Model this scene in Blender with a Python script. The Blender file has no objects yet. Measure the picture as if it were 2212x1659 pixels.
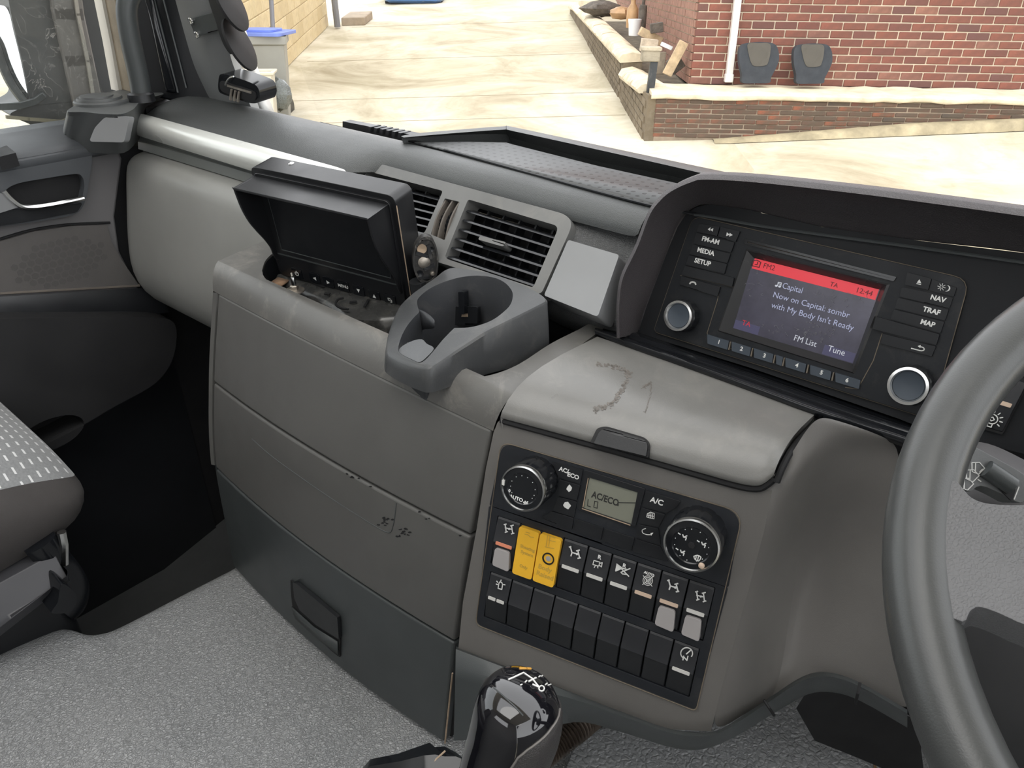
import bpy, bmesh, math, random
from mathutils import Vector, Matrix
from mathutils.geometry import tessellate_polygon
from mathutils.bvhtree import BVHTree
random.seed(7)
SC = bpy.context.scene
COL = SC.collection
V = Vector
# ------------------------------------------------------------------ camera
# cab axes: X to the right, Y forward, Z up; the lens sits at EYE.
EYE = V((0.0, 0.0, 2.5))
FPX, CX, CY = 1662.0, 1106.0, 829.5
RX = V((0.754, -0.331, -0.568)); RY = V((0.657, 0.380, 0.651)); RZ = V((0.0, 0.864, -0.504))
def _ortho():
    l = V(((-1100 - CX) / FPX, (CY + 140) / FPX, 1.0)).normalized()
    x = -l
    t = x.y / x.z
    c = 1 / math.sqrt(1 + t * t)
    z = V((0, c, -t * c))
    if z.y < 0: z = -z
    y = -(z.cross(x))
    return x, y, z
RX, RY, RZ = _ortho()
cam_d = bpy.data.cameras.new('camera')
cam_d.sensor_fit = 'HORIZONTAL'; cam_d.sensor_width = 36.0
cam_d.lens = 36.0 * FPX / 2212.0
cam_d.clip_start = 0.02; cam_d.clip_end = 300
cam = bpy.data.objects.new('camera', cam_d); COL.objects.link(cam)
right = V((RX.x, RY.x, RZ.x)); upv = V((RX.y, RY.y, RZ.y)); fwd = V((RX.z, RY.z, RZ.z))
cam.matrix_world = Matrix((( right.x, upv.x, -fwd.x, EYE.x), (right.y, upv.y, -fwd.y, EYE.y),
                           (right.z, upv.z, -fwd.z, EYE.z), (0, 0, 0, 1)))
SC.camera = cam
# ------------------------------------------------------------------ light
SC.view_settings.view_transform = 'Standard'
SC.view_settings.look = 'None'
SC.view_settings.gamma = 1.0
SC.view_settings.use_curve_mapping = False
SC.view_settings.exposure = 0.75
W = bpy.data.worlds.new('sky'); SC.world = W; W.use_nodes = True
wn, wl = W.node_tree.nodes, W.node_tree.links
for n in list(wn): wn.remove(n)
wo = wn.new('ShaderNodeOutputWorld'); wb = wn.new('ShaderNodeBackground')
sky = wn.new('ShaderNodeTexSky'); sky.sky_type = 'HOSEK_WILKIE'
sky.sun_direction = V((0.35, -0.55, 0.75)).normalized(); sky.turbidity = 5.0; sky.ground_albedo = 0.5
mixw = wn.new('ShaderNodeMix'); mixw.data_type = 'RGBA'
mixw.inputs[0].default_value = 0.75
wl.new(sky.outputs[0], mixw.inputs[6]); mixw.inputs[7].default_value = (1.0, 1.0, 1.0, 1)
wl.new(mixw.outputs[2], wb.inputs[0]); wb.inputs[1].default_value = 1.9
wl.new(wb.outputs[0], wo.inputs[0])
sun_d = bpy.data.lights.new('sun', 'SUN'); sun_d.energy = 0.8; sun_d.angle = math.radians(60); sun_d.color = (1.0, 0.95, 0.86)
sun = bpy.data.objects.new('sun', sun_d); COL.objects.link(sun)
sun.rotation_euler = V((0.15, -0.35, 0.92)).to_track_quat('Z', 'Y').to_euler()
# ------------------------------------------------------------------ points
def ray(px, py):
    d = V(((px - CX) / FPX, (CY - py) / FPX, 1.0))
    return V((RX.dot(d), RY.dot(d), RZ.dot(d)))
def on(px, py, n, d):
    r = ray(px, py); n = V(n); return r * (d / n.dot(r))
def onX(px, py, x): return on(px, py, (1, 0, 0), x)
def onY(px, py, y): return on(px, py, (0, 1, 0), y)
def onZ(px, py, z): return on(px, py, (0, 0, 1), z)
def lerp(a, b, t): return a + (b - a) * t
class Fr:
    """a flat local frame: u to the right, v up, n towards the viewer"""
    def __init__(s, o, n, up=(0, 0, 1)):
        s.o = V(o); s.n = V(n).normalized(); up = V(up)
        s.v = (up - s.n * up.dot(s.n)).normalized(); s.u = s.v.cross(s.n)
    def P(s, a, b, c=0.0): return s.o + s.u * a + s.v * b + s.n * c
    def uv(s, px, py, c=0.0):
        r = ray(px, py); o = s.o + s.n * c
        p = r * (o.dot(s.n) / r.dot(s.n)) - s.o
        return (p.dot(s.u), p.dot(s.v))
    def cfor(s, px, py, a, b):
        r = ray(px, py).normalized(); p = s.P(a, b)
        w = -p; bb = r.dot(s.n)
        d_, e_ = r.dot(w), s.n.dot(w)
        return (e_ - bb * d_) / (1 - bb * bb)   # closest point on axis to the sight line
    def at(s, a, b, c=0.0):
        f = Fr(s.P(a, b, c), s.n, s.v); return f
def rect(a0, b0, a1, b1): return [(a0, b0), (a1, b0), (a1, b1), (a0, b1)]
def rpoly(pts, r, seg=4):
    out = []; n = len(pts)
    for i in range(n):
        p0, p1, p2 = V(pts[i - 1]), V(pts[i]), V(pts[(i + 1) % n])
        rr = r[i] if isinstance(r, (list, tuple)) else r
        e0, e1 = p0 - p1, p2 - p1
        if rr <= 0: out.append(tuple(p1)); continue
        k0 = min(rr, e0.length * .49); k1 = min(rr, e1.length * .49)
        a, b = p1 + e0.normalized() * k0, p1 + e1.normalized() * k1
        for j in range(seg + 1):
            t = j / seg
            out.append(tuple(a * (1 - t) ** 2 + p1 * 2 * t * (1 - t) + b * t * t))
    return out
def cr(pts, n=6, closed=False):
    """catmull-rom through points of any dimension"""
    P = [V(p) for p in pts]; m = len(P); out = []
    for i in range(m if closed else m - 1):
        if closed: a, b, c, d = P[i - 1], P[i], P[(i + 1) % m], P[(i + 2) % m]
        else: a, b, c, d = P[max(i - 1, 0)], P[i], P[i + 1], P[min(i + 2, m - 1)]
        for k in range(n):
            t = k / n
            out.append(0.5 * ((2 * b) + (c - a) * t + (2 * a - 5 * b + 4 * c - d) * t * t + (3 * b - a - 3 * c + d) * t ** 3))
    if not closed: out.append(P[-1])
    return out
def ell(ca, cb, ra, rb, n=40, a0=0.0, a1=2 * math.pi, rot=0.0):
    full = abs(a1 - a0 - 2 * math.pi) < 1e-6; out = []
    for i in range(n if full else n + 1):
        t = a0 + (a1 - a0) * i / n
        x, y = ra * math.cos(t), rb * math.sin(t)
        out.append((ca + x * math.cos(rot) - y * math.sin(rot), cb + x * math.sin(rot) + y * math.cos(rot)))
    return out
# ------------------------------------------------------------------ meshes
class MB:
    def __init__(s): s.v = []; s.f = []; s.mi = []
    def add(s, vs, fs, mi=0):
        k = len(s.v); s.v += [V(v) for v in vs]; s.f += [[i + k for i in f] for f in fs]; s.mi += [mi] * len(fs); return s
    def grid(s, rows, mi=0, cu=False, cv=False):
        n, m = len(rows), len(rows[0]); fs = []
        for i in range(n if cv else n - 1):
            for j in range(m if cu else m - 1):
                i2, j2 = (i + 1) % n, (j + 1) % m
                fs.append([i * m + j, i * m + j2, i2 * m + j2, i2 * m + j])
        return s.add([p for r in rows for p in r], fs, mi)
    def fan(s, loop, mi=0): return s.add(loop, [list(range(len(loop)))], mi)
    def poly(s, fr, outer, holes=(), c=0.0, mi=0, flip=False):
        loops = [[V((p[0], p[1], 0)) for p in outer]] + [[V((p[0], p[1], 0)) for p in h] for h in holes]
        tris = tessellate_polygon(loops); flat = [p for l in loops for p in l]
        cz = c if callable(c) else (lambda a, b: c)
        fs = []
        for t in tris:
            a, b, d = (flat[i] for i in t)
            ar = (b.x - a.x) * (d.y - a.y) - (b.y - a.y) * (d.x - a.x)
            t = list(t)
            if (ar < 0) != flip: t.reverse()
            fs.append(t)
        return s.add([fr.P(p.x, p.y, cz(p.x, p.y)) for p in flat], fs, mi)
    def plate(s, fr, outer, c0, c1, holes=(), mi=0, back=True, taper=0.0):
        z0 = c0 if callable(c0) else (lambda a, b: c0)
        z1 = c1 if callable(c1) else (lambda a, b: c1)
        s.poly(fr, outer, holes, c1, mi)
        if back: s.poly(fr, outer, holes, c0, mi, flip=True)
        for k, l in enumerate([outer] + list(holes)):
            lo = [fr.P(p[0], p[1], z0(*p[:2])) for p in l]; hi = [fr.P(p[0], p[1], z1(*p[:2])) for p in l]
            s.grid([lo, hi], mi, cu=True)
        return s
    def box(s, fr, a0, b0, c0, a1, b1, c1, mi=0): return s.plate(fr, rect(a0, b0, a1, b1), c0, c1, mi=mi)
    def hexa(s, p, mi=0):   # 8 points, bottom 4 then top 4
        return s.add(p, [[3, 2, 1, 0], [4, 5, 6, 7], [0, 1, 5, 4], [1, 2, 6, 5], [2, 3, 7, 6], [3, 0, 4, 7]], mi)
    def lathe(s, fr, a, b, prof, seg=40, mi=0, rf=None, cap=True):
        rows = []
        for r, c in prof:
            rows.append([fr.P(a + math.cos(2 * math.pi * j / seg) * r * (rf(j, c) if rf else 1), b + math.sin(2 * math.pi * j / seg) * r * (rf(j, c) if rf else 1), c) for j in range(seg)])
        s.grid(rows, mi, cu=True)
        if cap and prof[-1][0] > 1e-5: s.fan(rows[-1], mi)
        return s
    def tube(s, path, r, seg=10, mi=0, closed=False, caps=True, flat=1.0, up=None):
        P = [V(p) for p in path]; n = len(P); rows = []; prev = None
        for i in range(n):
            if closed: t = (P[(i + 1) % n] - P[i - 1]).normalized()
            else: t = (P[min(i + 1, n - 1)] - P[max(i - 1, 0)]).normalized()
            if prev is None:
                ref = V(up) if up is not None else (V((0, 0, 1)) if abs(t.z) < .9 else V((1, 0, 0)))
                x = ref - t * ref.dot(t)
            else: x = prev - t * prev.dot(t)
            x.normalize(); prev = x; y = t.cross(x)
            rr = r[i] if isinstance(r, (list, tuple)) else r
            rows.append([P[i] + (x * math.cos(2 * math.pi * k / seg) * flat + y * math.sin(2 * math.pi * k / seg)) * rr for k in range(seg)])
        s.grid(rows, mi, cu=True, cv=closed)
        if caps and not closed:
            s.fan(list(reversed(rows[0])), mi); s.fan(rows[-1], mi)
        return s
    def strokes(s, fr, lines, w, c0, c1, mi=0):
        for l in lines:
            for i in range(len(l) - 1):
                a, b = V(l[i]), V(l[i + 1]); d = b - a
                if d.length < 1e-7: continue
                d.normalize(); a = a - d * w * .3; b = b + d * w * .3; q = V((-d.y, d.x)) * w * .5
                s.plate(fr, [tuple(a - q), tuple(b - q), tuple(b + q), tuple(a + q)], c0, c1, mi=mi, back=False)
        return s
WORLD = {}
def link(o, parent=None):
    COL.objects.link(o)
    if parent is not None: o.parent = parent
    return o
def build(name, mb, mats, parent=None, ang=35, bevel=0, seg=2, sub=0, solid=0, soff=-1, label=None, recalc=True, weld=0):
    me = bpy.data.meshes.new(name)
    lo = V((min(v.x for v in mb.v), min(v.y for v in mb.v), min(v.z for v in mb.v)))
    hi = V((max(v.x for v in mb.v), max(v.y for v in mb.v), max(v.z for v in mb.v)))
    org = (lo + hi) / 2
    me.from_pydata([v - org for v in mb.v], [], mb.f)
    for m in (mats if isinstance(mats, (list, tuple)) else [mats]): me.materials.append(m)
    if any(mb.mi): me.polygons.foreach_set('material_index', mb.mi)
    bm = bmesh.new(); bm.from_mesh(me)
    bmesh.ops.remove_doubles(bm, verts=bm.verts, dist=weld or 1e-6)
    if recalc: bmesh.ops.recalc_face_normals(bm, faces=bm.faces)
    bm.to_mesh(me); bm.free()
    me.polygons.foreach_set('use_smooth', [True] * len(me.polygons))
    me.set_sharp_from_angle(angle=math.radians(ang))
    o = bpy.data.objects.new(name, me); link(o, parent)
    w = org + EYE; WORLD[o] = w
    o.location = w - (WORLD[parent] if parent is not None else V((0, 0, 0)))
    if solid:
        m = o.modifiers.new('thick', 'SOLIDIFY'); m.thickness = solid; m.offset = soff
    if bevel:
        m = o.modifiers.new('bevel', 'BEVEL'); m.width = bevel; m.segments = seg; m.limit_method = 'ANGLE'; m.angle_limit = math.radians(40); m.harden_normals = False
    if sub:
        m = o.modifiers.new('smooth', 'SUBSURF'); m.levels = sub; m.render_levels = sub
    if label: o['label'] = label
    return o
def tag(o, label, cat, group=None):
    o['label'] = label; o['category'] = cat
    if group: o['group'] = group
    return o
def thing(name, label, cat, loc, group=None):
    o = bpy.data.objects.new(name, None); COL.objects.link(o); o.empty_display_size = .02
    w = V(loc) + EYE; o.location = w; WORLD[o] = w
    return tag(o, label, cat, group)
def struct(o): o['kind'] = 'structure'; return o
FONT = {}
def text(mb, fr, s, a, b, size, c, mi=0, align='CENTER', bold=0.0, wd=1.0, shear=0.0, rot=0.0, depth=.0):
    cu = bpy.data.curves.new('lettering', 'FONT'); cu.body = s; cu.size = size; cu.align_x = align; cu.align_y = 'CENTER'
    cu.offset = bold; cu.resolution_u = 3; cu.shear = shear; cu.extrude = depth
    o = bpy.data.objects.new('lettering', cu); COL.objects.link(o)
    bpy.context.view_layer.update()
    me = bpy.data.meshes.new_from_object(o.evaluated_get(bpy.context.evaluated_depsgraph_get()))
    cr_, sr_ = math.cos(rot), math.sin(rot)
    mb.add([fr.P(a + (v.co.x * wd) * cr_ - v.co.y * sr_, b + (v.co.x * wd) * sr_ + v.co.y * cr_, c + v.co.z) for v in me.vertices], [list(p.vertices) for p in me.polygons], mi)
    bpy.data.objects.remove(o); bpy.data.curves.remove(cu); bpy.data.meshes.remove(me)
    return mb
# ------------------------------------------------------------------ materials
def _mat(name):
    m = bpy.data.materials.new(name); m.use_nodes = True
    nt = m.node_tree; b = nt.nodes.get('Principled BSDF'); return m, nt, b
def _n(nt, t, **kw):
    n = nt.nodes.new(t)
    for k, v in kw.items(): setattr(n, k, v)
    return n
def _co(nt): return _n(nt, 'ShaderNodeTexCoord').outputs['Object']
def _noise(nt, co, scale, detail=2, rough=.5, dist=0):
    n = _n(nt, 'ShaderNodeTexNoise'); nt.links.new(co, n.inputs['Vector']); n.inputs['Scale'].default_value = scale
    n.inputs['Detail'].default_value = detail; n.inputs['Roughness'].default_value = rough; n.inputs['Distortion'].default_value = dist
    return n.outputs['Fac']
def _ramp(nt, fac, stops):
    r = _n(nt, 'ShaderNodeValToRGB'); nt.links.new(fac, r.inputs[0]); e = r.color_ramp.elements
    e[0].position, e[0].color = stops[0][0], (*stops[0][1], 1); e[1].position, e[1].color = stops[-1][0], (*stops[-1][1], 1)
    for p, c in stops[1:-1]: x = e.new(p); x.color = (*c, 1)
    return r.outputs[0]
def _mix(nt, fac, a, b, mode='MIX'):
    m = _n(nt, 'ShaderNodeMix', data_type='RGBA', blend_type=mode)
    for s, x in ((0, fac), (6, a), (7, b)):
        if isinstance(x, (int, float)): m.inputs[s].default_value = x
        elif isinstance(x, tuple): m.inputs[s].default_value = (*x, 1)
        else: nt.links.new(x, m.inputs[s])
    return m.outputs[2]
def _bump(nt, b, h, strength=.2, dist=.001):
    n = _n(nt, 'ShaderNodeBump'); n.inputs['Strength'].default_value = strength; n.inputs['Distance'].default_value = dist
    nt.links.new(h, n.inputs['Height']); nt.links.new(n.outputs[0], b.inputs['Normal']); return n
def g(v): return v if isinstance(v, tuple) else (v, v, v)
def plastic(name, col, rough=.45, grain=900, gs=.25, gd=.0004, var=.12, vs=9, spec=.5, metal=0.0, coat=0.0, dust=0.0, leather=0):
    m, nt, b = _mat(name); co = _co(nt); c = g(col)
    nz = _noise(nt, co, vs, 5, .6)
    k = _ramp(nt, nz, [(.3, tuple(x * (1 - var) for x in c)), (.7, tuple(min(1, x * (1 + var)) for x in c))])
    if dust:
        d = _noise(nt, co, vs * 2.3, 7, .7, .6)
        df = _ramp(nt, d, [(.52, (0, 0, 0)), (.78, (dust, dust, dust))])
        k = _mix(nt, df, k, (.42, .39, .34))
    nt.links.new(k, b.inputs['Base Color'])
    rr = _ramp(nt, _noise(nt, co, vs * 1.7, 4), [(.3, g(rough * .85)), (.7, g(min(1, rough * 1.15)))])
    nt.links.new(rr, b.inputs['Roughness'])
    b.inputs['Metallic'].default_value = metal; b.inputs['Specular IOR Level'].default_value = spec
    if coat: b.inputs['Coat Weight'].default_value = coat; b.inputs['Coat Roughness'].default_value = .05
    if leather:
        v = _n(nt, 'ShaderNodeTexVoronoi', feature='DISTANCE_TO_EDGE'); v.inputs['Scale'].default_value = leather
        dn = _n(nt, 'ShaderNodeTexNoise'); nt.links.new(co, dn.inputs['Vector']); dn.inputs['Scale'].default_value = leather * .6
        mx = _n(nt, 'ShaderNodeVectorMath', operation='MULTIPLY_ADD'); nt.links.new(dn.outputs['Color'], mx.inputs[0])
        mx.inputs[1].default_value = (.5 / leather,) * 3; nt.links.new(co, mx.inputs[2]); nt.links.new(mx.outputs[0], v.inputs['Vector'])
        h = _ramp(nt, v.outputs['Distance'], [(0, (0, 0, 0)), (.25, (1, 1, 1))])
        _bump(nt, b, h, gs, gd)
    elif gs: _bump(nt, b, _noise(nt, co, grain, 2), gs, gd)
    return m
def flat(name, col, rough=.5, emit=0.0, spec=.5, metal=0.0):
    m, nt, b = _mat(name); b.inputs['Base Color'].default_value = (*g(col), 1); b.inputs['Roughness'].default_value = rough
    b.inputs['Specular IOR Level'].default_value = spec; b.inputs['Metallic'].default_value = metal
    if emit: b.inputs['Emission Color'].default_value = (*g(col), 1); b.inputs['Emission Strength'].default_value = emit
    nz = _noise(nt, _co(nt), 40, 3); rr = _ramp(nt, nz, [(.3, g(rough * .9)), (.7, g(min(1, rough * 1.1)))]); nt.links.new(rr, b.inputs['Roughness'])
    return m
def glass(name, dirt=0.0, tint=(1, 1, 1), streak=False):
    m, nt, b = _mat(name); nt.nodes.remove(b); out = nt.nodes.get('Material Output')
    t = _n(nt, 'ShaderNodeBsdfTransparent'); t.inputs[0].default_value = (*tint, 1)
    gl = _n(nt, 'ShaderNodeBsdfGlossy'); gl.inputs['Roughness'].default_value = .02
    fr = _n(nt, 'ShaderNodeFresnel'); fr.inputs[0].default_value = 1.25
    mx = _n(nt, 'ShaderNodeMixShader'); nt.links.new(fr.outputs[0], mx.inputs[0]); nt.links.new(t.outputs[0], mx.inputs[1]); nt.links.new(gl.outputs[0], mx.inputs[2])
    last = mx.outputs[0]
    if dirt:
        co = _co(nt); nz = _noise(nt, co, 6, 8, .7, 1.5)
        f = _ramp(nt, nz, [(.35, g(dirt * .25)), (.75, g(dirt))])
        if streak:
            n2 = _noise(nt, co, 14, 3, .5, 3.0)
            l = _ramp(nt, n2, [(.485, (0, 0, 0)), (.5, (.5, .5, .5)), (.515, (0, 0, 0))])
            n3 = _noise(nt, co, 260, 2); sp = _ramp(nt, n3, [(.72, (0, 0, 0)), (.78, (.6, .6, .6))])
            l = _mix(nt, 1.0, l, sp, 'ADD'); l = _mix(nt, 1.0, l, _ramp(nt, _noise(nt, co, 9, 3), [(.4, (0, 0, 0)), (.65, (.8, .8, .8))]), 'MULTIPLY')
            f = _mix(nt, 1.0, f, l, 'ADD')
        d = _n(nt, 'ShaderNodeBsdfDiffuse'); d.inputs[0].default_value = (.62, .6, .55, 1)
        m2 = _n(nt, 'ShaderNodeMixShader'); nt.links.new(f, m2.inputs[0]); nt.links.new(last, m2.inputs[1]); nt.links.new(d.outputs[0], m2.inputs[2]); last = m2.outputs[0]
    nt.links.new(last, out.inputs['Surface']); return m
GREY = plastic('grey_brown_plastic', (.135, .129, .121), .36, 1100, .22, .0004, .10, 7)
GREYL = plastic('knee_panel_plastic', (.27, .27, .255), .44, 1100, .2, .0004, .08, 5)
GREYTOP = plastic('worn_top_plastic', (.115, .112, .105), .38, 1100, .2, .0004, .14, 8, dust=.35)
LIDM = plastic('worn_lid_plastic', (.17, .167, .158), .32, 900, .22, .0004, .10, 10, dust=.16)
CHAR = plastic('charcoal_plastic', (.052, .058, .059), .40, 1100, .2, .0004, .10, 7)
PAD = plastic('soft_dash_skin', (.062, .066, .066), .42, 400, .35, .0005, .10, 6, leather=620)
PADC = plastic('coarse_dash_skin', (.060, .062, .063), .44, 400, .45, .0006, .08, 6, leather=430)
HOODM = plastic('hood_skin', (.075, .068, .071), .48, 400, .4, .0006, .08, 6, leather=520)
BLACK = plastic('black_plastic', (.012, .013, .015), .35, 1000, .15, .0003, .15, 12)
BLACKG = plastic('gloss_black_plastic', (.009, .010, .012), .16, 1000, .03, .0002, .1, 12)
BLACKD = plastic('dusty_black_plastic', (.02, .021, .023), .42, 800, .2, .0003, .2, 14, dust=.30)
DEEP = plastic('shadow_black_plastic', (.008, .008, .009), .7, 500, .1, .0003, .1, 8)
DARKBLUE = plastic('radio_black_plastic', (.009, .0105, .013), .40, 1000, .1, .0003, .12, 14, dust=.05, spec=.3)
SILVER = plastic('silver_painted_trim', (.27, .275, .28), .34, 1500, .05, .0002, .04, 5, metal=.25)
SILVERW = plastic('satin_pale_trim', (.76, .77, .73), .30, 1500, .05, .0002, .04, 5, metal=.2)
VENTF = plastic('worn_grey_vent_frame', (.17, .17, .165), .38, 1100, .12, .0003, .10, 12, metal=.15, dust=.18)
CHROME = plastic('satin_chrome', (.72, .72, .71), .18, 1500, 0, .0002, .05, 10, metal=1.0)
DUST = plastic('tan_dust', (.36, .27, .19), .9, 600, .3, .0004, .3, 40)
STEEL = plastic('rusty_zinc', (.42, .38, .33), .42, 400, .3, .0004, .35, 60, metal=.8)
PRINT = flat('white_print', (.72, .72, .70), .5)
PRINTD = flat('grey_print', (.33, .33, .33), .5)
INDW = flat('white_indicator', (.62, .61, .58), .4)
INDP = flat('peach_indicator', (.62, .47, .36), .4)
INDR = flat('red_orange_indicator', (.75, .27, .16), .4)
KEYG = flat('grey_lock_button', (.36, .34, .335), .35)
YEL = plastic('yellow_switch_cover', (.83, .46, .035), .30, 700, .05, .0002, .08, 20)
YELP = flat('faded_brown_print', (.55, .33, .05), .45)
LCD = flat('lcd_glass', (.20, .205, .165), .18)
LCDI = flat('lcd_ink', (.03, .03, .028), .4)
SEATF = None
# =================================================================== the yard outside
XS = V((-0.6278, 0.7772, -0.0413)).normalized(); XR = V((0.7781, 0.6280, -0.0101)); XR = (XR - XS * XR.dot(XS)).normalized(); XU = XR.cross(XS)
def xp(s_, r_, u_): return XS * s_ + XR * r_ + XU * u_
GN = V((0.0134, -0.0608, 0.9981)).normalized(); GD = -2.2705
def gnd(px, py): return on(px, py, GN, GD)
def xc(p): return (p.dot(XS), p.dot(XR), p.dot(XU))
def gu(s_, r_):   # height of the ground at (s, r)
    b = xp(s_, r_, 0); return (GD - b.dot(GN)) / XU.dot(GN)
# --- ground
m, nt, b = _mat('stained_concrete'); co = _co(nt)
n1 = _noise(nt, co, .7, 8, .65, .8); n2 = _noise(nt, co, 3.5, 8, .7, .5); n3 = _noise(nt, co, .25, 3)
k = _ramp(nt, n1, [(.30, (.30, .255, .165)), (.48, (.50, .45, .335)), (.70, (.68, .64, .53))])
k = _mix(nt, _ramp(nt, n2, [(.52, (0, 0, 0)), (.75, (.55, .55, .55))]), k, (.34, .29, .19))
k = _mix(nt, _ramp(nt, n3, [(.5, (0, 0, 0)), (.8, (.25, .25, .25))]), k, (.40, .40, .22))
nt.links.new(k, b.inputs['Base Color']); b.inputs['Roughness'].default_value = .9; _bump(nt, b, n2, .3, .02)
CONC = m
gm = MB()
c0 = GN * GD
ga = (XS - GN * XS.dot(GN)).normalized(); gb = ga.cross(GN)
gm.grid([[c0 + ga * a + gb * q for q in (-40, -12, -4, 0, 4, 12, 40)] for a in (-30, -8, 0, 6, 12, 20, 40, 90)])
ground = build('yard_ground', gm, CONC); struct(ground); ground['label'] = 'pale stained concrete yard and lane outside the windscreen'
# expansion joints: thin dark recessed strips lying in the concrete
def along(s0, r0, s1, r1, w, h, mat, name, label, cat, segs=14, jit=0.0):
    mb = MB(); rows = []
    for i in range(segs + 1):
        t = i / segs; s_, r_ = s0 + (s1 - s0) * t, r0 + (r1 - r0) * t + random.uniform(-jit, jit)
        d = V((s1 - s0, r1 - r0)).normalized(); q = V((-d.y, d.x)) * w / 2
        rows.append([xp(s_ + q.x * k, r_ + q.y * k, gu(s_, r_) + hh) for k, hh in ((-1, 0), (-1, h), (1, h), (1, 0))])
    mb.grid(rows); return build(name, mb, mat)
JOINT = plastic('dark_joint', (.36, .31, .22), .9, 60, .3, .003, .3, 6)
for s_ in (10.1, 12.6, 15.8, 9.0):
    struct(along(s_, -3.6, s_ + .1, .95, .014, .003, JOINT, 'trim_1', '', ''))
# --- bricks
BRK = {}
def brickmat(name, stops, moss=0.0):
    m, nt, b = _mat(name); oi = _n(nt, 'ShaderNodeObjectInfo'); co = _co(nt)
    k = _ramp(nt, oi.outputs['Random'], stops)
    k = _mix(nt, _ramp(nt, _noise(nt, co, 16, 4), [(.35, (0, 0, 0)), (.7, (.55, .55, .55))]), k, (.105, .052, .04))
    if moss:
        k = _mix(nt, _ramp(nt, _noise(nt, co, 9, 6, .7), [(.40, (0, 0, 0)), (.62, (moss, moss, moss))]), k, (.085, .072, .05))
    nt.links.new(k, b.inputs['Base Color']); b.inputs['Roughness'].default_value = .85
    _bump(nt, b, _noise(nt, co, 90, 4), .4, .004); return m
BR1 = brickmat('red_brick', [(0, (.19, .070, .048)), (.35, (.23, .082, .056)), (.65, (.165, .060, .045)), (.88, (.125, .058, .052)), (1, (.28, .13, .09))])
BR2 = brickmat('weathered_brick', [(0, (.15, .06, .04)), (.3, (.085, .062, .045)), (.55, (.13, .068, .045)), (.75, (.25, .085, .045)), (.9, (.065, .055, .045)), (1, (.20, .11, .07))], .65)
BR3 = brickmat('pale_brick', [(0, (.30, .15, .11)), (.5, (.36, .2, .14)), (1, (.26, .14, .10))])  # side face bricks, paler than those of the front
MORT = plastic('pale_mortar', (.50, .42, .32), .9, 120, .4, .004, .12, 3)
MORT2 = plastic('dirty_mortar', (.24, .19, .14), .9, 120, .4, .004, .35, 5)
CEM = plastic('cream_cement_coping', (.66, .58, .43), .9, 60, .4, .006, .22, 6)
RET = plastic('retaining_wall_render', (.155, .122, .080), .9, 50, .5, .008, .28, 3, dust=.2)
def brick_mesh(l, h, d, name):
    bm = bmesh.new(); bmesh.ops.create_cube(bm, size=1.0)
    for v in bm.verts: v.co = V((v.co.x * l, v.co.y * d, v.co.z * h))
    bmesh.ops.bevel(bm, geom=bm.edges[:], offset=.005, segments=1, affect='EDGES')
    me = bpy.data.meshes.new(name); bm.to_mesh(me); bm.free(); return me
def lay(parent, o, u, v, n, length, courses, mat, bl=.215, bh=.065, j=.011, depth=.05, name='brick', skip=None, jit=.002, jt=0.0):
    meF = brick_mesh(bl, bh, depth, 'brick'); meF.materials.append(mat)
    meH = brick_mesh(bl / 2 - j / 2, bh, depth, 'brick_half'); meH.materials.append(mat)
    rot = Matrix((u, -n, v)).transposed().to_quaternion(); cnt = 0
    for c in range(courses):
        a = 0.0; first = (c % 2 == 1); bb = c * (bh + j) + bh / 2
        while a < length - .03:
            half = first; first = False
            w = bl / 2 - j / 2 if half else bl
            if a + w > length + .08: break
            if not (skip and skip(a + w / 2, bb)):
                p = o + u * (a + w / 2) + v * bb - n * (depth / 2 - .010) + n * random.uniform(-jit, jit)
                b_ = bpy.data.objects.new(name, meH if half else meF); COL.objects.link(b_); b_.parent = parent
                b_.location = p + EYE - WORLD[parent]
                b_.rotation_mode = 'QUATERNION'; b_.rotation_quaternion = rot
                cnt += 1
            a += w + j
    return cnt
# --- brick building on the right: front face towards the lens
bs, br_, bu = 8.615, 1.535, -0.968
FH = 14 * .0762
bldg = thing('brick_building', 'red brick building with pale mortar behind the ledge on the right', 'building', xp(bs, br_ + 2, bu))
mb = MB()
o_ = xp(bs - .002, br_ + .012, bu)
def slab(mb, o, a, da, b, db, c, dc, mi=0):
    return mb.hexa([o, o + a * da, o + a * da + b * db, o + b * db, o + c * dc, o + a * da + c * dc, o + a * da + b * db + c * dc, o + b * db + c * dc], mi)
slab(mb, o_, XR, 5.2, XS, .12, XU, FH)
build('mortar', mb, MORT, bldg)
lay(bldg, xp(bs, br_, bu), XR, XU, -XS, 4.2, 14, BR1)
# upper storey beyond the frame and side face: brick relief from one joined mesh
mb = MB(); rnd = random.Random(3)
for c in range(14):
    a = 0.0; odd = c % 2
    while a < 17:
        w = .1 if odd else .215; odd = 0
        slab(mb, xp(bs + .005 + a, br_ - .008 + rnd.uniform(-.002, .002), bu + c * .0762), XS, w, XR, .04, XU, .065)
        a += w + .011
sb = build('side_brickwork', mb, BR3, bldg, ang=20); sb['kind'] = 'stuff'
mb = MB(); slab(mb, xp(bs + .13, br_ + .003, bu), XR, .12, XS, 17, XU, FH); build('side_mortar', mb, plastic('warm_mortar', (.50, .42, .31), .9, 120, .3, .004, .1, 3), bldg)
m, nt, b = _mat('upper_brickwork'); co = _co(nt)
mp = _n(nt, 'ShaderNodeMapping'); nt.links.new(co, mp.inputs[0]); mp.inputs['Rotation'].default_value = (math.radians(90), 0, 0)
bt = _n(nt, 'ShaderNodeTexBrick'); nt.links.new(mp.outputs[0], bt.inputs['Vector']); bt.inputs['Scale'].default_value = 4.4
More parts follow.
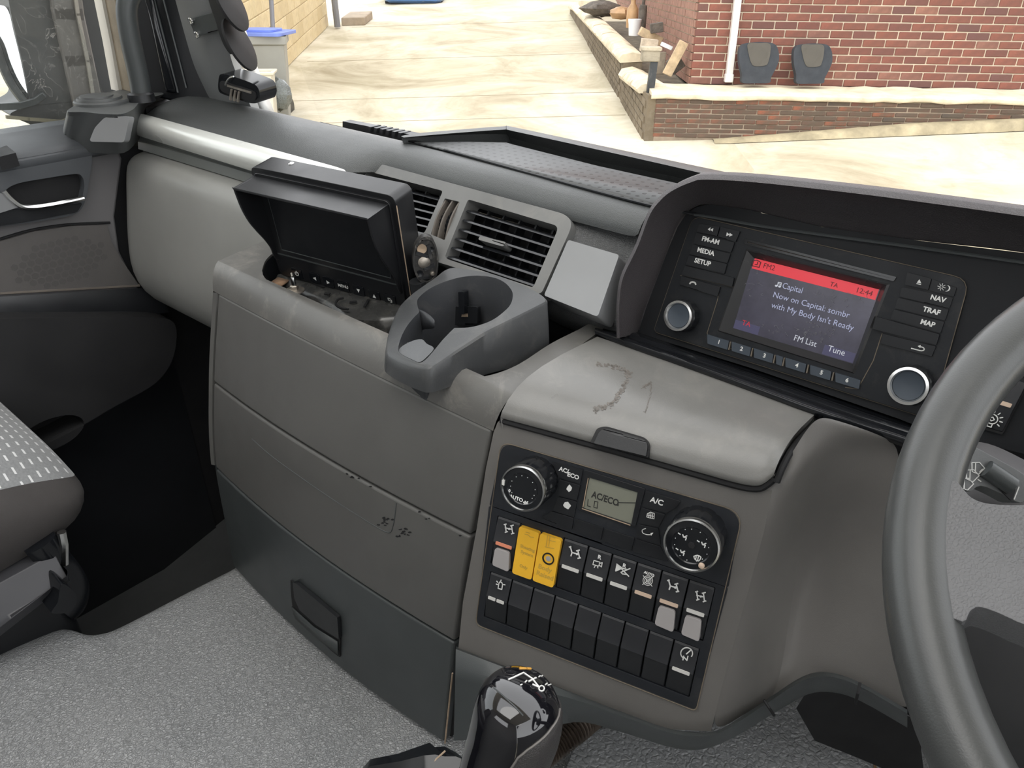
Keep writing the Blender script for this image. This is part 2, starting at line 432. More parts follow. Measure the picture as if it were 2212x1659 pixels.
bt.inputs['Color1'].default_value = (.34, .12, .085, 1); bt.inputs['Color2'].default_value = (.25, .09, .07, 1); bt.inputs['Mortar'].default_value = (.55, .48, .4, 1)
nt.links.new(bt.outputs[0], b.inputs['Base Color']); b.inputs['Roughness'].default_value = .9
mb = MB(); slab(mb, xp(bs, br_, bu + FH + .002), XR, 8, XS, 17, XU, 2.6); build('upper_wall', mb, m, bldg)
mb = MB(); slab(mb, xp(bs + .3, br_ + .3, bu + .02), XR, 6, XS, 16, XU, FH - .05); build('core', mb, DEEP, bldg)
# --- low wall and cement ledge in front of it
ls, lr = 8.07, 1.13
base_u = gu(ls, lr + 1)
top_u = -1.045
lw = thing('low_brick_wall', 'weathered low brick wall below the cement ledge, moss stained', 'wall', xp(ls, lr + 2, base_u))
nc = 8; ch = (top_u - base_u) / nc
lay(lw, xp(ls, lr, base_u + .004), XR, XU, -XS, 5.0, nc, BR2, .215, ch - .009, .009, .06, jit=.006)
mb = MB(); slab(mb, xp(ls - .002, lr + .01, base_u - .15), XR, 5.6, XS, .22, XU, top_u - base_u + .15); build('mortar', mb, MORT2, lw)
mb = MB(); rows = []
for i in range(40):
    t = lr - .05 + i * .15; w = random.uniform(-.007, .007)
    rows.append([xp(ls + .26, t, top_u - .01)] + [xp(s_, t, u_ + w) for s_, u_ in ((ls - .03 + w, top_u), (ls - .042, top_u + .015), (ls - .04, top_u + .042), (ls - .015, top_u + .058), (ls + .1, top_u + .068), (ls + .40, top_u + .078), (ls + .522, top_u + .08))])
mb.grid(rows); mb.fan(rows[0]); mb.fan(rows[-1])
ledge = build('cement_ledge', mb, CEM, lw, ang=50)
# kerb strip at its foot, on concrete that rises to the right
def rise(r_): t = max(0, r_ - lr - .7); return .022 * t if t < 1 else .022 + (t - 1) * .022
mb = MB(); rows = []
for i in range(34):
    t = lr + .6 + i * .16; g0 = rise(t); h = g0 + min(.085, .012 + i * .006)
    rows.append([xp(ls - s_, t, gu(ls, t) + u_) for s_, u_ in ((-.02, h), (.07, h), (.12, h - .02), (.15, g0 - .01))])
mb.grid(rows); kerb = build('kerb_fillet', mb, plastic('mossy_kerb', (.33, .28, .18), .9, 60, .4, .006, .35, 5), lw, ang=60)
mb = MB(); rows = []
for i in range(40):
    t = lr + .45 + i * .16; rows.append([xp(ls - s_, t, gu(ls - s_, t) + rise(t) * k_ - .006 + .004 * (k_ > 0)) for s_, k_ in ((-.05, 1), (.5, .97), (1.4, .8), (2.4, .45), (3.4, .12), (4.2, 0))])
mb.grid(rows); struct(build('ramp_floor', mb, CONC, ang=80))
# --- seat backs leaning on the building, on the ledge
PADA = plastic('charcoal_cloth', (.035, .040, .048), .9, 300, .4, .002, .15, 10)
PADB = plastic('faded_brown_cloth', (.085, .078, .066), .9, 300, .4, .002, .12, 10)
def seat_back(px0, px1, y0, y1, label):
    fr = Fr(xp(8.50, 0, 0), -XS + XU * .12, XU)
    def q(l, c=0): return [fr.uv(x, y, c) for x, y in l]
    w = px1 - px0; h = y1 - y0
    o = cr([(px0 + w * a, y0 + h * b_) for a, b_ in ((.16, .03), (.5, 0), (.84, .03), (.97, .16), (1.0, .42), (.93, .62), (.80, .86), (.76, .985), (.42, 1.0), (.08, .985), (.06, .78), (.0, .5), (.0, .22), (.05, .09))], 4, True)
    ps = q(o); t = thing('seat_backrest', label, 'cushion', fr.P(*q([(px0 + w / 2, y1)])[0]), 'spare seat backs on the ledge')
    mb = MB(); mb.plate(fr, [tuple(p) for p in ps], -.05, .03); build('cover', mb, PADA, t, bevel=.02, seg=3, ang=60)
    i_ = q(cr([(px0 + w * a, y0 + h * b_) for a, b_ in ((.23, .04), (.5, .025), (.78, .04), (.80, .25), (.74, .5), (.66, .57), (.42, .585), (.32, .52), (.25, .3))], 4, True), .03)
    mb = MB(); mb.plate(fr, [tuple(p) for p in i_], .028, .036); build('centre_panel', mb, PADB, t, bevel=.004, ang=60)
seat_back(1596, 1681, 91, 180, 'black seat backrest with brown centre leaning by the white downpipe')
seat_back(1713, 1796, 94, 181, 'black seat backrest with brown centre, right of the other one on the ledge')
# --- downpipe
t = thing('downpipe', 'white square downpipe on the brick building beside the seat backs', 'pipe', xp(8.55, 1.98, -.92))
fr = Fr(xp(8.57, 0, 0), -XS, XU)
a0 = fr.uv(1574, 166); a1 = fr.uv(1616, -200); ww = .034
WHT = plastic('white_upvc', (.72, .71, .68), .4, 300, .05, .001, .05, 3)
mb = MB(); mb.plate(fr, [(a0[0] - ww, a0[1]), (a0[0] + ww, a0[1]), (a1[0] + ww, a1[1]), (a1[0] - ww, a1[1])], -.03, .04); build('pipe', mb, WHT, t, bevel=.006)
mb = MB(); mb.plate(fr, rect(a0[0] - .042, a0[1] - .05, a0[0] + .042, a0[1] + .03), -.03, .05); build('shoe', mb, WHT, t, bevel=.008)
# --- retaining wall that runs up the lane
t = thing('retaining_wall', 'grey brown retaining wall with rough coping running up the lane', 'wall', xp(11, .9, -1.6))
s0, s1 = 8.07, 17.0
def rwr(s_): return 1.05 - (s_ - 8.07) * .062
mb = MB(); rows = []
prof = [(8.07, 1.02), (8.9, 1.02), (8.95, 1.02), (9.6, 1.0), (9.62, .98), (17, .62)]
def wall_top(s_):    # top of the wall falls in two steps towards the lens
    return (-1.02 if s_ < 9.75 else (-.86 + (s_ - 9.75) * .055 if s_ < 16 else -.52))
segs = [8.07 + .2 * i for i in range(9)] + [9.74, 9.76] + [10 + .4 * i for i in range(18)]
for s_ in segs:
    r_ = rwr(s_); rows.append([xp(s_, r_, gu(s_, r_) - .1), xp(s_, r_, wall_top(s_)), xp(s_, r_ + .22, wall_top(s_)), xp(s_, r_ + .22, gu(s_, r_) - .1)])
mb.grid(rows); mb.fan(rows[0]); mb.fan(rows[-1]); build('wall_body', mb, RET, t, ang=20)
# courses in relief on its lane face
mb = MB(); rnd = random.Random(5)
for c in range(11):
    s_ = 8.15 + (c % 2) * .11
    while s_ < 13.4:
        u_ = gu(s_, rwr(s_)) + c * .076
        if u_ + .07 < wall_top(s_ + .21) and not (s_ < 9.75 < s_ + .21):
            a = xp(s_, rwr(s_) - .010 - rnd.uniform(0, .004), u_); b2 = xp(s_ + .212, rwr(s_ + .212) - .010, gu(s_ + .212, rwr(s_)) + c * .076)
            mb.hexa([a, b2, b2 + XR * .03, a + XR * .03, a + XU * .066, b2 + XU * .066, b2 + XU * .066 + XR * .03, a + XU * .066 + XR * .03])
        s_ += .223
o_ = build('coursed_face', mb, RET, t, ang=20); o_['kind'] = 'stuff'
edges = [8.35, 8.85, 9.35, 9.74, 10.6, 11.6, 12.6, 13.7, 15.0, 16.6]
for i in range(len(edges) - 1):
    a, b2 = edges[i] + .012, edges[i + 1] - .012
    if edges[i + 1] == 9.74: b2 = 9.72
    mb = MB(); rows = []
    for k in range(9):
        s_ = lerp(a, b2, k / 8); r_ = rwr(s_); h = wall_top(min(s_, 9.74) if edges[i] < 9.7 else max(s_, 9.76)); w = random.uniform(-.012, .012)
        rows.append([xp(s_, r_ - .04, h - .02), xp(s_, r_ - .055 + w, h + .02), xp(s_, r_ - .02, h + .075 + w), xp(s_, r_ + .1, h + .10 + w), xp(s_, r_ + .22, h + .07), xp(s_, r_ + .25, h)])
    mb.grid(rows); mb.fan(rows[0]); mb.fan(rows[-1]); build('coping_stone', mb, CEM, t, ang=50)
# end face of the low wall towards the lane and the black post there
POSTM = plastic('black_post_paint', (.03, .034, .038), .5, 200, .2, .002, .3, 9, dust=.15)
t = thing('gate_post', 'black metal post at the wall corner under a concrete cap block', 'post', gnd(1390, 292))
pf = Fr(gnd(1392, 291), -XS, XU)
mb = MB(); x0, x1, ph = -.036, .036, pf.uv(1402, 130)[1]
mb.plate(pf, [(-.036, -.05), (.036, -.05), (.066, ph), (-.006, ph)], -.04, .04); build('post', mb, POSTM, t, bevel=.005)
cb = thing('concrete_cap_block', 'grey concrete block resting on the black post', 'block', pf.P(.05, ph))
q0, q1 = pf.uv(1385, 132), pf.uv(1426, 104)
mb = MB(); mb.box(pf, q0[0], q0[1], -.10, q1[0], q1[1], .06); build('block', mb, plastic('old_concrete', (.30, .265, .20), .9, 60, .5, .01, .25, 8), cb, bevel=.012)
mb = MB(); mb.box(pf, q0[0] - .012, q1[1] - .02, -.11, q1[0] + .012, q1[1] + .012, .07); build('rim', mb, plastic('old_concrete_rim', (.42, .37, .28), .9, 60, .5, .01, .25, 8), cb, bevel=.008)
# --- loose things behind the retaining wall
WOOD = plastic('weathered_wood', (.50, .38, .24), .85, 80, .5, .006, .3, 12)
JUNK = plastic('dark_scrap', (.10, .085, .07), .8, 60, .5, .01, .5, 12)
WTUB = plastic('pale_plastic_tub', (.66, .68, .70), .4, 60, .1, .002, .1, 8)
BROWN = plastic('brown_amber_plastic', (.42, .26, .13), .5, 60, .1, .002, .2, 8)
TERR = -1.0
def lathe_at(name, px, py, s_, prof, mat, label, cat, seg=16, tilt=None):
    fr0 = Fr(xp(s_, 0, 0), -XS, XU); a, b_ = fr0.uv(px, py); p = fr0.P(a, b_)
    f = Fr(p, XU if tilt is None else tilt, XS); mb = MB(); mb.lathe(f, 0, 0, prof, seg)
    o = build(name, mb, mat, ang=50); tag(o, label, cat); return o, f
tub, tf = lathe_at('bucket', 1369, 77, 10.4, [(.0, 0), (.062, 0), (.075, .13), (.082, .165), (.082, .185), (.07, .185), (.06, .03), (0, .03)], WTUB, 'small white plastic bucket standing on the retaining wall', 'bucket')
lathe_at('jerry_bottle', 1364, 60, 10.9, [(0, 0), (.07, 0), (.075, .1), (.07, .22), (.03, .28), (.03, .33), (0, .33)], BROWN, 'amber plastic bottle behind the white bucket', 'bottle')
lathe_at('spray_can', 1386, 60, 10.6, [(0, 0), (.05, 0), (.05, .22), (.045, .25), (.02, .26), (.02, .32), (0, .32)], JUNK, 'dark spray can right of the white bucket', 'can')
def plank(name, p0, p1, s_, w, d, mat, label, cat):
    fr0 = Fr(xp(s_, 0, 0), -XS, XU); a, b_ = V(fr0.uv(*p0)), V(fr0.uv(*p1)); q = (b_ - a).normalized(); n = V((-q.y, q.x)) * w / 2
    mb = MB(); mb.plate(fr0, [tuple(a - n), tuple(b_ - n), tuple(b_ + n), tuple(a + n)], -d, d); o = build(name, mb, mat, bevel=.006); tag(o, label, cat); return o
plank('leaning_plank', (1440, 162), (1478, 90), 8.75, .10, .02, WOOD, 'tan wooden plank leaning on the brick corner', 'plank')
plank('fence_offcut', (1424, 160), (1430, 112), 9.0, .09, .02, plastic('grey_wood', (.25, .21, .16), .9, 80, .5, .006, .3, 12), 'grey board standing behind the black post', 'board')
plank('white_pipe_offcut', (1428, 94), (1452, 105), 8.9, .04, .02, WTUB, 'short white pipe lying behind the wall near the plank', 'pipe')
plank('timber_beam', (1382, 66), (1428, 90), 9.6, .09, .06, WOOD, 'rough timber beam lying behind the bucket', 'timber')
plank('cardboard_piece', (1384, 96), (1420, 100), 9.3, .13, .05, plastic('pale_stone', (.52, .44, .34), .9, 60, .5, .01, .3, 12), 'pale broken stone lump on the wall by the cap block', 'stone')
plank('scrap_bar', (1405, 62), (1432, 58), 9.5, .10, .05, JUNK, 'dark scrap metal against the side of the building', 'scrap')
plank('scrap_sheet', (1446, 148), (1472, 128), 8.85, .16, .02, JUNK, 'dark sheet of scrap behind the leaning plank', 'scrap')
def lump(name, px, py, s_, rx, rz, mat, label, cat, seed=0):
    fr0 = Fr(xp(s_, 0, 0), -XS, XU); p = fr0.P(*fr0.uv(px, py)); rnd = random.Random(seed); rows = []
    for i in range(7):
        th = math.pi * i / 6 - math.pi / 2; rows.append([p + (XR * math.cos(a) + XS * math.sin(a)) * rx * (math.cos(th) + .05) * rnd.uniform(.75, 1.2) + XU * rz * math.sin(th) * rnd.uniform(.85, 1.1) for a in [2 * math.pi * k / 10 for k in range(10)]])
    mb = MB(); mb.grid(rows, cu=True); mb.fan(rows[0]); mb.fan(rows[-1]); o = build(name, mb, mat, ang=40); tag(o, label, cat); return o
lump('rubble_heap', 1300, 18, 13.6, .3, .12, JUNK, 'dark rubble heap on the far part of the retaining wall', 'rubble', 2)
lump('stone_lump', 1275, 8, 14.6, .22, .09, CEM, 'pale stone on the far end of the retaining wall', 'stone', 4)
lump('rag_bundle', 1340, 28, 12.0, .16, .08, BROWN, 'brown rag bundle between rubble and bottle on the wall', 'rag', 5)
# soil behind the wall
mb = MB(); mb.grid([[xp(s_, rwr(s_) + .2, -1.02 + max(0, s_ - 9) * .045), xp(s_, br_ + .02, -1.0 + max(0, s_ - 9) * .045)] for s_ in (8.3, 9, 10, 12, 14, 17)])
so = build('soil_strip', mb, plastic('dark_soil', (.12, .10, .07), .95, 60, .5, .02, .4, 8)); struct(so)
# --- block wall on the left
LB0 = gnd(560, 232); LB1 = gnd(728, 55)
lu = (LB1 - LB0); lu = lu.normalized(); ln = lu.cross(XU).normalized()
lv = (XU - lu * XU.dot(lu)).normalized()
bw = thing('block_wall', 'cream painted concrete block wall at the left of the lane', 'wall', LB0 + lu * 2)
BLK = brickmat('cream_block', [(0, (.68, .57, .34)), (.5, (.74, .63, .40)), (1, (.60, .49, .28))])
for n_ in BLK.node_tree.nodes:
    if n_.type == 'MIX': n_.inputs[7].default_value = (.52, .42, .26, 1)
bl0 = LB0 - lu * 2.2 - ln * .16; L = (LB1 - LB0).length + 2.2
lay(bw, bl0, lu, lv, ln, L, 6, BLK, .44, .205, .013, .09, name='block', jit=.003)
mb = MB(); slab(mb, bl0 - ln * .002, lu, L, -ln, .12, lv, 1.31); build('mortar', mb, plastic('tan_mortar', (.52, .43, .28), .9, 80, .3, .004, .15, 3), bw)
mb = MB(); slab(mb, bl0 + ln * .004 + lv * 1.312, lu, L + .5, -ln, .14, lv, 1.3); build('cladding', mb, plastic('grey_cladding', (.27, .25, .22), .6, 60, .2, .004, .1, 3), bw)
def pole(p0, p1, w, mat, name, label):
    fr0 = Fr(LB0 + ln * .07, ln, XU); a, b_ = fr0.uv(*p0), fr0.uv(*p1)
    mb = MB(); mb.tube([fr0.P(*a), fr0.P(*b_)], w, 10); o = build(name, mb, mat); tag(o, label, 'pipe')
GPOL = plastic('blue_grey_pipe', (.20, .21, .24), .4, 200, .1, .002, .1, 5)
pole((593, 120), (584, -30), .03, GPOL, 'drain_pipe', 'thin grey pipe on the block wall above the bin')
pole((729, 58), (719, -30), .06, GPOL, 'corner_pipe', 'dark pipe at the far end of the block wall')
mb = MB(); slab(mb, gnd(738, 56), ga, .8, gb, .45, XU, .14); tag(build('stone_step', mb, plastic('step_stone', (.34, .28, .21), .9, 60, .4, .006, .2, 6), bevel=.015), 'brown stone step beyond the block wall', 'step')

# --- bin, tub and bag
BIN = plastic('grey_bin_plastic', (.30, .30, .275), .5, 80, .1, .003, .06, 3)
BLID = plastic('faded_blue_lid', (.16, .23, .62), .45, 80, .1, .003, .12, 4)
bp = gnd(570, 262); fb = Fr(bp, (XS * -1 + XR * .25), XU)
t = thing('wheelie_bin', 'grey wheelie bin with faded blue lid beside the block wall', 'bin', bp)
bh = fb.uv(560, 75)[1]; hw0, hw1 = .21, .27; cxb = fb.uv(562, 75)[0]
def bq(y, w, dz0, dz1): return [fb.P(cxb - w, y, dz0), fb.P(cxb + w, y, dz0), fb.P(cxb + w, y, -dz1), fb.P(cxb - w, y, -dz1)]
mb = MB(); rows = [bq(0, hw0, .20, .30), bq(bh * .5, lerp(hw0, hw1, .5), .22, .32), bq(bh * .9, hw1 - .015, .25, .36), bq(bh * .91, hw1 + .012, .27, .37), bq(bh, hw1 + .012, .27, .37)]
mb.grid(rows, cu=True); mb.fan(rows[0]); build('body', mb, BIN, t, bevel=.02, ang=45)
mb = MB(); fl = Fr(fb.P(cxb, bh, 0), XU, XS)
lo = rpoly([(-hw1 - .03, -.29), (hw1 + .03, -.29), (hw1 + .03, .40), (-hw1 - .03, .40)], .07)
mb.plate(fl, lo, .0, .035); mb.plate(fl, rpoly([(-hw1 + .08, -.18), (hw1 - .08, -.18), (hw1 - .08, .26), (-hw1 + .08, .26)], .08), .035, .06); build('lid', mb, BLID, t, bevel=.012)
for sg in (-1, 1):
    mb = MB(); fw = Fr(fb.P(cxb + sg * .2, .1, -.36), XR, XU); mb.lathe(fw, 0, 0, [(.02, -.03), (.1, -.03), (.1, .03), (.02, .03)], 20); build('wheel', mb, BLACK, t)
tp = gnd(574, 300); ft = Fr(tp, -XS + XR * .2, XU)
t = thing('plastic_tub', 'cream open plastic tub standing in front of the bin', 'tub', tp)
mb = MB(); w0, w1, hh = .13, .17, ft.uv(574, 152)[1]
def tq(y, w, d): return [ft.P(-w, y, d), ft.P(w, y, d), ft.P(w, y, -d), ft.P(-w, y, -d)]
rows = [tq(.02, .0, .0), tq(.02, w0 - .02, .11), tq(hh - .02, w1 - .03, .13), tq(hh, w1 - .02, .14), tq(hh, w1 + .02, .17), tq(hh - .03, w1 + .015, .165), tq(hh - .035, w1 - .01, .15), tq(0, w0, .12), tq(0, 0, 0)]
mb.grid(rows, cu=True); build('tub_shell', mb, plastic('cream_tub', (.60, .57, .48), .5, 60, .1, .003, .08, 4), t, ang=45, bevel=.01)
bgm = plastic('grey_bin_bag', (.14, .155, .15), .3, 60, .6, .02, .2, 14)
lump('bin_bag', 599, 204, 8.75, .15, .17, bgm, 'dark grey rubbish bag at the foot of the bin', 'bag', 9)
lump('orange_bottle', 577, 207, 8.6, .035, .09, flat('orange', (.75, .42, .05), .5), 'small orange bottle beside the rubbish bag', 'bottle', 3)
# --- blue car nose at the top of the lane
t = thing('blue_car', 'blue car front just showing at the top of the lane', 'car', gnd(890, 8))
fc = Fr(gnd(890, 10), -XS, XU)
CARB = plastic('blue_car_paint', (.06, .17, .42), .25, 60, 0, .002, .1, 3, coat=.5)
mb = MB(); rows = []
for y, w, d in ((.03, .58, -.1), (.08, .64, 0), (.25, .66, .03), (.42, .62, 0), (.6, .55, -.4), (.9, .5, -1.1)):
    rows.append([fc.P(-w, y, d - 1.2), fc.P(-w, y, d - .15), fc.P(-w * .85, y, d), fc.P(w * .85, y, d), fc.P(w, y, d - .15), fc.P(w, y, d - 1.2)])
mb.grid(rows); build('body', mb, CARB, t, ang=50)
mb = MB(); mb.box(fc, -.5, .0, -.5, .5, .08, -.25); build('undertray', mb, BLACK, t)
for sg in (-1, 1):
    fw = Fr(fc.P(sg * .56, .13, -.5), XR, XU); mb = MB(); mb.lathe(fw, 0, 0, [(.05, -.08), (.26, -.08), (.26, .08), (.05, .08)], 20); build('wheel', mb, BLACK, t)
# =================================================================== cab shell
DX = -1.40                    # inner face of the passenger door
HEADL = plastic('pale_headliner', (.70, .69, .66), .9, 200, .2, .002, .05, 3)
REAR = plastic('grey_rear_trim', (.30, .30, .29), .85, 200, .2, .002, .05, 3)
WHITEP = plastic('white_cab_paint', (.80, .80, .78), .3, 60, 0, .001, .03, 2, coat=.3)
SEAL = plastic('tan_dusty_seal', (.28, .235, .17), .8, 200, .3, .001, .3, 10)
def wbox(x0, y0, z0, x1, y1, z1):
    mb = MB(); return mb.hexa([V(p) for p in ((x0, y0, z0), (x1, y0, z0), (x1, y1, z0), (x0, y1, z0), (x0, y0, z1), (x1, y0, z1), (x1, y1, z1), (x0, y1, z1))])
for x0, x1, y0, y1 in ((-1.6, -1.05, -.95, .62), (.05, .78, -.95, .62), (-1.05, .05, -.95, -.55), (-1.05, .05, .45, .62)):
    struct(build('ceiling', wbox(x0, y0, .72, x1, y1, .78), HEADL))
struct(build('wall_right', wbox(.84, -.95, -1.3, .90, .9, -.30), REAR))
struct(build('window_4', wbox(.865, -.95, -.30, .87, .8, .72), glass('driver_glass')))
struct(build('window_3', wbox(-1.05, -.55, .74, .05, .45, .745), glass('added_hatch_glass')))  # unseen roof hatch, added to let top light onto dash and tunnel
for z0, z1, x0, x1 in ((-1.25, .10, -1.6, .78), (.50, .72, -1.6, .78), (.10, .50, -1.6, -.9), (.10, .50, .1, .78)):
    struct(build('wall_back', wbox(x0, -.98, z0, x1, -.92, z1), REAR))
struct(build('window_2', wbox(-.9, -.955, .10, .1, -.95, .50), glass('added_rear_glass')))  # unseen rear window, added to light the surfaces that face backwards
struct(build('wall_left', wbox(-1.48, .47, -1.3, -1.425, .86, -.325), DEEP))
struct(build('wall_left', wbox(-1.47, .64, -.335, -1.412, .82, -.262), DEEP))
struct(build('trim_3', wbox(-1.62, -5.0, -1.7, -1.56, -.96, .9), WHITEP))
# footwell floor, bulkhead, tunnel
mb = MB(); mb.grid([[V((x, y, -1.22 + max(0, y - .45) * .25)) for x in (-1.6, -1.2, -.9, .2, .8)] for y in (-.95, 0, .45, .9)])
RUBB = plastic('dark_rubber_floor', (.06, .062, .063), .5, 60, .3, .002, .2, 6)
fo = build('floor', mb, RUBB); struct(fo)
# ribs swept across the mat
mb = MB()
for k in range(7):
    rr = .34 + k * .055
    pts = [V((-.62 - rr * math.cos(a) * 1.0, .40 - rr * .55 * math.sin(a) + .05, -1.215)) for a in [math.radians(x) for x in range(12, 100, 8)]]
    mb.tube(pts, .006, 6)
o_ = build('trim_2', mb, RUBB); struct(o_); o_['label'] = 'curved ribs moulded in the dark footwell mat'
struct(build('wall_front', wbox(-1.6, .84, -1.3, .85, .90, -.32), DEEP))
struct(build('trim_4', wbox(-1.45, .845, -.42, .85, 1.03, -.350), DEEP))
# engine tunnel with its grained vinyl mat
m, nt, b = _mat('grained_vinyl'); co = _co(nt)
nz = _n(nt, 'ShaderNodeTexNoise'); nt.links.new(co, nz.inputs['Vector']); nz.inputs['Scale'].default_value = 150; nz.inputs['Detail'].default_value = 1
mx = _n(nt, 'ShaderNodeVectorMath', operation='MULTIPLY_ADD'); nt.links.new(nz.outputs['Color'], mx.inputs[0]); mx.inputs[1].default_value = (.010, .010, .010); nt.links.new(co, mx.inputs[2])
vo = _n(nt, 'ShaderNodeTexVoronoi', feature='DISTANCE_TO_EDGE'); vo.inputs['Scale'].default_value = 240; nt.links.new(mx.outputs[0], vo.inputs['Vector'])
h = _ramp(nt, vo.outputs['Distance'], [(.0, (0, 0, 0)), (.3, (1, 1, 1))])
nt.links.new(_ramp(nt, _noise(nt, co, 4, 4), [(.3, (.22, .227, .232)), (.7, (.30, .305, .308))]), b.inputs['Base Color'])
b.inputs['Roughness'].default_value = .30; b.inputs['Specular IOR Level'].default_value = .8
_bump(nt, b, h, .8, .0012); VINYL = m
TZ = -.89
edge = [onZ(x, y, TZ) for x, y in ((500, 1214), (440, 1244), (370, 1280), (300, 1318), (240, 1351), (210, 1362))]
edge2 = [onZ(x, y, TZ + .001) for x, y in ((180, 1366), (150, 1358), (120, 1357), (80, 1370), (40, 1393), (0, 1420), (-60, 1455), (-300, 1560))]
epts = cr([p for p in edge + edge2], 4)
mb = MB(); rows = []
for p in epts:
    row = []
    for x_ in (0, .012, .035, .10, .25, .45, .7, 1.2):
        q = V((p.x + x_, p.y + x_ * .02, 0))
        lump_ = .03 * math.exp(-((q.x + 1.0) / .11) ** 2 - ((q.y - .05) / .13) ** 2)
        q.z = p.z - (.018 if x_ == 0 else (.004 if x_ == .012 else 0)) + lump_
        row.append(q)
    rows.append([V((p.x - .004, p.y, -1.22)), V((p.x - .002, p.y, p.z - .03))] + row)
rows.insert(0, [V((q.x, q.y + .45, q.z)) for q in rows[0]])
mb.grid(rows)
tn = build('engine_tunnel', mb, VINYL, ang=60, sub=1); tag(tn, 'grey grained vinyl mat over the engine tunnel beside the drawers', 'floor mat')
# =================================================================== windscreen and pillar
WSN, WSD = V((0, 1, .30)), .95 - .30 * .27
GL = glass('clear_glass', dirt=.02)
mb = MB(); mb.grid([[V((x, WSD - .30 * z, z)) for x in (-1.36, -.6, .2, .85)] for z in (-.33, 0, .4, .72)])
ws = build('window_1', mb, GL); struct(ws); ws['label'] = 'clear windscreen glass over the dashboard'
PN, PD = V((-.10, 1, .22)), .735 + .22 * -.25 + .10 * 1.25
def pp(x, y, o=0.0): return on(x, y, PN, PD - o)
PILL = plastic('grey_pillar_trim', (.16, .165, .168), .5, 700, .3, .0005, .08, 6)
left = cr([pp(230, -460), pp(360, -60), pp(376, -10), pp(400, 78), pp(421, 146), pp(452, 212), pp(462, 232)], 5)
mid = cr([pp(265, -460, .012), pp(395, -60, .012), pp(412, -10, .012), pp(436, 78, .014), pp(462, 146, .012), pp(500, 212, .01), pp(512, 232, .01)], 5)
rt = cr([pp(318, -460), pp(446, -60), pp(462, -10), pp(488, 82), pp(504, 142), pp(534, 212), pp(546, 240)], 5)
rt2 = cr([pp(322, -460, -.02), pp(456, -60, -.02), pp(474, -10, -.02), pp(502, 82, -.02), pp(520, 142, -.02), pp(556, 222, -.02), pp(562, 244, -.02)], 5)
t = thing('windscreen_pillar', 'dark grey windscreen pillar trim rising from the left end of the dash', 'pillar', pp(452, 212))
mb = MB(); mb.grid([list(r) for r in zip(left, mid, rt)]); build('pillar_trim', mb, PILL, t, sub=1)
mb = MB(); mb.grid([list(r) for r in zip(rt, rt2)]); build('edge_strip', mb, plastic('light_edge_trim', (.33, .34, .34), .5, 600, .1, .0004, .05, 4), t)
w0 = [on(x, y, PN, PD + .07) for x, y in ((330, -460), (470, -60), (486, 0), (515, 90), (536, 150), (556, 226), (566, 250))]
w1 = [on(x, y, PN, PD + .10) for x, y in ((350, -460), (484, -60), (500, 6), (522, 76), (546, 150), (577, 230), (586, 256))]
mb = MB(); mb.grid([list(r) for r in zip(w0, w1)]); build('white_body_edge', mb, WHITEP, t, solid=.01)
# black inner pillar and door frame left of it
BN, BD = V((.9, .45, .02)), None
ip = [onX(305, 195, -1.40), on(452, 212, PN, PD + .02)]
fi = Fr((ip[0] + ip[1]) / 2, V((.62, -.78, .12)), (0, 0, 1))
q = lambda *l: [fi.uv(*p) for p in l]
mb = MB(); mb.plate(fi, q((150, -460), (262, -60), (286, 60), (312, 205), (470, 240), (420, 90), (372, -60), (240, -460)), -.02, 0); build('inner_pillar', mb, BLACK, t, bevel=.004)
for a, b2, w in (((334, 0), (386, 200), .0022), ((352, -10), (404, 190), .0016)):
    mb = MB(); mb.tube([fi.P(*fi.uv(*a), .003), fi.P(*fi.uv(*b2), .003)], w, 6); build('door_seal', mb, CHAR, t)
mb = MB(); mb.plate(fi, q((316, -10), (332, 60), (362, 200), (386, 200), (350, 60), (334, -10)), 0, .012); build('seal_cover', mb, BLACKG, t, bevel=.006, seg=3)
# grab handle
t = thing('grab_handle', 'black tubular grab handle standing on the left dash corner', 'handle', onX(303, 200, -1.37))
hp = [onX(x, y, -1.36) for x, y in ((306, 206), (302, 180), (294, 140), (284, 95), (277, 55), (274, 25))] 
top = [on(x, y, (1, 0, 0), -1.36) for x, y in ((277, 2), (288, -18), (308, -32), (335, -38))]
mb = MB(); mb.tube(cr(hp + top, 5), .0165, 14); build('grip_bar', mb, CHAR, t)
mb = MB(); f_ = Fr(onX(304, 205, -1.36), (0, 0, 1), (0, 1, 0)); mb.lathe(f_, 0, 0, [(.022, -.01), (.021, .002), (.0175, .005)], 20); build('foot', mb, BLACK, t)
# pads bracket screwed on the pillar
BR_N = V((-.25, 1, .22)); BR_D = BR_N.dot(pp(430, 55)) - .02
fbk = Fr(on(430, 60, BR_N, BR_D), -BR_N, (0, 0, 1))
t = thing('pad_bracket', 'black bracket with two round pads screwed to the windscreen pillar', 'bracket', on(430, 60, BR_N, BR_D))
qq = lambda l: [fbk.uv(*p) for p in l]
mb = MB(); mb.plate(fbk, rpoly(qq([(410, 40), (462, 26), (480, 62), (426, 79)]), .003), -.003, .003); build('plate', mb, CHAR, t, bevel=.001)
bar = qq(cr([(452, -60), (458, -20), (466, 10), (478, 45), (484, 66), (494, 92), (508, 112), (514, 104), (508, 80), (502, 50), (496, 20), (490, -10), (484, -60)], 4, True))
mb = MB(); mb.plate(fbk, [tuple(p) for p in bar], -.006, .012); build('arm', mb, BLACK, t, bevel=.003)
for x, y in ((417, 43), (430, 73)):
    mb = MB(); mb.lathe(fbk, *fbk.uv(x, y), [(.0055, .003), (.0055, .006), (.004, .0075), (.0018, .007)], 12); build('screw', mb, CHROME, t)
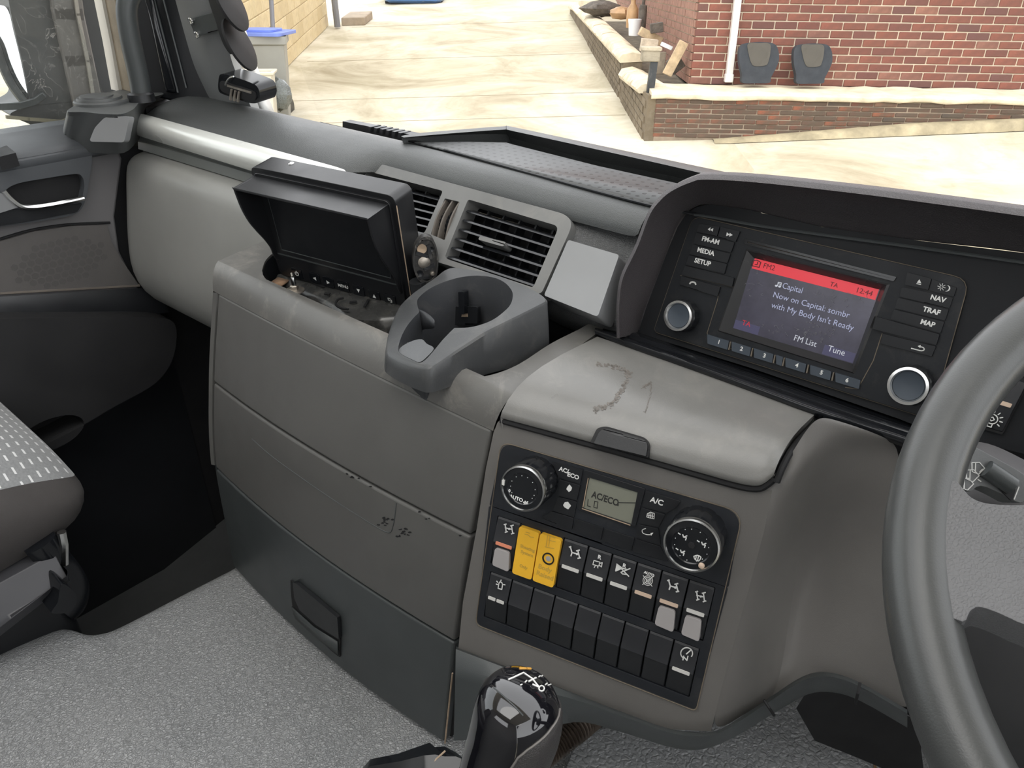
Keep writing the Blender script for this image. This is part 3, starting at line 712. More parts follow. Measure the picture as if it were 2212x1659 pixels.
for c_, a_ in (((518, 96), (536, 140)), ((498, 8), (516, 54))):
    vd = -ray(*c_).normalized(); sd = V((RX.x, RY.x, RZ.x)); ud = V((RX.y, RY.y, RZ.y)); fp = Fr(fbk.P(*fbk.uv(*c_), -.01), vd * .30 + sd * .85 + ud * .42, (0, 0, 1))
    ca = fp.uv(*c_); ra = V(fp.uv(*a_)) - V(ca)
    mb = MB(); mb.lathe(fp, ca[0], ca[1], [(.0, -.006), (.034, -.005), (.041, -.002), (.041, .002), (.035, .004), (.0, .004)], 32, cap=False); build('round_pad', mb, DEEP, t)
# connector box in front of the pillar foot
CB_N = V((-.10, 1, .10)); cbp = on(516, 196, CB_N, CB_N.dot(pp(505, 205)) - .035)
fcx = Fr(cbp, -CB_N, V((.0, 0, 1)))
t = thing('sensor_box', 'black rounded sensor box with three pins at the foot of the pillar', 'sensor', cbp)
ol = [fcx.uv(*p) for p in cr([(471, 186), (473, 166), (478, 160), (492, 161), (540, 178), (556, 188), (561, 205), (559, 218), (553, 223), (536, 222), (500, 210), (480, 203), (473, 197)], 4, True)]
mb = MB(); mb.plate(fcx, [tuple(p) for p in ol], -.035, .0); build('case', mb, BLACKG, t, bevel=.005, seg=3, ang=50)
il = [fcx.uv(*p, .001) for p in cr([(476, 188), (478, 175), (500, 181), (545, 196), (553, 206), (551, 216), (536, 217), (500, 205), (482, 198)], 4, True)]
mb = MB(); mb.plate(fcx, [tuple(p) for p in il], -.001, .002); build('face', mb, DEEP, t)
for a, b2 in (((505, 192), (502, 214)), ((513, 195), (510, 216)), ((521, 197), (518, 218))):
    mb = MB(); mb.tube([fcx.P(*fcx.uv(*a), .004), fcx.P(*fcx.uv(*b2), .004)], .0022, 8); build('pin', mb, STEEL, t)
mb = MB(); mb.tube([fcx.P(*fcx.uv(*p), .006) for p in cr([(511, 163), (503, 166), (496, 174), (493, 182)], 5)], .0014, 6); build('wire', mb, CHROME, t)
mb = MB(); mb.strokes(fcx, [[fcx.uv(495, 184), fcx.uv(545, 199)]], .003, .001, .004); build('terminal_strip', mb, STEEL, t)
# =================================================================== passenger door
SILL = -.298
t = door = thing('passenger_door', 'grey and black passenger door with chrome pull and speaker grille', 'door', (DX, .3, -1.2))
fd = Fr((DX, 0, 0), (1, 0, 0), (0, 0, 1))
dq = lambda l, c=0: [fd.uv(*p, c) for p in l]
DGREY = plastic('door_grey_plastic', (.155, .15, .152), .5, 1100, .2, .0004, .08, 6)
DBLK = plastic('door_black_plastic', (.07, .075, .082), .5, 1100, .2, .0004, .08, 6)
# grey lower panel
pan = dq([(-700, 600), (-700, 330), (200, 330), (262, 330), (268, 345), (252, 470), (262, 545), (306, 632), (-700, 760)])
mb = MB(); mb.plate(fd, pan, -.06, -.006); build('door_panel', mb, DGREY, t, bevel=.004)
# sill with window switch recess
mb = MB()
s0, s1 = onZ(-300, 372, SILL), onZ(150, 318, SILL)
rows = []
for px, y_in in ((-.35, 0), (-.1, 0), (.1, 0), (.3, 0), (.42, 0), (.52, 0), (.56, 0)):
    rows.append([V((x, px, z)) for x, z in ((-1.55, SILL + .012), (-1.50, SILL + .012), (-1.43, SILL + .006), (-1.395, SILL + .001), (-1.384, SILL - .008), (-1.386, SILL - .022), (-1.398, SILL - .026))])
mb.grid(rows); build('sill_top', mb, DBLK, t, sub=1)
# black upper block with the pull recess
blk = dq(cr([(-60, 372), (0, 350), (80, 336), (160, 322), (190, 322), (199, 338), (192, 395), (182, 440), (163, 462), (120, 472), (60, 482), (0, 490), (-60, 498)], 3, True), .012)
rec = dq(cr([(12, 412), (40, 396), (100, 385), (160, 376), (176, 380), (182, 396), (180, 415), (170, 436), (120, 441), (70, 449), (44, 444), (24, 430)], 4, True), .012)
mb = MB(); mb.plate(fd, [tuple(p) for p in blk], -.006, .012, [[tuple(p) for p in rec]]); build('armrest_block', mb, DBLK, t, bevel=.003)
mb = MB(); mb.plate(fd, [tuple(p) for p in rec], -.05, -.004); build('pull_recess', mb, DEEP, t)
pr = cr(dq([(8, 412), (22, 428), (44, 444), (70, 448), (110, 443), (150, 435), (181, 428)], .02), 5)
mb = MB(); mb.tube([fd.P(*p, .02) for p in pr], .0042, 10); build('chrome_pull', mb, CHROME, t)
mb = MB(); mb.plate(fd, [tuple(p) for p in rpoly(dq([(-40, 420), (4, 416), (20, 428), (46, 446), (2, 460), (-40, 470)], .02), .006)], -.004, .02); build('release_lever', mb, SILVER, t, bevel=.004, label='silver release lever')
mb = MB(); mb.plate(fd, [tuple(p) for p in rpoly(dq([(-40, 458), (0, 452), (60, 452), (125, 446), (168, 440), (178, 438), (166, 458), (60, 478), (-40, 494)], .014), .004)], .010, .016); build('lower_pull_lip', mb, BLACK, t, bevel=.002)
# window switch
sw = [onZ(x, y, SILL + .008) for x, y in ((-8, 322), (14, 314), (34, 330), (-6, 340))]
mb = MB(); mb.hexa([p - V((0, 0, .02)) for p in sw] + sw); build('window_switch_recess', mb, DEEP, t)
# speaker grille
sg_ = rpoly(dq([(-120, 560), (0, 522), (70, 501), (150, 489), (232, 486), (240, 520), (262, 560), (300, 615), (140, 624), (0, 633), (-120, 640)], 0), .004)
mb = MB(); mb.plate(fd, sg_, -.01, 0.0); gr = build('speaker_grille', mb, plastic('speaker_cloth', (.105, .098, .094), .8, 1500, .5, .0006, .1, 8), t, bevel=.002)
mb = MB(); mb.tube([fd.P(*p, -.004) for p in cr(dq([(-120, 555), (0, 518), (70, 498), (150, 486), (240, 482)]), 4)], .0022, 6); build('grille_seam', mb, DEEP, t)
mb = MB(); mb.tube([fd.P(*p, -.002) for p in cr(dq([(-120, 642), (0, 634), (140, 626), (302, 617)]), 4)], .003, 6); build('grille_lower_edge', mb, plastic('dusty_edge', (.15, .13, .11), .7, 500, .2, .0004, .2, 8), t)
HEX = plastic('speaker_hex', (.088, .083, .080), .8, 1500, .5, .0006, .1, 8)
ca = V(fd.uv(132, 566)); rx = abs(fd.uv(235, 566)[0] - ca.x); ry = abs(fd.uv(132, 514)[1] - ca.y); hr = rx / 11.5
me_h = None
for i in range(-14, 15):
    for j in range(-12, 13):
        a = ca.x + (i + (j % 2) * .5) * hr * 1.95; b2 = ca.y + j * hr * 1.69
        if ((a - ca.x) / rx) ** 2 + ((b2 - ca.y) / ry) ** 2 < 1:
            if me_h is None:
                mb = MB(); mb.plate(fd, [(a + hr * .88 * math.sin(k * math.pi / 3), b2 + hr * .88 * math.cos(k * math.pi / 3)) for k in range(6)], -.002, .0005, back=False)
                h0 = build('grille_cell', mb, HEX, gr); me_h = h0.data; base = (a, b2, h0.location.copy())
            else:
                o = bpy.data.objects.new('grille_cell', me_h); link(o, gr)
                o.location = base[2] + fd.u * (a - base[0]) + fd.v * (b2 - base[1])
# dark lower door with bottle pocket
lowd = dq([(-700, 760), (-300, 660), (0, 640), (300, 622), (330, 650)], 0)
mb = MB(); rows = []
for px in (-400, -150, 0, 100, 200, 300, 345):
    a = onX(px, 641 - px * .062, DX); rows.append([a, a + V((.012, 0, -.02)), a + V((.012, 0, -.05)), V((DX - .02, a.y, a.z - .075)), V((DX - .02, a.y, -1.22))])
mb.grid(rows); build('lower_panel', mb, BLACK, t)
pk = dq(cr([(-300, 760), (-100, 700), (200, 690), (345, 690), (384, 705), (384, 760), (365, 805), (330, 840), (250, 884), (180, 925), (75, 975), (-80, 1010), (-300, 1050)], 4, True), .06)
mb = MB(); mb.plate(fd, [tuple(p) for p in pk], -.02, .05, [ell(*fd.uv(112, 938, .05), .055, .030, 28)]); build('bottle_pocket', mb, plastic('pocket_black', (.022, .022, .023), .5, 900, .2, .0003, .1, 8), t, bevel=.006, ang=60)
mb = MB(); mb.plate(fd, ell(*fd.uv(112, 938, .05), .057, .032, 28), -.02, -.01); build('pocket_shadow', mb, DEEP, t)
# door frame and its dirty glass
fw = Fr((-1.47, 0, 0), (1, 0, 0), (0, 0, 1)); wq = lambda l: [fw.uv(*p) for p in l]
fr_o = wq([(170, -460), (262, -80), (270, -10), (292, 95), (318, 210), (300, 212), (276, 200), (256, 95), (238, 0), (226, -80), (135, -460)])
mb = MB(); mb.plate(fw, fr_o, -.03, .02); build('window_frame', mb, SEAL, t, bevel=.004)
mb = MB(); mb.plate(fw, wq([(130, -460), (222, -80), (231, 0), (250, 95), (268, 200), (280, 200), (262, 95), (243, 0), (235, -80), (145, -460)]), -.05, -.02); build('sunlit_frame_edge', mb, plastic('sunlit_seal_tone', (.47, .45, .40), .6, 200, .2, .001, .1, 5), t)  # sunlit edge of the window seal, put into a paler colour
GLD = glass('dirty_glass', dirt=.14, tint=(.80, .83, .83), streak=True)
gp = [fw.P(*p, -.04) for p in wq([(292, 215), (264, -100)])]
mb = MB(); mb.grid([[V((-1.51, y, SILL + .0)), V((-1.51, y - .09 if y > .3 else y, .68))] for y in (-.9, -.3, 0, .3, .62)])
wg = build('window_glass', mb, GLD, t)
# outside skin of the door and white cab side behind
mb = wbox(-1.58, -.95, -1.6, -1.52, .50, SILL - .02); build('outer_skin', mb, WHITEP, t, bevel=.01)
# =================================================================== outside mirror
MX = -1.78
t = thing('wing_mirror', 'large black wing mirror outside the passenger window', 'mirror', (MX, .55, -.3))
fm = Fr((MX, 0, 0), (1, -.12, 0), (0, 0, 1)); mq = lambda l, c=0: [fm.uv(*p, c) for p in l]
hs = rpoly(mq([(-40, -340), (190, -340), (236, -90), (240, 0), (262, 210), (262, 345), (133, 302), (64, 268), (15, 248), (40, 236), (66, 222), (58, 180), (45, 120), (30, 60), (20, 10)]), .012)
HOUS = plastic('grey_mirror_housing', (.060, .062, .062), .5, 100, .2, .001, .12, 4)
gl_ = rpoly(mq([(-60, 18), (2, 20), (18, 30), (28, 80), (48, 160), (62, 205), (60, 215), (45, 222), (-60, 224)], 0), .012)
mb = MB(); mb.plate(fm, hs, -.16, 0); build('housing', mb, HOUS, t, bevel=.012, seg=3, ang=50)
mb = MB(); mb.strokes(fm, [mq([(90, -330), (128, -90), (146, 30), (168, 130), (192, 240)])], .055, -.005, .012); build('support_arm', mb, plastic('brown_grey_arm', (.16, .15, .14), .5, 100, .2, .001, .12, 4), t, bevel=.006)
mb = MB(); mb.strokes(fm, [mq([(150, -60), (163, 30), (184, 130), (200, 230)])], .006, .010, .018); build('arm_ridge', mb, plastic('pale_ridge', (.33, .31, .27), .5, 100, .2, .001, .12, 4), t)
mb = MB(); mb.strokes(fm, [mq([(-60, 232), (40, 228), (75, 218), (92, 205)])], .012, -.002, .010); build('lower_rim', mb, CHAR, t, bevel=.003)
mb = MB(); mb.strokes(fm, [mq([(14, 252), (60, 256), (133, 262), (150, 256)])], .006, 0, .008); build('seam_strip', mb, plastic('olive_strip', (.22, .20, .14), .6, 100, .2, .001, .12, 4), t)
fg = Fr(fm.P(*fm.uv(20, 120), -.03), V((.585, -.81, .05)), (0, 0, 1))
mir = flat('mirror_silver', (.85, .87, .88), .02, metal=1.0)
mb = MB(); mb.plate(fg, rpoly([fg.uv(*p) for p in [(-60, 10), (14, 12), (24, 40), (44, 120), (63, 205), (60, 220), (44, 200), (24, 170), (8, 130), (-12, 80), (-60, 40)]], .01), -.006, 0); build('mirror_glass', mb, mir, t, bevel=.002)
mb = MB(); mb.tube([fg.P(*fg.uv(*p), .006) for p in cr([(-60, 36), (-12, 84), (8, 136), (26, 176), (48, 208), (62, 222)], 5)], .008, 8); build('inner_rim', mb, CHAR, t)
# =================================================================== passenger seat
m, nt, b = _mat('dashed_seat_cloth'); co = _co(nt)
sp = _n(nt, 'ShaderNodeSeparateXYZ'); nt.links.new(co, sp.inputs[0])
def mth(op, a, b2=None):
    n = _n(nt, 'ShaderNodeMath', operation=op)
    for i, x in enumerate((a, b2)):
        if x is None: continue
        if isinstance(x, (int, float)): n.inputs[i].default_value = x
        else: nt.links.new(x, n.inputs[i])
    return n.outputs[0]
rowx = mth('MULTIPLY', sp.outputs[1], 1 / .0125); row = mth('FLOOR', rowx); fx = mth('FRACT', rowx)
yo = mth('ADD', mth('MULTIPLY', sp.outputs[0], 1 / .0185), mth('MULTIPLY', row, .37)); fy = mth('FRACT', yo)
dash = mth('MULTIPLY', mth('LESS_THAN', mth('ABSOLUTE', mth('SUBTRACT', fx, .5)), .11), mth('LESS_THAN', fy, .48))
k = _mix(nt, dash, _ramp(nt, _noise(nt, co, 300, 3), [(.3, (.20, .205, .208)), (.7, (.25, .255, .258))]), (.66, .66, .66))
nt.links.new(k, b.inputs['Base Color']); b.inputs['Roughness'].default_value = .9; b.inputs['Sheen Weight'].default_value = .3
_bump(nt, b, _noise(nt, co, 900, 2), .3, .0006); SEATC = m
SEATB = plastic('brown_grey_seat_cloth', (.062, .057, .055), .95, 700, .5, .0008, .08, 12)
t = thing('passenger_seat', 'passenger seat with grey dashed cloth cushion at the left edge', 'seat', (-1.25, .0, -.95))
# cushion as a loft along Y of cross sections in X/Z
SX = -1.02
def sec(y, T, rx_, B):
    D = T - B
    return [V((SX + x_ + (rx_ if x_ > -.2 else 0), y, T - D * f)) for x_, f in ((-.5, .02), (-.25, 0), (-.13, 0), (-.085, .03), (-.05, .12), (-.02, .27), (0, .45), (.002, .62), (-.012, .90), (-.05, 1.0), (-.5, 1.0))]
rows = [sec(-.60, -.555, 0, -.775), sec(-.30, -.55, 0, -.785), sec(0, -.553, 0, -.785), sec(.10, -.562, 0, -.78), sec(.17, -.582, 0, -.77), sec(.22, -.612, -.004, -.756), sec(.25, -.642, -.016, -.742), sec(.264, -.672, -.04, -.724), sec(.268, -.692, -.07, -.706)]
mb = MB(); mb.grid([r[:6] for r in rows]); build('seat_cushion', mb, SEATC, t, sub=2, label='light grey cloth cushion with white dashes')
mb = MB(); mb.grid([r[5:] for r in rows]); mb.fan(rows[-1][5:]); build('side_bolster', mb, SEATB, t, sub=1, label='dark brown grey side bolster')
mb = MB(); rows = []
for y in (-.6, -.3, -.1, .03, .11, .16, .19):
    d = max(0, (y + .15)) * .27; rows.append([V((SX - .4, y, -.745 - .01)), V((SX + .005, y, -.765 + d * .2)), V((SX + .03, y, -.80 + d * .2)), V((SX + .035, y, -.86 + d)), V((SX + .02, y, -.885 + d)), V((SX - .4, y, -.89 + d))])
mb.grid(rows); mb.fan(rows[-1]); build('side_cover', mb, plastic('seat_side_plastic', (.045, .045, .05), .42, 900, .1, .0003, .08, 6), t, bevel=.006, ang=50)
fs_ = Fr((SX + .035, 0, 0), (1, 0, 0), (0, 0, 1)); sq = lambda l, c=0: [fs_.uv(*p, c) for p in l]
mb = MB(); mb.plate(fs_, [tuple(p) for p in sq(cr([(118, 1248), (135, 1252), (152, 1272), (150, 1292), (138, 1306), (118, 1310), (98, 1308), (112, 1285)], 4, True))], -.03, .02); build('tilt_lever', mb, BLACKG, t, bevel=.008, seg=3)
mb = MB(); mb.tube([fs_.P(*p, -.04) for p in sq(cr([(112, 1200), (140, 1235), (168, 1270), (184, 1300), (180, 1335), (165, 1352)], 4))], .022, 10, flat=.6); build('front_frame', mb, BLACKG, t)
mb = MB(); mb.tube([fs_.P(*p, -.03) for p in sq([(153, 1170), (158, 1196), (158, 1240)])], .006, 8); build('height_bar', mb, CHROME, t)
mb = MB(); rows = [[V((SX - .25 + a * w_, y_, z_)) for a, y_ in ((-.25, -.62 - o_), (-.22, -.50 - o_), (0, -.52 - o_), (.22, -.50 - o_), (.25, -.62 - o_), (.2, -.68 - o_), (-.2, -.68 - o_))] for z_, w_, o_ in ((-.60, .9, 0), (-.40, 1, .02), (-.1, 1, .06), (.05, .85, .08), (.09, .5, .09))]; mb.grid(rows, cu=True); mb.fan(rows[-1]); build('backrest', mb, SEATB, t, sub=1)
mb = wbox(-1.45, -.6, -1.22, SX + .0, .19, -.80); build('seat_base', mb, BLACK, t, bevel=.02)
# =================================================================== dashboard
dash = thing('dashboard', 'dark grey moulded dashboard with pale trim strip across the cab', 'dashboard', (-.4, .6, -1.2))
LX = -1.40
def prof_loft(prof, xs, fn=None):
    return [[V((x, y, z)) + (fn(x, i) if fn else V((0, 0, 0))) for i, (y, z) in enumerate(prof)] for x in xs]
def xr(a, b, n): return [a + (b - a) * i / (n - 1) for i in range(n)]
# top pad
def padf(x, i):
    k = min(1, max(0, (x + .84) / .03)); k = k * k * (3 - 2 * k)      # right of -0.9 the skin drops to the vent frame
    sh = {5: (.017, -.002), 6: (.032, -.001), 7: (.046, 0)}.get(i, (0, 0)); return V((0, sh[0] * k, sh[1] * k))
pad = [(.86, -.30), (.78, -.268), (.742, -.252), (.715, -.245), (.685, -.245), (.655, -.252), (.632, -.262), (.618, -.272)]
rows = prof_loft(pad, xr(-1.385, -.405, 40), padf)
end0 = [p + V((-.02, 0, -.012)) for p in rows[0]]
mb = MB(); mb.grid([end0] + rows); build('top_pad', mb, PAD, dash, ang=80, sub=1)
# pad end piece right of the vent, coarse skin
CORN = [[(1236, 400), (1290, 417), (1350, 434), (1408, 446)], [(1234, 470), (1280, 480), (1335, 495), (1392, 505)], [(1238, 520), (1275, 543), (1315, 572), (1362, 590)], [(1180, 600), (1260, 635), (1310, 655), (1350, 672)], [(1165, 640), (1230, 690), (1300, 710), (1345, 720)], [(1150, 668), (1225, 712), (1295, 730), (1345, 740)]]
CY_ = [.70, .672, .652, .625, .618, .64]
rows = [[onY(x, y, yy + .003 * j) for j, (x, y) in enumerate(r)] for r, yy in zip(CORN, CY_)]
mb = MB(); mb.grid(rows); build('pad_corner', mb, PADC, dash, ang=80, sub=2)
# silver trim strip and groove below it
tr = [(.622, -.266), (.612, -.267), (.603, -.270), (.598, -.279), (.599, -.289), (.603, -.296), (.607, -.301)]
mb = MB(); mb.grid(prof_loft(tr, xr(LX, -.825, 12))); build('trim_strip', mb, SILVERW, dash, ang=60, sub=1, label='pale silver trim strip')
gv = [(.607, -.300), (.611, -.302), (.611, -.308), (.607, -.310), (.604, -.324), (.612, -.326), (.612, -.332), (.607, -.334), (.607, -.345)]
mb = MB(); mb.grid(prof_loft(gv, xr(LX + .003, -.82, 8), lambda x, i: V((0, .014 * (x - LX) / .6, 0)))); build('groove_strip', mb, plastic('grooved_grey', (.14, .148, .14), .42, 900, .1, .0003, .06, 6), dash)
# end block of the trim on the corner pod
ec = [onX(228, 252, -1.445), onX(283, 251, -1.395), onX(279, 276, -1.39), onX(270, 309, -1.39), onX(193, 306, -1.44), onX(203, 278, -1.448)]
fe = Fr(sum(ec, V()) / 6 * .91, V((.55, -.80, .22)), (0, 0, 1))
eo = [fe.uv(*p) for p in ((228, 253), (282, 251), (276, 278), (270, 308), (194, 306), (206, 276))]
mb = MB(); mb.plate(fe, rpoly(eo, .006), -.012, .002); build('trim_end_cap', mb, SILVER, dash, bevel=.003, seg=3, label='silver end cap of the trim')
# knee panel (glovebox front)
kp = [(.640, -.322), (.604, -.326), (.585, -.330), (.573, -.338), (.566, -.352), (.556, -.395), (.545, -.44), (.535, -.49), (.532, -.53), (.542, -.57), (.570, -.605), (.64, -.64)]
def kf(x, i):
    t = (x - LX) / .5; e = max(0, 1 - t / .04)
    return V((0, .02 * e * e + .01 * t, -.004 * e * e))
mb = MB(); mb.grid(prof_loft(kp, [LX + d for d in (0, .006, .014, .03, .06, .12, .20, .28, .36, .42, .465)], kf)); build('knee_panel', mb, GREYL, dash, ang=80, sub=1, label='grey curved knee panel')
# corner pod with round tweeter
PT, PB = -.24, -.312
to = cr([onZ(x, y, PT) for x, y in ((146, 241), (160, 229), (205, 206), (255, 195), (292, 190), (350, 200), (345, 206), (318, 212), (300, 222), (288, 236), (262, 246), (225, 246), (185, 242))], 4, True)
bo = cr([onZ(x, y, PB) for x, y in ((132, 302), (150, 262), (195, 230), (250, 215), (310, 215), (372, 225), (366, 232), (340, 250), (318, 275), (300, 300), (268, 330), (205, 330), (160, 322))], 4, True)
mid_ = [lerp(a, b_, .12) + (a - b_) * .0 for a, b_ in zip(to, bo)]
PODM = plastic('pod_plastic', (.075, .079, .079), .45, 1000, .25, .0004, .08, 6)
cen = sum(to, V()) / len(to)
mb = MB(); mb.grid([[lerp(cen, p, .94) for p in to], to, mid_, bo], cu=True); mb.fan([lerp(cen, p, .94) for p in to]); build('corner_pod', mb, PODM, dash, ang=50, bevel=.004)
ft_ = Fr(onZ(222, 222, PT), (0, 0, 1), (0, 1, 0))
ra = V(ft_.uv(268, 210)); rb = V(ft_.uv(174, 233)); rr = (ra - rb).length / 2; cc_ = (ra + rb) / 2
for k, (r_, h) in enumerate(((1.0, .006), (.80, .010), (.60, .013))):
    mb = MB(); off = (ra - rb).normalized() * (-rr * (1 - r_) * .55)
    mb.lathe(ft_, cc_.x + off.x, cc_.y + off.y, [(rr * r_ * .9, -.002), (rr * r_ * .9, h * .6), (rr * r_ * .86, h), (rr * r_ * .5, h + .0015), (.0005, h + .002)], 36); build('tweeter_ring', mb, PODM, dash)
# storage shelf on top of the dash
SH = plastic('shelf_rubber', (.10, .107, .109), .45, 800, .15, .0004, .08, 6)
m, nt, b = _mat('perforated_shelf_mat'); co = _co(nt)
vo = _n(nt, 'ShaderNodeTexVoronoi', feature='F1'); vo.inputs['Scale'].default_value = 78; vo.inputs['Randomness'].default_value = .12; nt.links.new(co, vo.inputs['Vector'])
vo.voronoi_dimensions = '2D'
h = _ramp(nt, vo.outputs['Distance'], [(.16, (0, 0, 0)), (.22, (1, 1, 1))])
k = _mix(nt, h, (.012, .012, .012), _ramp(nt, _noise(nt, co, 8, 4), [(.3, (.05, .053, .054)), (.7, (.07, .074, .075))]))
nt.links.new(k, b.inputs['Base Color']); b.inputs['Roughness'].default_value = .42; _bump(nt, b, h, .5, .001); SHM = m
shelf = thing('dash_shelf', 'shallow perforated storage tray on top of the dashboard', 'tray', onZ(1150, 350, -.26))
rim_o = [onZ(x, y, -.236) for x, y in ((866, 294), (900, 288), (990, 280), (1085, 273), (1112, 275), (1300, 315), (1560, 370), (1605, 378), (1640, 388))]
rim_i = [onZ(x, y, -.236) for x, y in ((872, 297), (915, 293), (1000, 286), (1088, 280), (1108, 283), (1295, 324), (1545, 381), (1570, 392), (1575, 405))]
flo = [onZ(x, y, -.268) for x, y in ((868, 298), (925, 305), (1010, 304), (1094, 306), (1108, 310), (1290, 356), (1500, 402), (1530, 420), (1520, 440))]
base_ = [p + V((0, .03, -.06)) for p in rim_o]
rim_o2 = [p + V((0, .004, -.012)) for p in rim_o]
rin2 = [lerp(a, b_, .12) for a, b_ in zip(rim_i, flo)]
S = lambda l: cr(l, 4)
mb = MB(); mb.grid([S(base_), S(rim_o2), S(rim_o), S(rim_i), S(rin2), S(flo)]); build('raised_rim', mb, PAD, shelf, ang=75)
fl_ = [onZ(x, y, -.268) for x, y in ((868, 299), (925, 305), (1010, 304), (1094, 306), (1108, 310), (1290, 356), (1500, 402), (1530, 420), (1500, 470), (1420, 452), (1290, 418), (1100, 366), (960, 325))]
fz = Fr((0, 0, -.2465), (0, 0, 1), (0, 1, 0))
mb = MB(); fzp = [((p.x), (p.y)) for p in [onZ(x, y, -.2440) for x, y in ((868, 300), (925, 307), (1010, 306), (1094, 308), (1108, 312), (1290, 358), (1500, 404), (1540, 420), (1520, 466), (1420, 447), (1290, 414), (1100, 362), (960, 323))]]
mb.poly(Fr((0, 0, 0), (0, 0, 1), (0, 1, 0)), fzp, (), -.2440); build('perforated_mat', mb, SHM, shelf, solid=.002)
mb = MB(); mb.tube(cr([V((p[0], p[1], -.2440)) for p in fzp[-5:]], 4), .0016, 6); build('lip_edge', mb, BLACK, shelf)
# black scuttle teeth beyond the pad
t = thing('scuttle_grille', 'black toothed scuttle strip just past the dash top edge', 'grille', onZ(830, 280, -.30))
fsx = Fr(onY(830, 285, .99), (0, -1, 0), (0, 0, 1))
mb = MB(); mb.plate(fsx, [fsx.uv(*p) for p in ((740, 262), (900, 293), (900, 330), (740, 306))], -.02, 0); build('strip', mb, BLACK, t)
for k in range(6):
    x = 800 + k * 13; mb = MB(); mb.plate(fsx, [fsx.uv(*p) for p in ((x, 272 + k * 2.6), (x + 6, 273.5 + k * 2.6), (x + 5, 284 + k * 2.6), (x - 1, 283 + k * 2.6))], -.02, .006); build('tooth', mb, BLACK, t)
# =================================================================== centre fascia, lid, cowl
HN = V((-.252, .925, -.284)).normalized(); HD = .75 * HN.dot(ray(1085, 960))
fh = Fr(on(1085, 960, HN, HD), -HN, (0, 0, 1)); hu = fh.uv
def hp_(x, y, c=0.0): return fh.P(*fh.uv(x, y, c), c)
# panel opening outline
OUT = rpoly([hu(*p) for p in ((1083, 953), (1606, 1106), (1504, 1535), (1028, 1348))], [.012, .016, .005, .007], 5)
HOLE = rpoly([hu(*p) for p in ((1086, 957), (1602, 1109), (1501, 1530), (1032, 1345))], [.012, .016, .005, .006], 5)
OUTL = [hu(*p) for p in cr([(1070, 930), (1085, 905), (1100, 902)], 3)] 
fas_o = [hu(*p) for p in [(1066, 935), (1075, 912), (1088, 903), (1200, 935), (1340, 974), (1500, 1020), (1640, 1052), (1668, 1060), (1650, 1150), (1610, 1300), (1560, 1480), (1536, 1580), (1440, 1575), (1330, 1534), (1240, 1500), (1120, 1452), (990, 1402), (1000, 1300), (1030, 1140), (1050, 1010)]]
mb = MB(); mb.plate(fh, fas_o, -.02, 0, [HOLE]); build('centre_fascia', mb, GREY, dash, bevel=.0015)
# cowl that turns away to the right of the fascia: grid of (pixel, depth along the sight line)
def zpt(x, y, z): return ray(x, y) * z
def zh(x, y): r = ray(x, y); return HD / HN.dot(r)
cw = [
    [(1640, 1052, 0), (1690, 1012, .006), (1722, 960, .010), (1762, 897, .018), (1800, 905, .03)],
    [(1664, 1058, 0), (1712, 1030, .004), (1752, 985, .010), (1800, 930, .03), (1930, 948, .05)],
    [(1658, 1110, 0), (1705, 1070, .008), (1760, 1010, .03), (1830, 960, .05), (1940, 975, .06)],
    [(1646, 1160, 0), (1690, 1130, .012), (1745, 1090, .05), (1830, 1040, .06), (1950, 1050, .06)],
    [(1628, 1230, 0), (1668, 1215, .014), (1720, 1200, .085), (1820, 1165, .085), (1950, 1165, .07)],
    [(1606, 1310, 0), (1648, 1310, .012), (1700, 1310, .09), (1800, 1290, .075), (1950, 1300, .06)],
    [(1580, 1400, 0), (1622, 1405, .012), (1690, 1410, .085), (1790, 1390, .065), (1950, 1430, .055)],
    [(1552, 1500, 0), (1600, 1500, .012), (1675, 1475, .075), (1785, 1450, .06), (1960, 1525, .055)],
    [(1536, 1582, 0), (1580, 1562, .012), (1660, 1508, .07), (1775, 1458, .06), (1965, 1535, .055)]]
rows = [[zpt(x, y, zh(x, y) + d) for x, y, d in r] for r in cw]
mb = MB(); mb.grid(rows); build('column_cowl', mb, GREY, dash, ang=80, sub=3)
# lower trim strip along the bottom of fascia and cowl
te = [(985, 1396, 0), (1120, 1449, 0), (1240, 1497, 0), (1330, 1532, 0), (1440, 1572, 0), (1500, 1581, .002), (1540, 1580, .002), (1580, 1562, .010), (1660, 1508, .06), (1735, 1460, .07), (1790, 1452, .06), (1860, 1475, .055), (1960, 1533, .05)]
be = [(980, 1600, 0), (1110, 1590, 0), (1240, 1560, 0), (1330, 1578, 0), (1440, 1612, 0), (1500, 1620, .002), (1540, 1612, .002), (1590, 1590, .010), (1680, 1536, .06), (1745, 1500, .07), (1800, 1496, .06), (1860, 1515, .055), (1960, 1572, .05)]
def band(te, f0, f1, dz): return [zpt(lerp(a[0], b_[0], f0), lerp(a[1], b_[1], f0), zh(a[0], a[1]) + a[2] + dz) for a, b_ in zip(te, be)]
mb = MB(); mb.grid([cr(band(te, 0, 0, .006), 4), cr(band(te, 0.03, 0, -.012), 4), cr(band(te, .22, 0, -.020), 4), cr(band(te, .35, 0, -.018), 4), cr(band(te, 1, 0, -.004), 4), cr(band(te, 1, 0, .03), 4)])
build('lower_trim', mb, CHAR, dash, ang=40)
for xa, ya, xb, yb in ((1650, 1512, 1672, 1545), (1858, 1474, 1848, 1520)):
    z0 = zh(xa, ya) + .055; 
    mb = MB(); mb.tube([zpt(xa, ya, z0 - .032), zpt(lerp(xa, xb, .5), lerp(ya, yb, .5), z0 - .034), zpt(xb, yb, z0 - .022)], .0014, 6); build('trim_joint', mb, DEEP, dash)
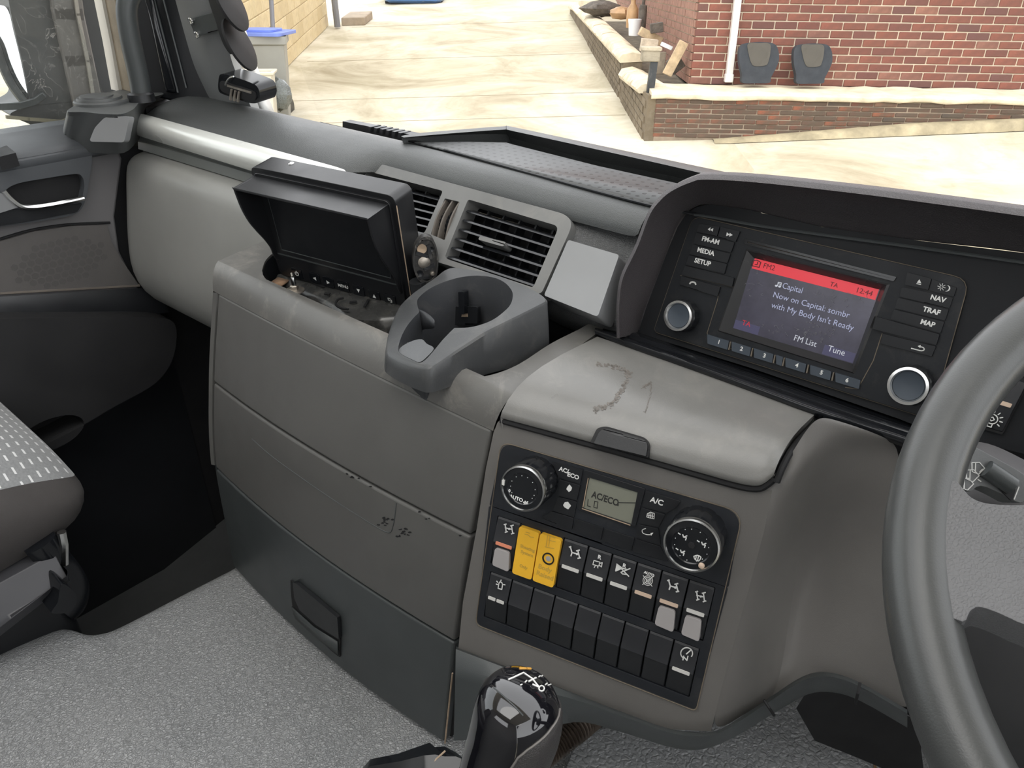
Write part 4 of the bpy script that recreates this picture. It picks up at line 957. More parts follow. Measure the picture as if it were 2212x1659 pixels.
# shadowed under panels right
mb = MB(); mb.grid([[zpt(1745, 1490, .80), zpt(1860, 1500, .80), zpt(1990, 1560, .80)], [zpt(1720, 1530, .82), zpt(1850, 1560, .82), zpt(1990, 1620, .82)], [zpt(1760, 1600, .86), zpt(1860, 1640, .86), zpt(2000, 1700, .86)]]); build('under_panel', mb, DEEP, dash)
def bvh_of(rows):
    vs = [tuple(p) for r in rows for p in r]; m_ = len(rows[0])
    return BVHTree.FromPolygons(vs, [[i * m_ + j, i * m_ + j + 1, (i + 1) * m_ + j + 1, (i + 1) * m_ + j] for i in range(len(rows) - 1) for j in range(m_ - 1)])
# lid
lidt = thing('storage_lid', 'scuffed grey storage lid with black latch below the radio', 'lid', onZ(1400, 850, -.39))
Lp = [V((-.4265, .470, -.4085)), V((-.424, .4765, -.402)), V((-.419, .489, -.3895)), V((-.417, .515, -.381)), V((-.417, .55, -.376)), V((-.418, .59, -.372)), V((-.420, .622, -.369))]
def lidrow(f0, f1, n=22):
    out = []
    return out
bot = [hp_(x, y, .006) for x, y in ((1081, 901), (1200, 933), (1340, 971), (1500, 1016), (1590, 1041), (1632, 1047), (1652, 1040), (1672, 1024))]
topp = [onZ(x, y, -.369) for x, y in ((1290, 727), (1360, 751), (1450, 782), (1560, 822), (1640, 851), (1700, 873), (1735, 886), (1760, 895))]
bot, topp = cr(bot, 4), cr(topp, 4); rows = []
prof = [(0, 0), (.015, .005), (.07, .0125), (.16, .0180), (.26, .0200), (.40, .0190), (.60, .0140), (.80, .007), (.94, .002), (1, 0)]
for f, hgt in prof:
    rows.append([lerp(a, c_, f) + V((0, 0, hgt * (1 - .25 * (j / (len(bot) - 1))))) for j, (a, c_) in enumerate(zip(bot, topp))])
skirt = [[p + V((0, .012, -.012)) for p in rows[0]]] 
mb = MB(); mb.grid(skirt + rows + [[p + V((0, .002, -.012)) for p in rows[-1]]])
mb.grid([[r[0] for r in rows], [r[0] + V((.002, 0, -.014)) for r in rows]]); mb.grid([[r[-1] for r in rows], [r[-1] + V((-.002, 0, -.014)) for r in rows]])
LIDROWS = rows
build('lid_panel', mb, LIDM, lidt, ang=75, weld=.0003)
# dark gap below and beside the lid
LBV = bvh_of(rows)
def onlid(px, py, lift=.0005):
    r = ray(px, py).normalized(); h = LBV.ray_cast(V((0, 0, 0)), r)
    return h[0] - r * lift if h[0] is not None else None
rnd = random.Random(4); mb = MB()
for path, w_ in (([(1291, 787), (1324, 791), (1351, 802), (1359, 807)], 5), ([(1360, 808), (1344, 840), (1327, 866), (1305, 880), (1286, 884)], 6), ([(1405, 824), (1406, 844), (1400, 870), (1394, 890)], 2.2), ([(1402, 828), (1390, 838)], 4)):
    P = cr([V(p) for p in path], 8)
    for p in P:
        for q_ in range(3):
            x, y = p.x + rnd.gauss(0, w_ * .5), p.y + rnd.gauss(0, w_ * .45); rr = rnd.uniform(.3, .62) * w_
            pts = [onlid(x + rr * math.cos(a) * rnd.uniform(.6, 1.3), y + rr * math.sin(a) * rnd.uniform(.5, 1.0)) for a in [k * math.pi / 3 for k in range(6)]]
            if all(p_ is not None for p_ in pts): mb.fan(pts)
o_ = build('scuff_arc', mb, plastic('brown_scuff', (.135, .122, .108), .6, 600, .1, .0003, .2, 40), lidt); o_['kind'] = 'stuff'
gp = [p + V((0, .004, -.006)) for p in bot]
mb = MB(); mb.tube(gp, .0036, 8); mb.tube([r[-1] + V((.003, .002, -.008)) for r in rows], .003, 8); mb.tube([r[0] + V((-.001, .002, -.008)) for r in rows], .002, 8); build('lid_gap_shade', mb, DEEP, lidt)  # black tubes stand in for the shade in the gap round the lid
fla = Fr(hp_(1340, 960, .006), (HN * -1 + V((0, 0, .55))), (0, 0, 1))
la = [fla.uv(*p) for p in ((1277, 957), (1292, 926), (1311, 922), (1396, 947), (1406, 960), (1402, 990))]
mb = MB(); mb.plate(fla, rpoly(la, [.001, .003, .004, .004, .004, .001]), -.012, .004); build('latch_surround', mb, DEEP, lidt, bevel=.001)
la2 = [fla.uv(*p, .006) for p in ((1283, 958), (1297, 930), (1312, 926), (1392, 949), (1400, 961), (1396, 986))]
mb = MB(); mb.plate(fla, rpoly(la2, [.001, .003, .004, .004, .003, .001]), -.004, .0075); build('latch', mb, BLACK, lidt, bevel=.0012, label='black push latch')
# =================================================================== drawer unit
du = thing('drawer_unit', 'grey three part storage unit in the centre of the dash', 'cabinet', (-.68, .45, -.89))
SEAMS = [((470, 633), (1065, 930), .463), ((460, 825), (1020, 1160), .435), ((465, 1010), (985, 1390), .415), ((503, 1222), (961, 1606), .405)]
def face_pt(t, s_):
    t = min(max(t, 0), 3); i = min(int(t), 2); f = t - i
    def pt(k, side): a = SEAMS[k]; return onY(*a[side], a[2])
    Lc = [pt(k, 0) for k in range(4)]; Rc = [pt(k, 1) for k in range(4)]
    def c4(P):
        a, b_, c_, d = P[max(i - 1, 0)], P[i], P[i + 1], P[min(i + 2, 3)]
        return 0.5 * ((2 * b_) + (c_ - a) * f + (2 * a - 5 * b_ + 4 * c_ - d) * f * f + (3 * b_ - a - 3 * c_ + d) * f ** 3)
    p = lerp(c4(Lc), c4(Rc), s_); bulge = .004 + .010 * min(1, t / 1.2)
    return p + V((0, -bulge * (1 - (2 * s_ - 1) ** 2), 0))
def drawer(name, t0, t1, mat, label, s0=.004, s1=.995, th=.022):
    n, k = 26, 8; g0, g1 = .010, .010; rows = []
    ts = [t0 + g0] + [t0 + g0 + (t1 - g1 - t0 - g0) * i / k for i in range(1, k)] + [t1 - g1]
    ss = [s0 + (s1 - s0) * i / n for i in range(n + 1)]
    front = [[face_pt(t_, s_) for s_ in ss] for t_ in ts]; out = V((0, -1, .1)).normalized()
    mb = MB(); mb.grid(front); bk = [[p - out * th for p in r] for r in front]
    mb.grid([front[0], bk[0]]); mb.grid([front[-1], bk[-1]]); mb.grid([[r[0] for r in front], [r[0] for r in bk]]); mb.grid([[r[-1] for r in front], [r[-1] for r in bk]])
    return build(name, mb, mat, du, bevel=.003, seg=3, ang=50, label=label)
GREY2 = plastic('drawer_grey', (.095, .093, .088), .5, 1100, .22, .0004, .10, 6)
drawer('upper_drawer_front', .0, 1.0, GREY2, 'upper grey drawer front')
drawer('middle_drawer_front', 1.0, 2.0, GREY2, 'middle grey drawer front with scuffed grip')
lowf = drawer('lower_drawer_front', 2.0, 3.0, CHAR, 'lower charcoal drawer front')
# dark carcass behind the fronts
rows = [[face_pt(t_, s_) + V((0, .012, 0)) for s_ in xr(-.012, 1.0, 14)] for t_ in xr(0, 3, 13)]
mb = MB(); mb.grid(rows); mb.grid([[r[0] for r in rows], [r[0] + V((.01, .25, 0)) for r in rows]]); mb.grid([[r[-1] for r in rows], [r[-1] + V((0, .25, 0)) for r in rows]])
build('carcass', mb, DEEP, du)
# grey rim strip left and its black lower part
rows = [[face_pt(t_, -.024) + V((0, .02, 0)), face_pt(t_, -.022) + V((0, .0, 0)), face_pt(t_, -.014) + V((0, -.003, 0)), face_pt(t_, -.003), face_pt(t_, -.001) + V((0, .012, 0))] for t_ in xr(0, 1.98, 14)]
mb = MB(); mb.grid(rows); mb.grid([[r[0] for r in rows], [r[0] + V((.004, .2, 0)) for r in rows]]); build('side_rim', mb, GREY2, du, ang=60)
rows = [[face_pt(t_, -.024 + .01 * (t_ - 2)) + V((0, .03, 0)), face_pt(t_, -.020 + .012 * (t_ - 2)) + V((0, .004, 0)), face_pt(t_, -.006) + V((0, .004, 0)), face_pt(t_, -.003) + V((0, .02, 0))] for t_ in xr(2.0, 2.93, 8)]
mb = MB(); mb.grid(rows); mb.grid([[r[0] for r in rows], [r[0] + V((.004, .2, 0)) for r in rows]]); build('lower_side_rim', mb, CHAR, du, ang=60)
# tan dust line in the right joint
mb = MB(); mb.tube([face_pt(t_, 1.0) + V((.001, -.001, 0)) for t_ in xr(2.25, 2.97, 8)], .0011, 6); build('dusty_joint', mb, DUST, du)
# raised scuffed grip relief on the middle drawer
FBV = bvh_of([[face_pt(t_, s_) for s_ in xr(0, 1, 40)] for t_ in xr(0, 3, 60)])
def onface(px, py, lift=.0006):
    r = ray(px, py).normalized(); h = FBV.ray_cast(V((0, 0, 0)), r)
    return h[0] - r * lift
def c8(x, y): return (440 + x / 2.303, 900 + y / 2.303)
def surf_line(pts, r, lift=.0004):
    P = cr([V(c8(*p)) for p in pts], 6); mb = MB(); mb.tube([onface(p.x, p.y, lift) for p in P], r, 5); return mb
build('grip_outline', surf_line([(240, 110), (330, 190), (480, 300), (640, 410), (780, 500), (880, 560), (925, 576), (940, 550), (950, 500), (958, 430)], .0006), CHAR, du)
rnd = random.Random(21); mb = MB()
for i in range(34):
    x, y = rnd.choice([(rnd.gauss(895, 22), rnd.gauss(520, 12)), (rnd.gauss(1000, 30), rnd.gauss(575, 16)), (rnd.uniform(700, 1320), 0)])
    if y == 0: y = 270 + (x - 700) * .555 + rnd.uniform(-4, 14)
    pts = []
    for k in range(7):
        a = k * 2 * math.pi / 7; q_ = c8(x + math.cos(a) * rnd.uniform(3, 12), y + math.sin(a) * rnd.uniform(2, 7)); pts.append(onface(q_[0], q_[1], .0005))
    mb.fan(pts)
o_ = build('black_scuffs', mb, DEEP, du); o_['kind'] = 'stuff'
# recessed pull of the lower drawer
pc = onface(*c8(560, 980), 0); pn = FBV.ray_cast(V((0, 0, 0)), ray(*c8(560, 980)).normalized())[1]
if pn.y > 0: pn = -pn
fpu = Fr(pc, pn, (0, 0, 1)); pq_ = lambda l, c=0: [fpu.uv(*c8(*p), c) for p in l]
mb = MB(); mb.plate(fpu, [tuple(p) for p in cr([V(p) for p in pq_([(436, 822), (452, 824), (560, 908), (668, 998), (680, 1030), (682, 1170), (668, 1186), (560, 1090), (462, 1004), (444, 930)])], 3, True)], -.006, .0015); build('pull_recess', mb, DEEP, du, bevel=.001)
mb = MB(); mb.plate(fpu, rpoly(pq_([(442, 824), (462, 832), (560, 912), (664, 1000), (672, 1108), (560, 1038), (476, 962), (450, 905)], .006), .002), .001, .006); build('drawer_pull', mb, BLACK, du, bevel=.002, seg=3, label='black flap pull of the lower drawer')
mb = MB(); mb.grid([pq3 for pq3 in [[fpu.P(*p, .002) for p in pq_([(448, 940), (474, 966), (560, 1042), (674, 1112)])], [fpu.P(*p, .004) for p in pq_([(460, 1002), (500, 1040), (575, 1105), (672, 1182)], .004)]]]); build('pull_lip', mb, CHAR, du, solid=.002)
gl = [(530, 945), (600, 1000), (680, 1052), (760, 1105), (842, 1148)]
fmid = lambda x, y, o=0: on(x, y, (0, 1, .12), V((0, 1, .12)).dot(face_pt(1.4, .5)) - o)
def on_face(x, y, lift=0.0):
    best = None; r = ray(x, y)
    for it in range(60):
        pass
    # march on the drawer surface
    lo, hi = .9, 1.6; 
    return None
# =================================================================== top of the unit with its recess
TOPN = V((0, -.112, 1)).normalized(); TOPD = TOPN.dot(V((0, .484, -.3842)))
ft = Fr(V((-.7, .484, -.3842)), TOPN, (0, 1, 0))
tq = lambda x, y, c=0: ft.uv(x, y, c)
xl, xR = -.955, -.4185
def u_(x): return (V((x, .484, -.3842)) - ft.o).dot(ft.u)
A0 = u_(xl); A1 = u_(xR)
yB = .176
hole = cr([tq(*p) for p in ((566, 584), (574, 562), (596, 543), (625, 536), (660, 540))], 4) + [tq(760, 560), tq(900, 590)]
hole_front = cr([tq(*p) for p in ((1262, 706), (1190, 742), (1120, 787), (1060, 810), (1000, 818), (930, 800), (850, 748), (760, 707), (690, 672), (620, 633), (580, 608), (568, 594))], 4)
hb = [(tq(900, 590)[0], yB - .012), (tq(1262, 706)[0] + .002, yB - .012)]
hole_front = [(p[0], max(p[1], .005)) for p in hole_front]
hl = [tuple(p) for p in hole[:-2]] + [(tq(660, 540)[0] + .02, yB - .012)] + [hb[1]] + [tuple(p) for p in hole_front[1:]]
outer = [(A0, 0.0), (A1 - .0005, 0.0), (A1, yB), (A0, yB)]
n_front = 24
outer = [(A0 + (A1 - A0) * i / n_front, 0.0 - .0 ) for i in range(n_front + 1)] + [(A1, yB), (A0, yB)]
mb = MB(); mb.poly(ft, outer, [hl], 0.0)
# recess walls
mb.grid([[ft.P(*p, 0) for p in hl], [ft.P(*p, -.003) + V((0, 0, -.002)) for p in hl]], cu=True)
# shoulder down to the upper seam
ss = xr(-.024, 1.0, n_front + 1)
r0 = [ft.P(*outer[i]) for i in range(n_front + 1)]
r3 = [face_pt(0.006, s_) for s_ in ss]
rows = []
for f in (0, .2, .4, .6, .8, .93, 1.0):
    row = []
    for a, b_ in zip(r0, r3):
        ctl = V((lerp(a.x, b_.x, .5), lerp(b_.y, a.y, .30), lerp(a.z, b_.z, .18))); row.append(a * (1 - f) ** 2 + ctl * 2 * f * (1 - f) + b_ * f * f)
    rows.append(row)
rows.append([p + V((0, .012, -.001)) for p in rows[-1]])
mb.grid(rows)
mb.grid([[r[0] for r in rows] , [r[0] + V((.002, .1, -.02)) for r in rows]])
mb.grid([[ft.P(A1, 0), ft.P(A1, yB)], [ft.P(A1, 0) + V((0, 0, -.02)), ft.P(A1, yB) + V((0, 0, -.02))]])
mb.grid([[ft.P(A0, 0), ft.P(A0, yB)], [ft.P(A0, 0) + V((0, 0, -.06)), ft.P(A0, yB) + V((0, 0, -.06))]])
build('top_cover', mb, GREYTOP, du, ang=60, weld=.0004)
mb = MB(); mb.grid([[ft.P(*p, -.003) for p in hl], [V((lerp(ft.P(*p).x, -.69, .03), lerp(ft.P(*p).y, .57, .03), -.452)) for p in hl]], cu=True); mb.fan([V((lerp(ft.P(*p).x, -.69, .03), lerp(ft.P(*p).y, .57, .03), -.452)) for p in hl]); build('tray_recess', mb, BLACK, du, ang=60)
# =================================================================== air vents
VN = V((0, .767, -.642)).normalized(); VD = .68
fv = Fr(on(1000, 480, VN, VD), -VN, (0, 0, 1)); vu = lambda x, y, c=0: fv.uv(x, y, c)
vent = thing('air_vent', 'grey framed pair of slatted air vents in the dash centre', 'vent', on(1000, 480, VN, VD))
# crop coordinates measured on the photograph
def c6(x, y): return (760 + x / 3.13, 330 + y / 3.13)
ro = rpoly([vu(*c6(*p)) for p in ((62, 82), (180, 78), (1462, 428), (1505, 495), (1290, 968), (0, 560))], [.010, .020, .012, .012, .006, .006], 5)
rh = rpoly([vu(*c6(*p)) for p in ((798, 325), (1412, 508), (1238, 920), (636, 720))], [.004, .008, .004, .006], 5)
lh = rpoly([vu(*c6(*p)) for p in ((110, 132), (628, 268), (500, 560), (10, 450))], [.010, .004, .006, .004], 5)
wh = rpoly([vu(*c6(*p)) for p in ((640, 318), (742, 342), (640, 600), (545, 560))], .002, 3)
mb = MB(); mb.plate(fv, ro, -.02, .004, [rh, lh, wh]); build('frame', mb, VENTF, vent, bevel=.0015, seg=2)
mb = MB(); mb.plate(fv, ro, -.045, -.040); build('duct_back', mb, DEEP, vent)
def slats(q, n, nm):
    TL, TR, BR_, BL = [V(p) for p in q]
    for i in range(n):
        f = (i + .75) / (n + .35); a, b_ = lerp(TL, BL, f), lerp(TR, BR_, f); d = (b_ - a).normalized(); nn = V((-d.y, d.x))
        a = a + d * .001; b_ = b_ - d * .001
        P0 = [fv.P(*(a + nn * .0030), -.013), fv.P(*(b_ + nn * .0030), -.013), fv.P(*(b_ - nn * .0024), -.001), fv.P(*(a - nn * .0024), -.001)]
        dz = fv.n * .0016 - fv.v * .0030
        mb = MB(); mb.hexa([p + dz for p in P0] + P0); build('slat', mb, BLACKG, vent, bevel=.0006)
    for i in range(5):
        f = (i + .8) / 5.6; a, b_ = lerp(TL, TR, f), lerp(BL, BR_, f); d = (b_ - a).normalized(); q_ = V((-d.y, d.x)) * .0011
        mb = MB(); mb.plate(fv, [tuple(a - q_), tuple(b_ - q_), tuple(b_ + q_), tuple(a + q_)], -.032, -.016); build('guide_vane', mb, BLACK, vent)
slats([vu(*c6(*p)) for p in ((798, 325), (1412, 508), (1238, 920), (636, 720))], 6, '')
slats([vu(*c6(*p)) for p in ((110, 132), (628, 268), (500, 560), (10, 450))], 6, '')
tb = rpoly([vu(*c6(*p), .004) for p in ((872, 566), (1048, 608), (1030, 640), (858, 592))], .003)
mb = MB(); mb.plate(fv, tb, -.010, .006); build('vent_tab', mb, VENTF, vent, bevel=.0012, label='light grey adjusting tab')
# two thumb wheels with dusty dividing ribs
for x0, x1 in ((648, 690), (696, 738)):
    a = V(vu(*c6((x0 + x1) / 2 - 3, 335))); b_ = V(vu(*c6((x0 + x1) / 2 - 92, 575))); d = b_ - a; mb = MB()
    w_ = .0062; nn = V((-d.y, d.x)).normalized()
    N = 26; prev = []
    rows = []
    for i in range(N + 1):
        f = i / N; p = a + d * f; hgt = -.012 + .012 * math.sin(math.pi * f) + (.0008 if (i % 3) else -.0004)
        rows.append([fv.P(*(p - nn * w_), hgt - .004), fv.P(*(p - nn * w_), hgt), fv.P(*(p + nn * w_), hgt), fv.P(*(p + nn * w_), hgt - .004)])
    mb.grid(rows); build('thumb_wheel', mb, BLACKG, vent, ang=20)
RIBM = plastic('dusty_rib', (.12, .105, .09), .7, 600, .2, .0004, .2, 20)
for xa, xb in ((640, 545), (690, 585), (742, 640)):
    a = V(vu(*c6(xa, 325))); b_ = V(vu(*c6(xb, 585))); rows = []
    for i in range(13):
        f = i / 12; p = lerp(a, b_, f); hgt = .0045 * math.sin(math.pi * f) + .002; n2 = V((.0011, 0))
        rows.append([fv.P(*(p - n2), -.010), fv.P(*(p - n2), hgt), fv.P(*(p + n2), hgt), fv.P(*(p + n2), -.010)])
    mb = MB(); mb.grid(rows); build('rib', mb, RIBM, vent, ang=30)
# silver corner block right of the vent
sb_ = [c6(*p) for p in ((1462, 588), (1808, 690), (1662, 1110), (1298, 965))]
fsb = Fr(on(*c6(1550, 800), VN, VD + .0), -VN, (0, 0, 1)); so_ = rpoly([fsb.uv(*p, .006) for p in sb_], [.003, .003, .004, .003])
mb = MB(); mb.plate(fsb, so_, -.03, .006); build('silver_block', mb, SILVER, dash, bevel=.003, seg=3, label='silver trim block beside the vent')
# =================================================================== hood round the radio
RN = V((0, .945, -.327)).normalized(); RD = .736 * 1.0
fr = Fr(on(1500, 474, RN, RD), -RN, (0, 0, 1)); ru = lambda x, y, c=0: fr.uv(x, y, c)
def rp(x, y, c=0.0): return fr.P(*fr.uv(x, y, c), c)
sil = [(1337, 730), (1336, 690), (1337, 650), (1345, 598), (1377, 530), (1403, 462), (1428, 428), (1456, 406), (1496, 388), (1529, 382), (1640, 388), (1852, 411), (2030, 434), (2212, 459), (2500, 500)]
inn = [(1377, 720), (1385, 692), (1394, 664), (1403, 640), (1424, 585), (1447, 525), (1462, 490), (1478, 465), (1500, 448), (1530, 441), (1616, 453), (1774, 490), (1990, 520), (2212, 546), (2500, 600)]
outp = cr([rp(x, y, .050) for x, y in sil], 5); innp = cr([rp(x, y, -.004) for x, y in inn], 5)
back = []
for i, p in enumerate(outp):
    back.append(p)
cx = sum(outp, V()) / len(outp)
rows = [innp, [lerp(a, b_, .06) for a, b_ in zip(innp, outp)], [lerp(a, b_, .92) for a, b_ in zip(innp, outp)]]
nrm = -RN
def outw(i):    # outward direction of the silhouette in the radio plane
    a, b_ = outp[max(i - 1, 0)], outp[min(i + 1, len(outp) - 1)]; t_ = (b_ - a).normalized(); o_ = t_.cross(RN).normalized()
    return o_ if o_.dot(outp[i] - rp(1750, 700)) > 0 else -o_
OW = [outw(i) for i in range(len(outp))]
rows.append([p - OW[i] * .003 + nrm * .004 for i, p in enumerate(outp)])
rows.append([p + OW[i] * .002 + nrm * .001 for i, p in enumerate(outp)])
rows.append([p + OW[i] * .006 - nrm * .010 for i, p in enumerate(outp)])
rows.append([p + OW[i] * .010 - nrm * .06 for i, p in enumerate(outp)])
rows.append([p + OW[i] * .012 - nrm * .16 + V((0, 0, -.02)) for i, p in enumerate(outp)])
mb = MB(); mb.grid(rows); build('radio_hood', mb, HOODM, dash, ang=70)
# panel inside the hood
pan = [ru(*p) for p in inn[:-1] + [(2520, 600), (2520, 1060), (1990, 925), (1940, 905), (1620, 795)]]
HOLE_R = rpoly([ru(*p) for p in ((1499, 467), (2094, 604), (2010, 905), (1413, 716))], [.010, .012, .006, .006], 4)
mb = MB(); mb.plate(fr, pan, -.02, -.002, [HOLE_R]); build('radio_surround', mb, plastic('surround_black', (.012, .013, .015), .55, 900, .2, .0003, .08, 7, spec=.25), dash)
mb = MB(); pts_ = [rp(x, y, .0005) for x, y in ((1500, 464), (1540, 470), (1640, 488), (1774, 507), (1990, 536), (2230, 570))]; mb.tube(cr(pts_, 5), .0016, 6); build('surround_crease', mb, CHAR, dash)
# ridge strip between lid and radio
sr_t = [(1302, 702), (1379, 722), (1500, 765), (1640, 812), (1800, 868), (1940, 916), (2060, 955)]
sr_b = [(1286, 722), (1360, 750), (1480, 792), (1640, 850), (1762, 895), (1925, 948), (2050, 990)]
A = cr([on(x, y, RN, RD) for x, y in sr_t], 4); B = cr([onZ(x, y, -.367) if x < 1765 else zpt(x, y, zh(1762, 897) + .02) for x, y in sr_b], 4)
B = cr([on(x, y, (0, 0, 1), -.367) for x, y in sr_b], 4)
nA = V((0, -.6, .8))
rows = [[p + V((0, .01, 0)) for p in A]] + [[lerp(a, b_, f) + nA * hgt for a, b_ in zip(A, B)] for f, hgt in ((0, .001), (.12, .006), (.3, .007), (.42, .003), (.55, .003), (.68, .008), (.85, .008), (1.0, .001))] + [[p + V((0, .004, -.006)) for p in B]]
mb = MB(); mb.grid(rows); build('ridge_strip', mb, BLACKG, dash, ang=50, sub=1)
# =================================================================== radio
def k7(x, y): return (1440 + x / 3.3515, 460 + y / 3.3515)
radio = thing('car_radio', 'black car radio with lit colour screen and two silver ringed knobs', 'radio', rp(1750, 680))
RU = lambda x, y, c=0: fr.uv(*k7(x, y), c)
SCR = [RU(620, 325), RU(1535, 555), RU(1340, 1095), RU(470, 835)]
BEZ = [RU(592, 272), RU(1600, 522), RU(1352, 1150), RU(388, 850)]
mb = MB(); mb.plate(fr, HOLE_R, -.01, .002, [BEZ]); build('faceplate', mb, DARKBLUE, radio, bevel=.0012)
# bezel walls sloping down to the screen
mb = MB(); mb.grid([[fr.P(*p, .0035) for p in [(a * 1.0) for a in map(V, BEZ)]], [fr.P(*p, -.004) for p in SCR]], cu=True)
BZ2 = [tuple(V(p) + (V(p) - sum(map(V, BEZ), V((0, 0))) / 4).normalized() * .003) for p in BEZ]
mb.grid([[fr.P(*p, .0015) for p in BZ2], [fr.P(*p, .0035) for p in BEZ]], cu=True); build('screen_bezel', mb, plastic('bezel_black', (.035, .035, .036), .3, 900, .1, .0003, .08, 7), radio, ang=20)
# the lit screen
m, nt, b = _mat('lit_screen'); co = _co(nt); nz = _noise(nt, co, 30, 6, .7)
k = _ramp(nt, nz, [(.3, (.020, .019, .027)), (.7, (.038, .036, .052))]); nt.links.new(k, b.inputs['Base Color']); nt.links.new(k, b.inputs['Emission Color']); b.inputs['Emission Strength'].default_value = .55
b.inputs['Roughness'].default_value = .2
SCRM = m
mb = MB(); mb.plate(fr, SCR, -.008, -.004); scr = build('screen', mb, SCRM, radio)
s0, s1, s2, s3 = [V(p) for p in SCR]
def sq_(fx, fy): return lerp(lerp(s0, s1, fx), lerp(s3, s2, fx), fy)
ux = (s1 - s0).normalized(); TH = math.atan2(ux.y, ux.x)
REDB = flat('red_banner', (.50, .030, .042), .3, emit=.40); LAV = flat('lavender_text', (.24, .255, .36), .4, emit=.5); BLUB = flat('dim_blue_band', (.04, .038, .075), .3, emit=.4); WHT_S = flat('white_screen_text', (.34, .35, .39), .4, emit=.5); REDT = flat('red_screen_text', (.33, .015, .025), .4, emit=.5); INKT = flat('dark_banner_text', (.10, .01, .015), .4)
def quad(f0, g0, f1, g1): return [tuple(sq_(f0, g0)), tuple(sq_(f1, g0)), tuple(sq_(f1, g1)), tuple(sq_(f0, g1))]
mb = MB(); mb.plate(fr, quad(0.01, 0.0, .995, .14), -.0041, -.0037, back=False); build('red_banner', mb, REDB, scr)
for q_ in (quad(0.0, .875, .22, .995), quad(.755, .86, .995, .99)): mb = MB(); mb.plate(fr, q_, -.0041, -.0037, back=False); build('soft_key_band', mb, BLUB, scr)
def stxt(name, body, px, py, hpx, mat, wd=1.0, bold=.0, al='CENTER'):
    a = V(RU(px, py, -.0035)); r = (V(RU(px, py + 10, -.0035)) - a).length / 10
    mb = MB(); text(mb, fr, body, a.x, a.y, hpx * r * 1.38, -.0034, align=al, wd=wd, rot=TH, bold=bold); return build(name, mb, mat, scr, recalc=False)
stxt('banner_text', 'FM2', 742, 392, 38, INKT)
stxt('banner_text', 'TA', 1212, 522, 34, INKT)
stxt('banner_text', '12:44', 1430, 572, 38, INKT, 1.05)
stxt('screen_line', 'Capital', 912, 545, 44, LAV, .9)
stxt('screen_line', 'Now on Capital: sombr', 1040, 665, 44, LAV, .98)
stxt('screen_line', 'with My Body Isn\'t Ready', 1048, 748, 44, LAV, .98)
stxt('screen_line', 'FM List', 1003, 928, 44, WHT_S, .95)
stxt('screen_line', 'Tune', 1230, 998, 46, WHT_S, .95)
stxt('screen_line', 'TA', 577, 802, 38, REDT)
mb = MB(); L = lambda *l: [RU(*p, -.0035) for p in l]
mb.strokes(fr, [L((803, 528), (808, 502), (832, 506), (826, 532)), L((806, 512), (830, 517))], .0006, -.0036, -.0032)
for c_ in ((794, 527), (818, 533)): mb.plate(fr, ell(*RU(*c_, -.0035), .0013, .001, 12), -.0036, -.0032)
build('note_icon', mb, WHT_S, scr)
mb = MB(); mb.strokes(fr, [L((630, 345), (620, 382), (670, 394), (682, 358), (655, 342), (630, 345)), L((640, 372), (655, 375), (660, 355))], .0008, -.0036, -.0032); build('banner_icon', mb, INKT, scr)
# scratches and bubbles on the cover of the screen
mb = MB(); rnd = random.Random(11)
for i in range(26):
    a = math.radians(rnd.uniform(0, 360)); d = rnd.uniform(0, 1) ** .5; c_ = (1090 + 120 * d * math.cos(a), 850 + 90 * d * math.sin(a)); r_ = rnd.uniform(.0004, .0011); c2 = RU(*c_, -.0035)
    mb.strokes(fr, [ell(*c2, r_, r_ * .85, 8) + [ell(*c2, r_, r_ * .85, 8)[0]]], .0002, -.0036, -.0031)
for i in range(46):
    x, y = rnd.choice([(rnd.uniform(1050, 1480), rnd.uniform(560, 720)), (rnd.uniform(640, 900), rnd.uniform(800, 880)), (rnd.uniform(560, 700), rnd.uniform(430, 640)), (rnd.uniform(890, 1100), rnd.uniform(820, 940))])
    pts = [(x, y)]
    for q in range(3): pts.append((pts[-1][0] + rnd.uniform(-14, 22), pts[-1][1] + rnd.uniform(-12, 14)))
    mb.strokes(fr, [L(*pts)], .00016, -.0036, -.0032)
o_ = build('screen_scratches', mb, flat('scratch_white', (.20, .20, .22), .5), radio); o_['kind'] = 'stuff'
# disc slot
sl = [RU(*p) for p in ((572, 186), (1672, 464), (1650, 496), (568, 226))]
mb = MB(); mb.plate(fr, rpoly(sl, .001), .001, .0034, [[tuple(lerp(V(p), sum(map(V, sl), V((0, 0))) / 4, .0) + d_) for p, d_ in zip(sl, (V((.004, -.0022)), V((-.004, -.0022)), V((-.003, .002)), V((.003, .002))))]]); build('disc_slot_frame', mb, BLACKG, radio, bevel=.0004)
mb = MB(); mb.strokes(fr, [[RU(590, 212), RU(1655, 482)]], .0024, .0015, .0022); build('disc_slot', mb, plastic('dusty_slot', (.06, .05, .04), .8, 600, .2, .0003, .3, 30), radio)
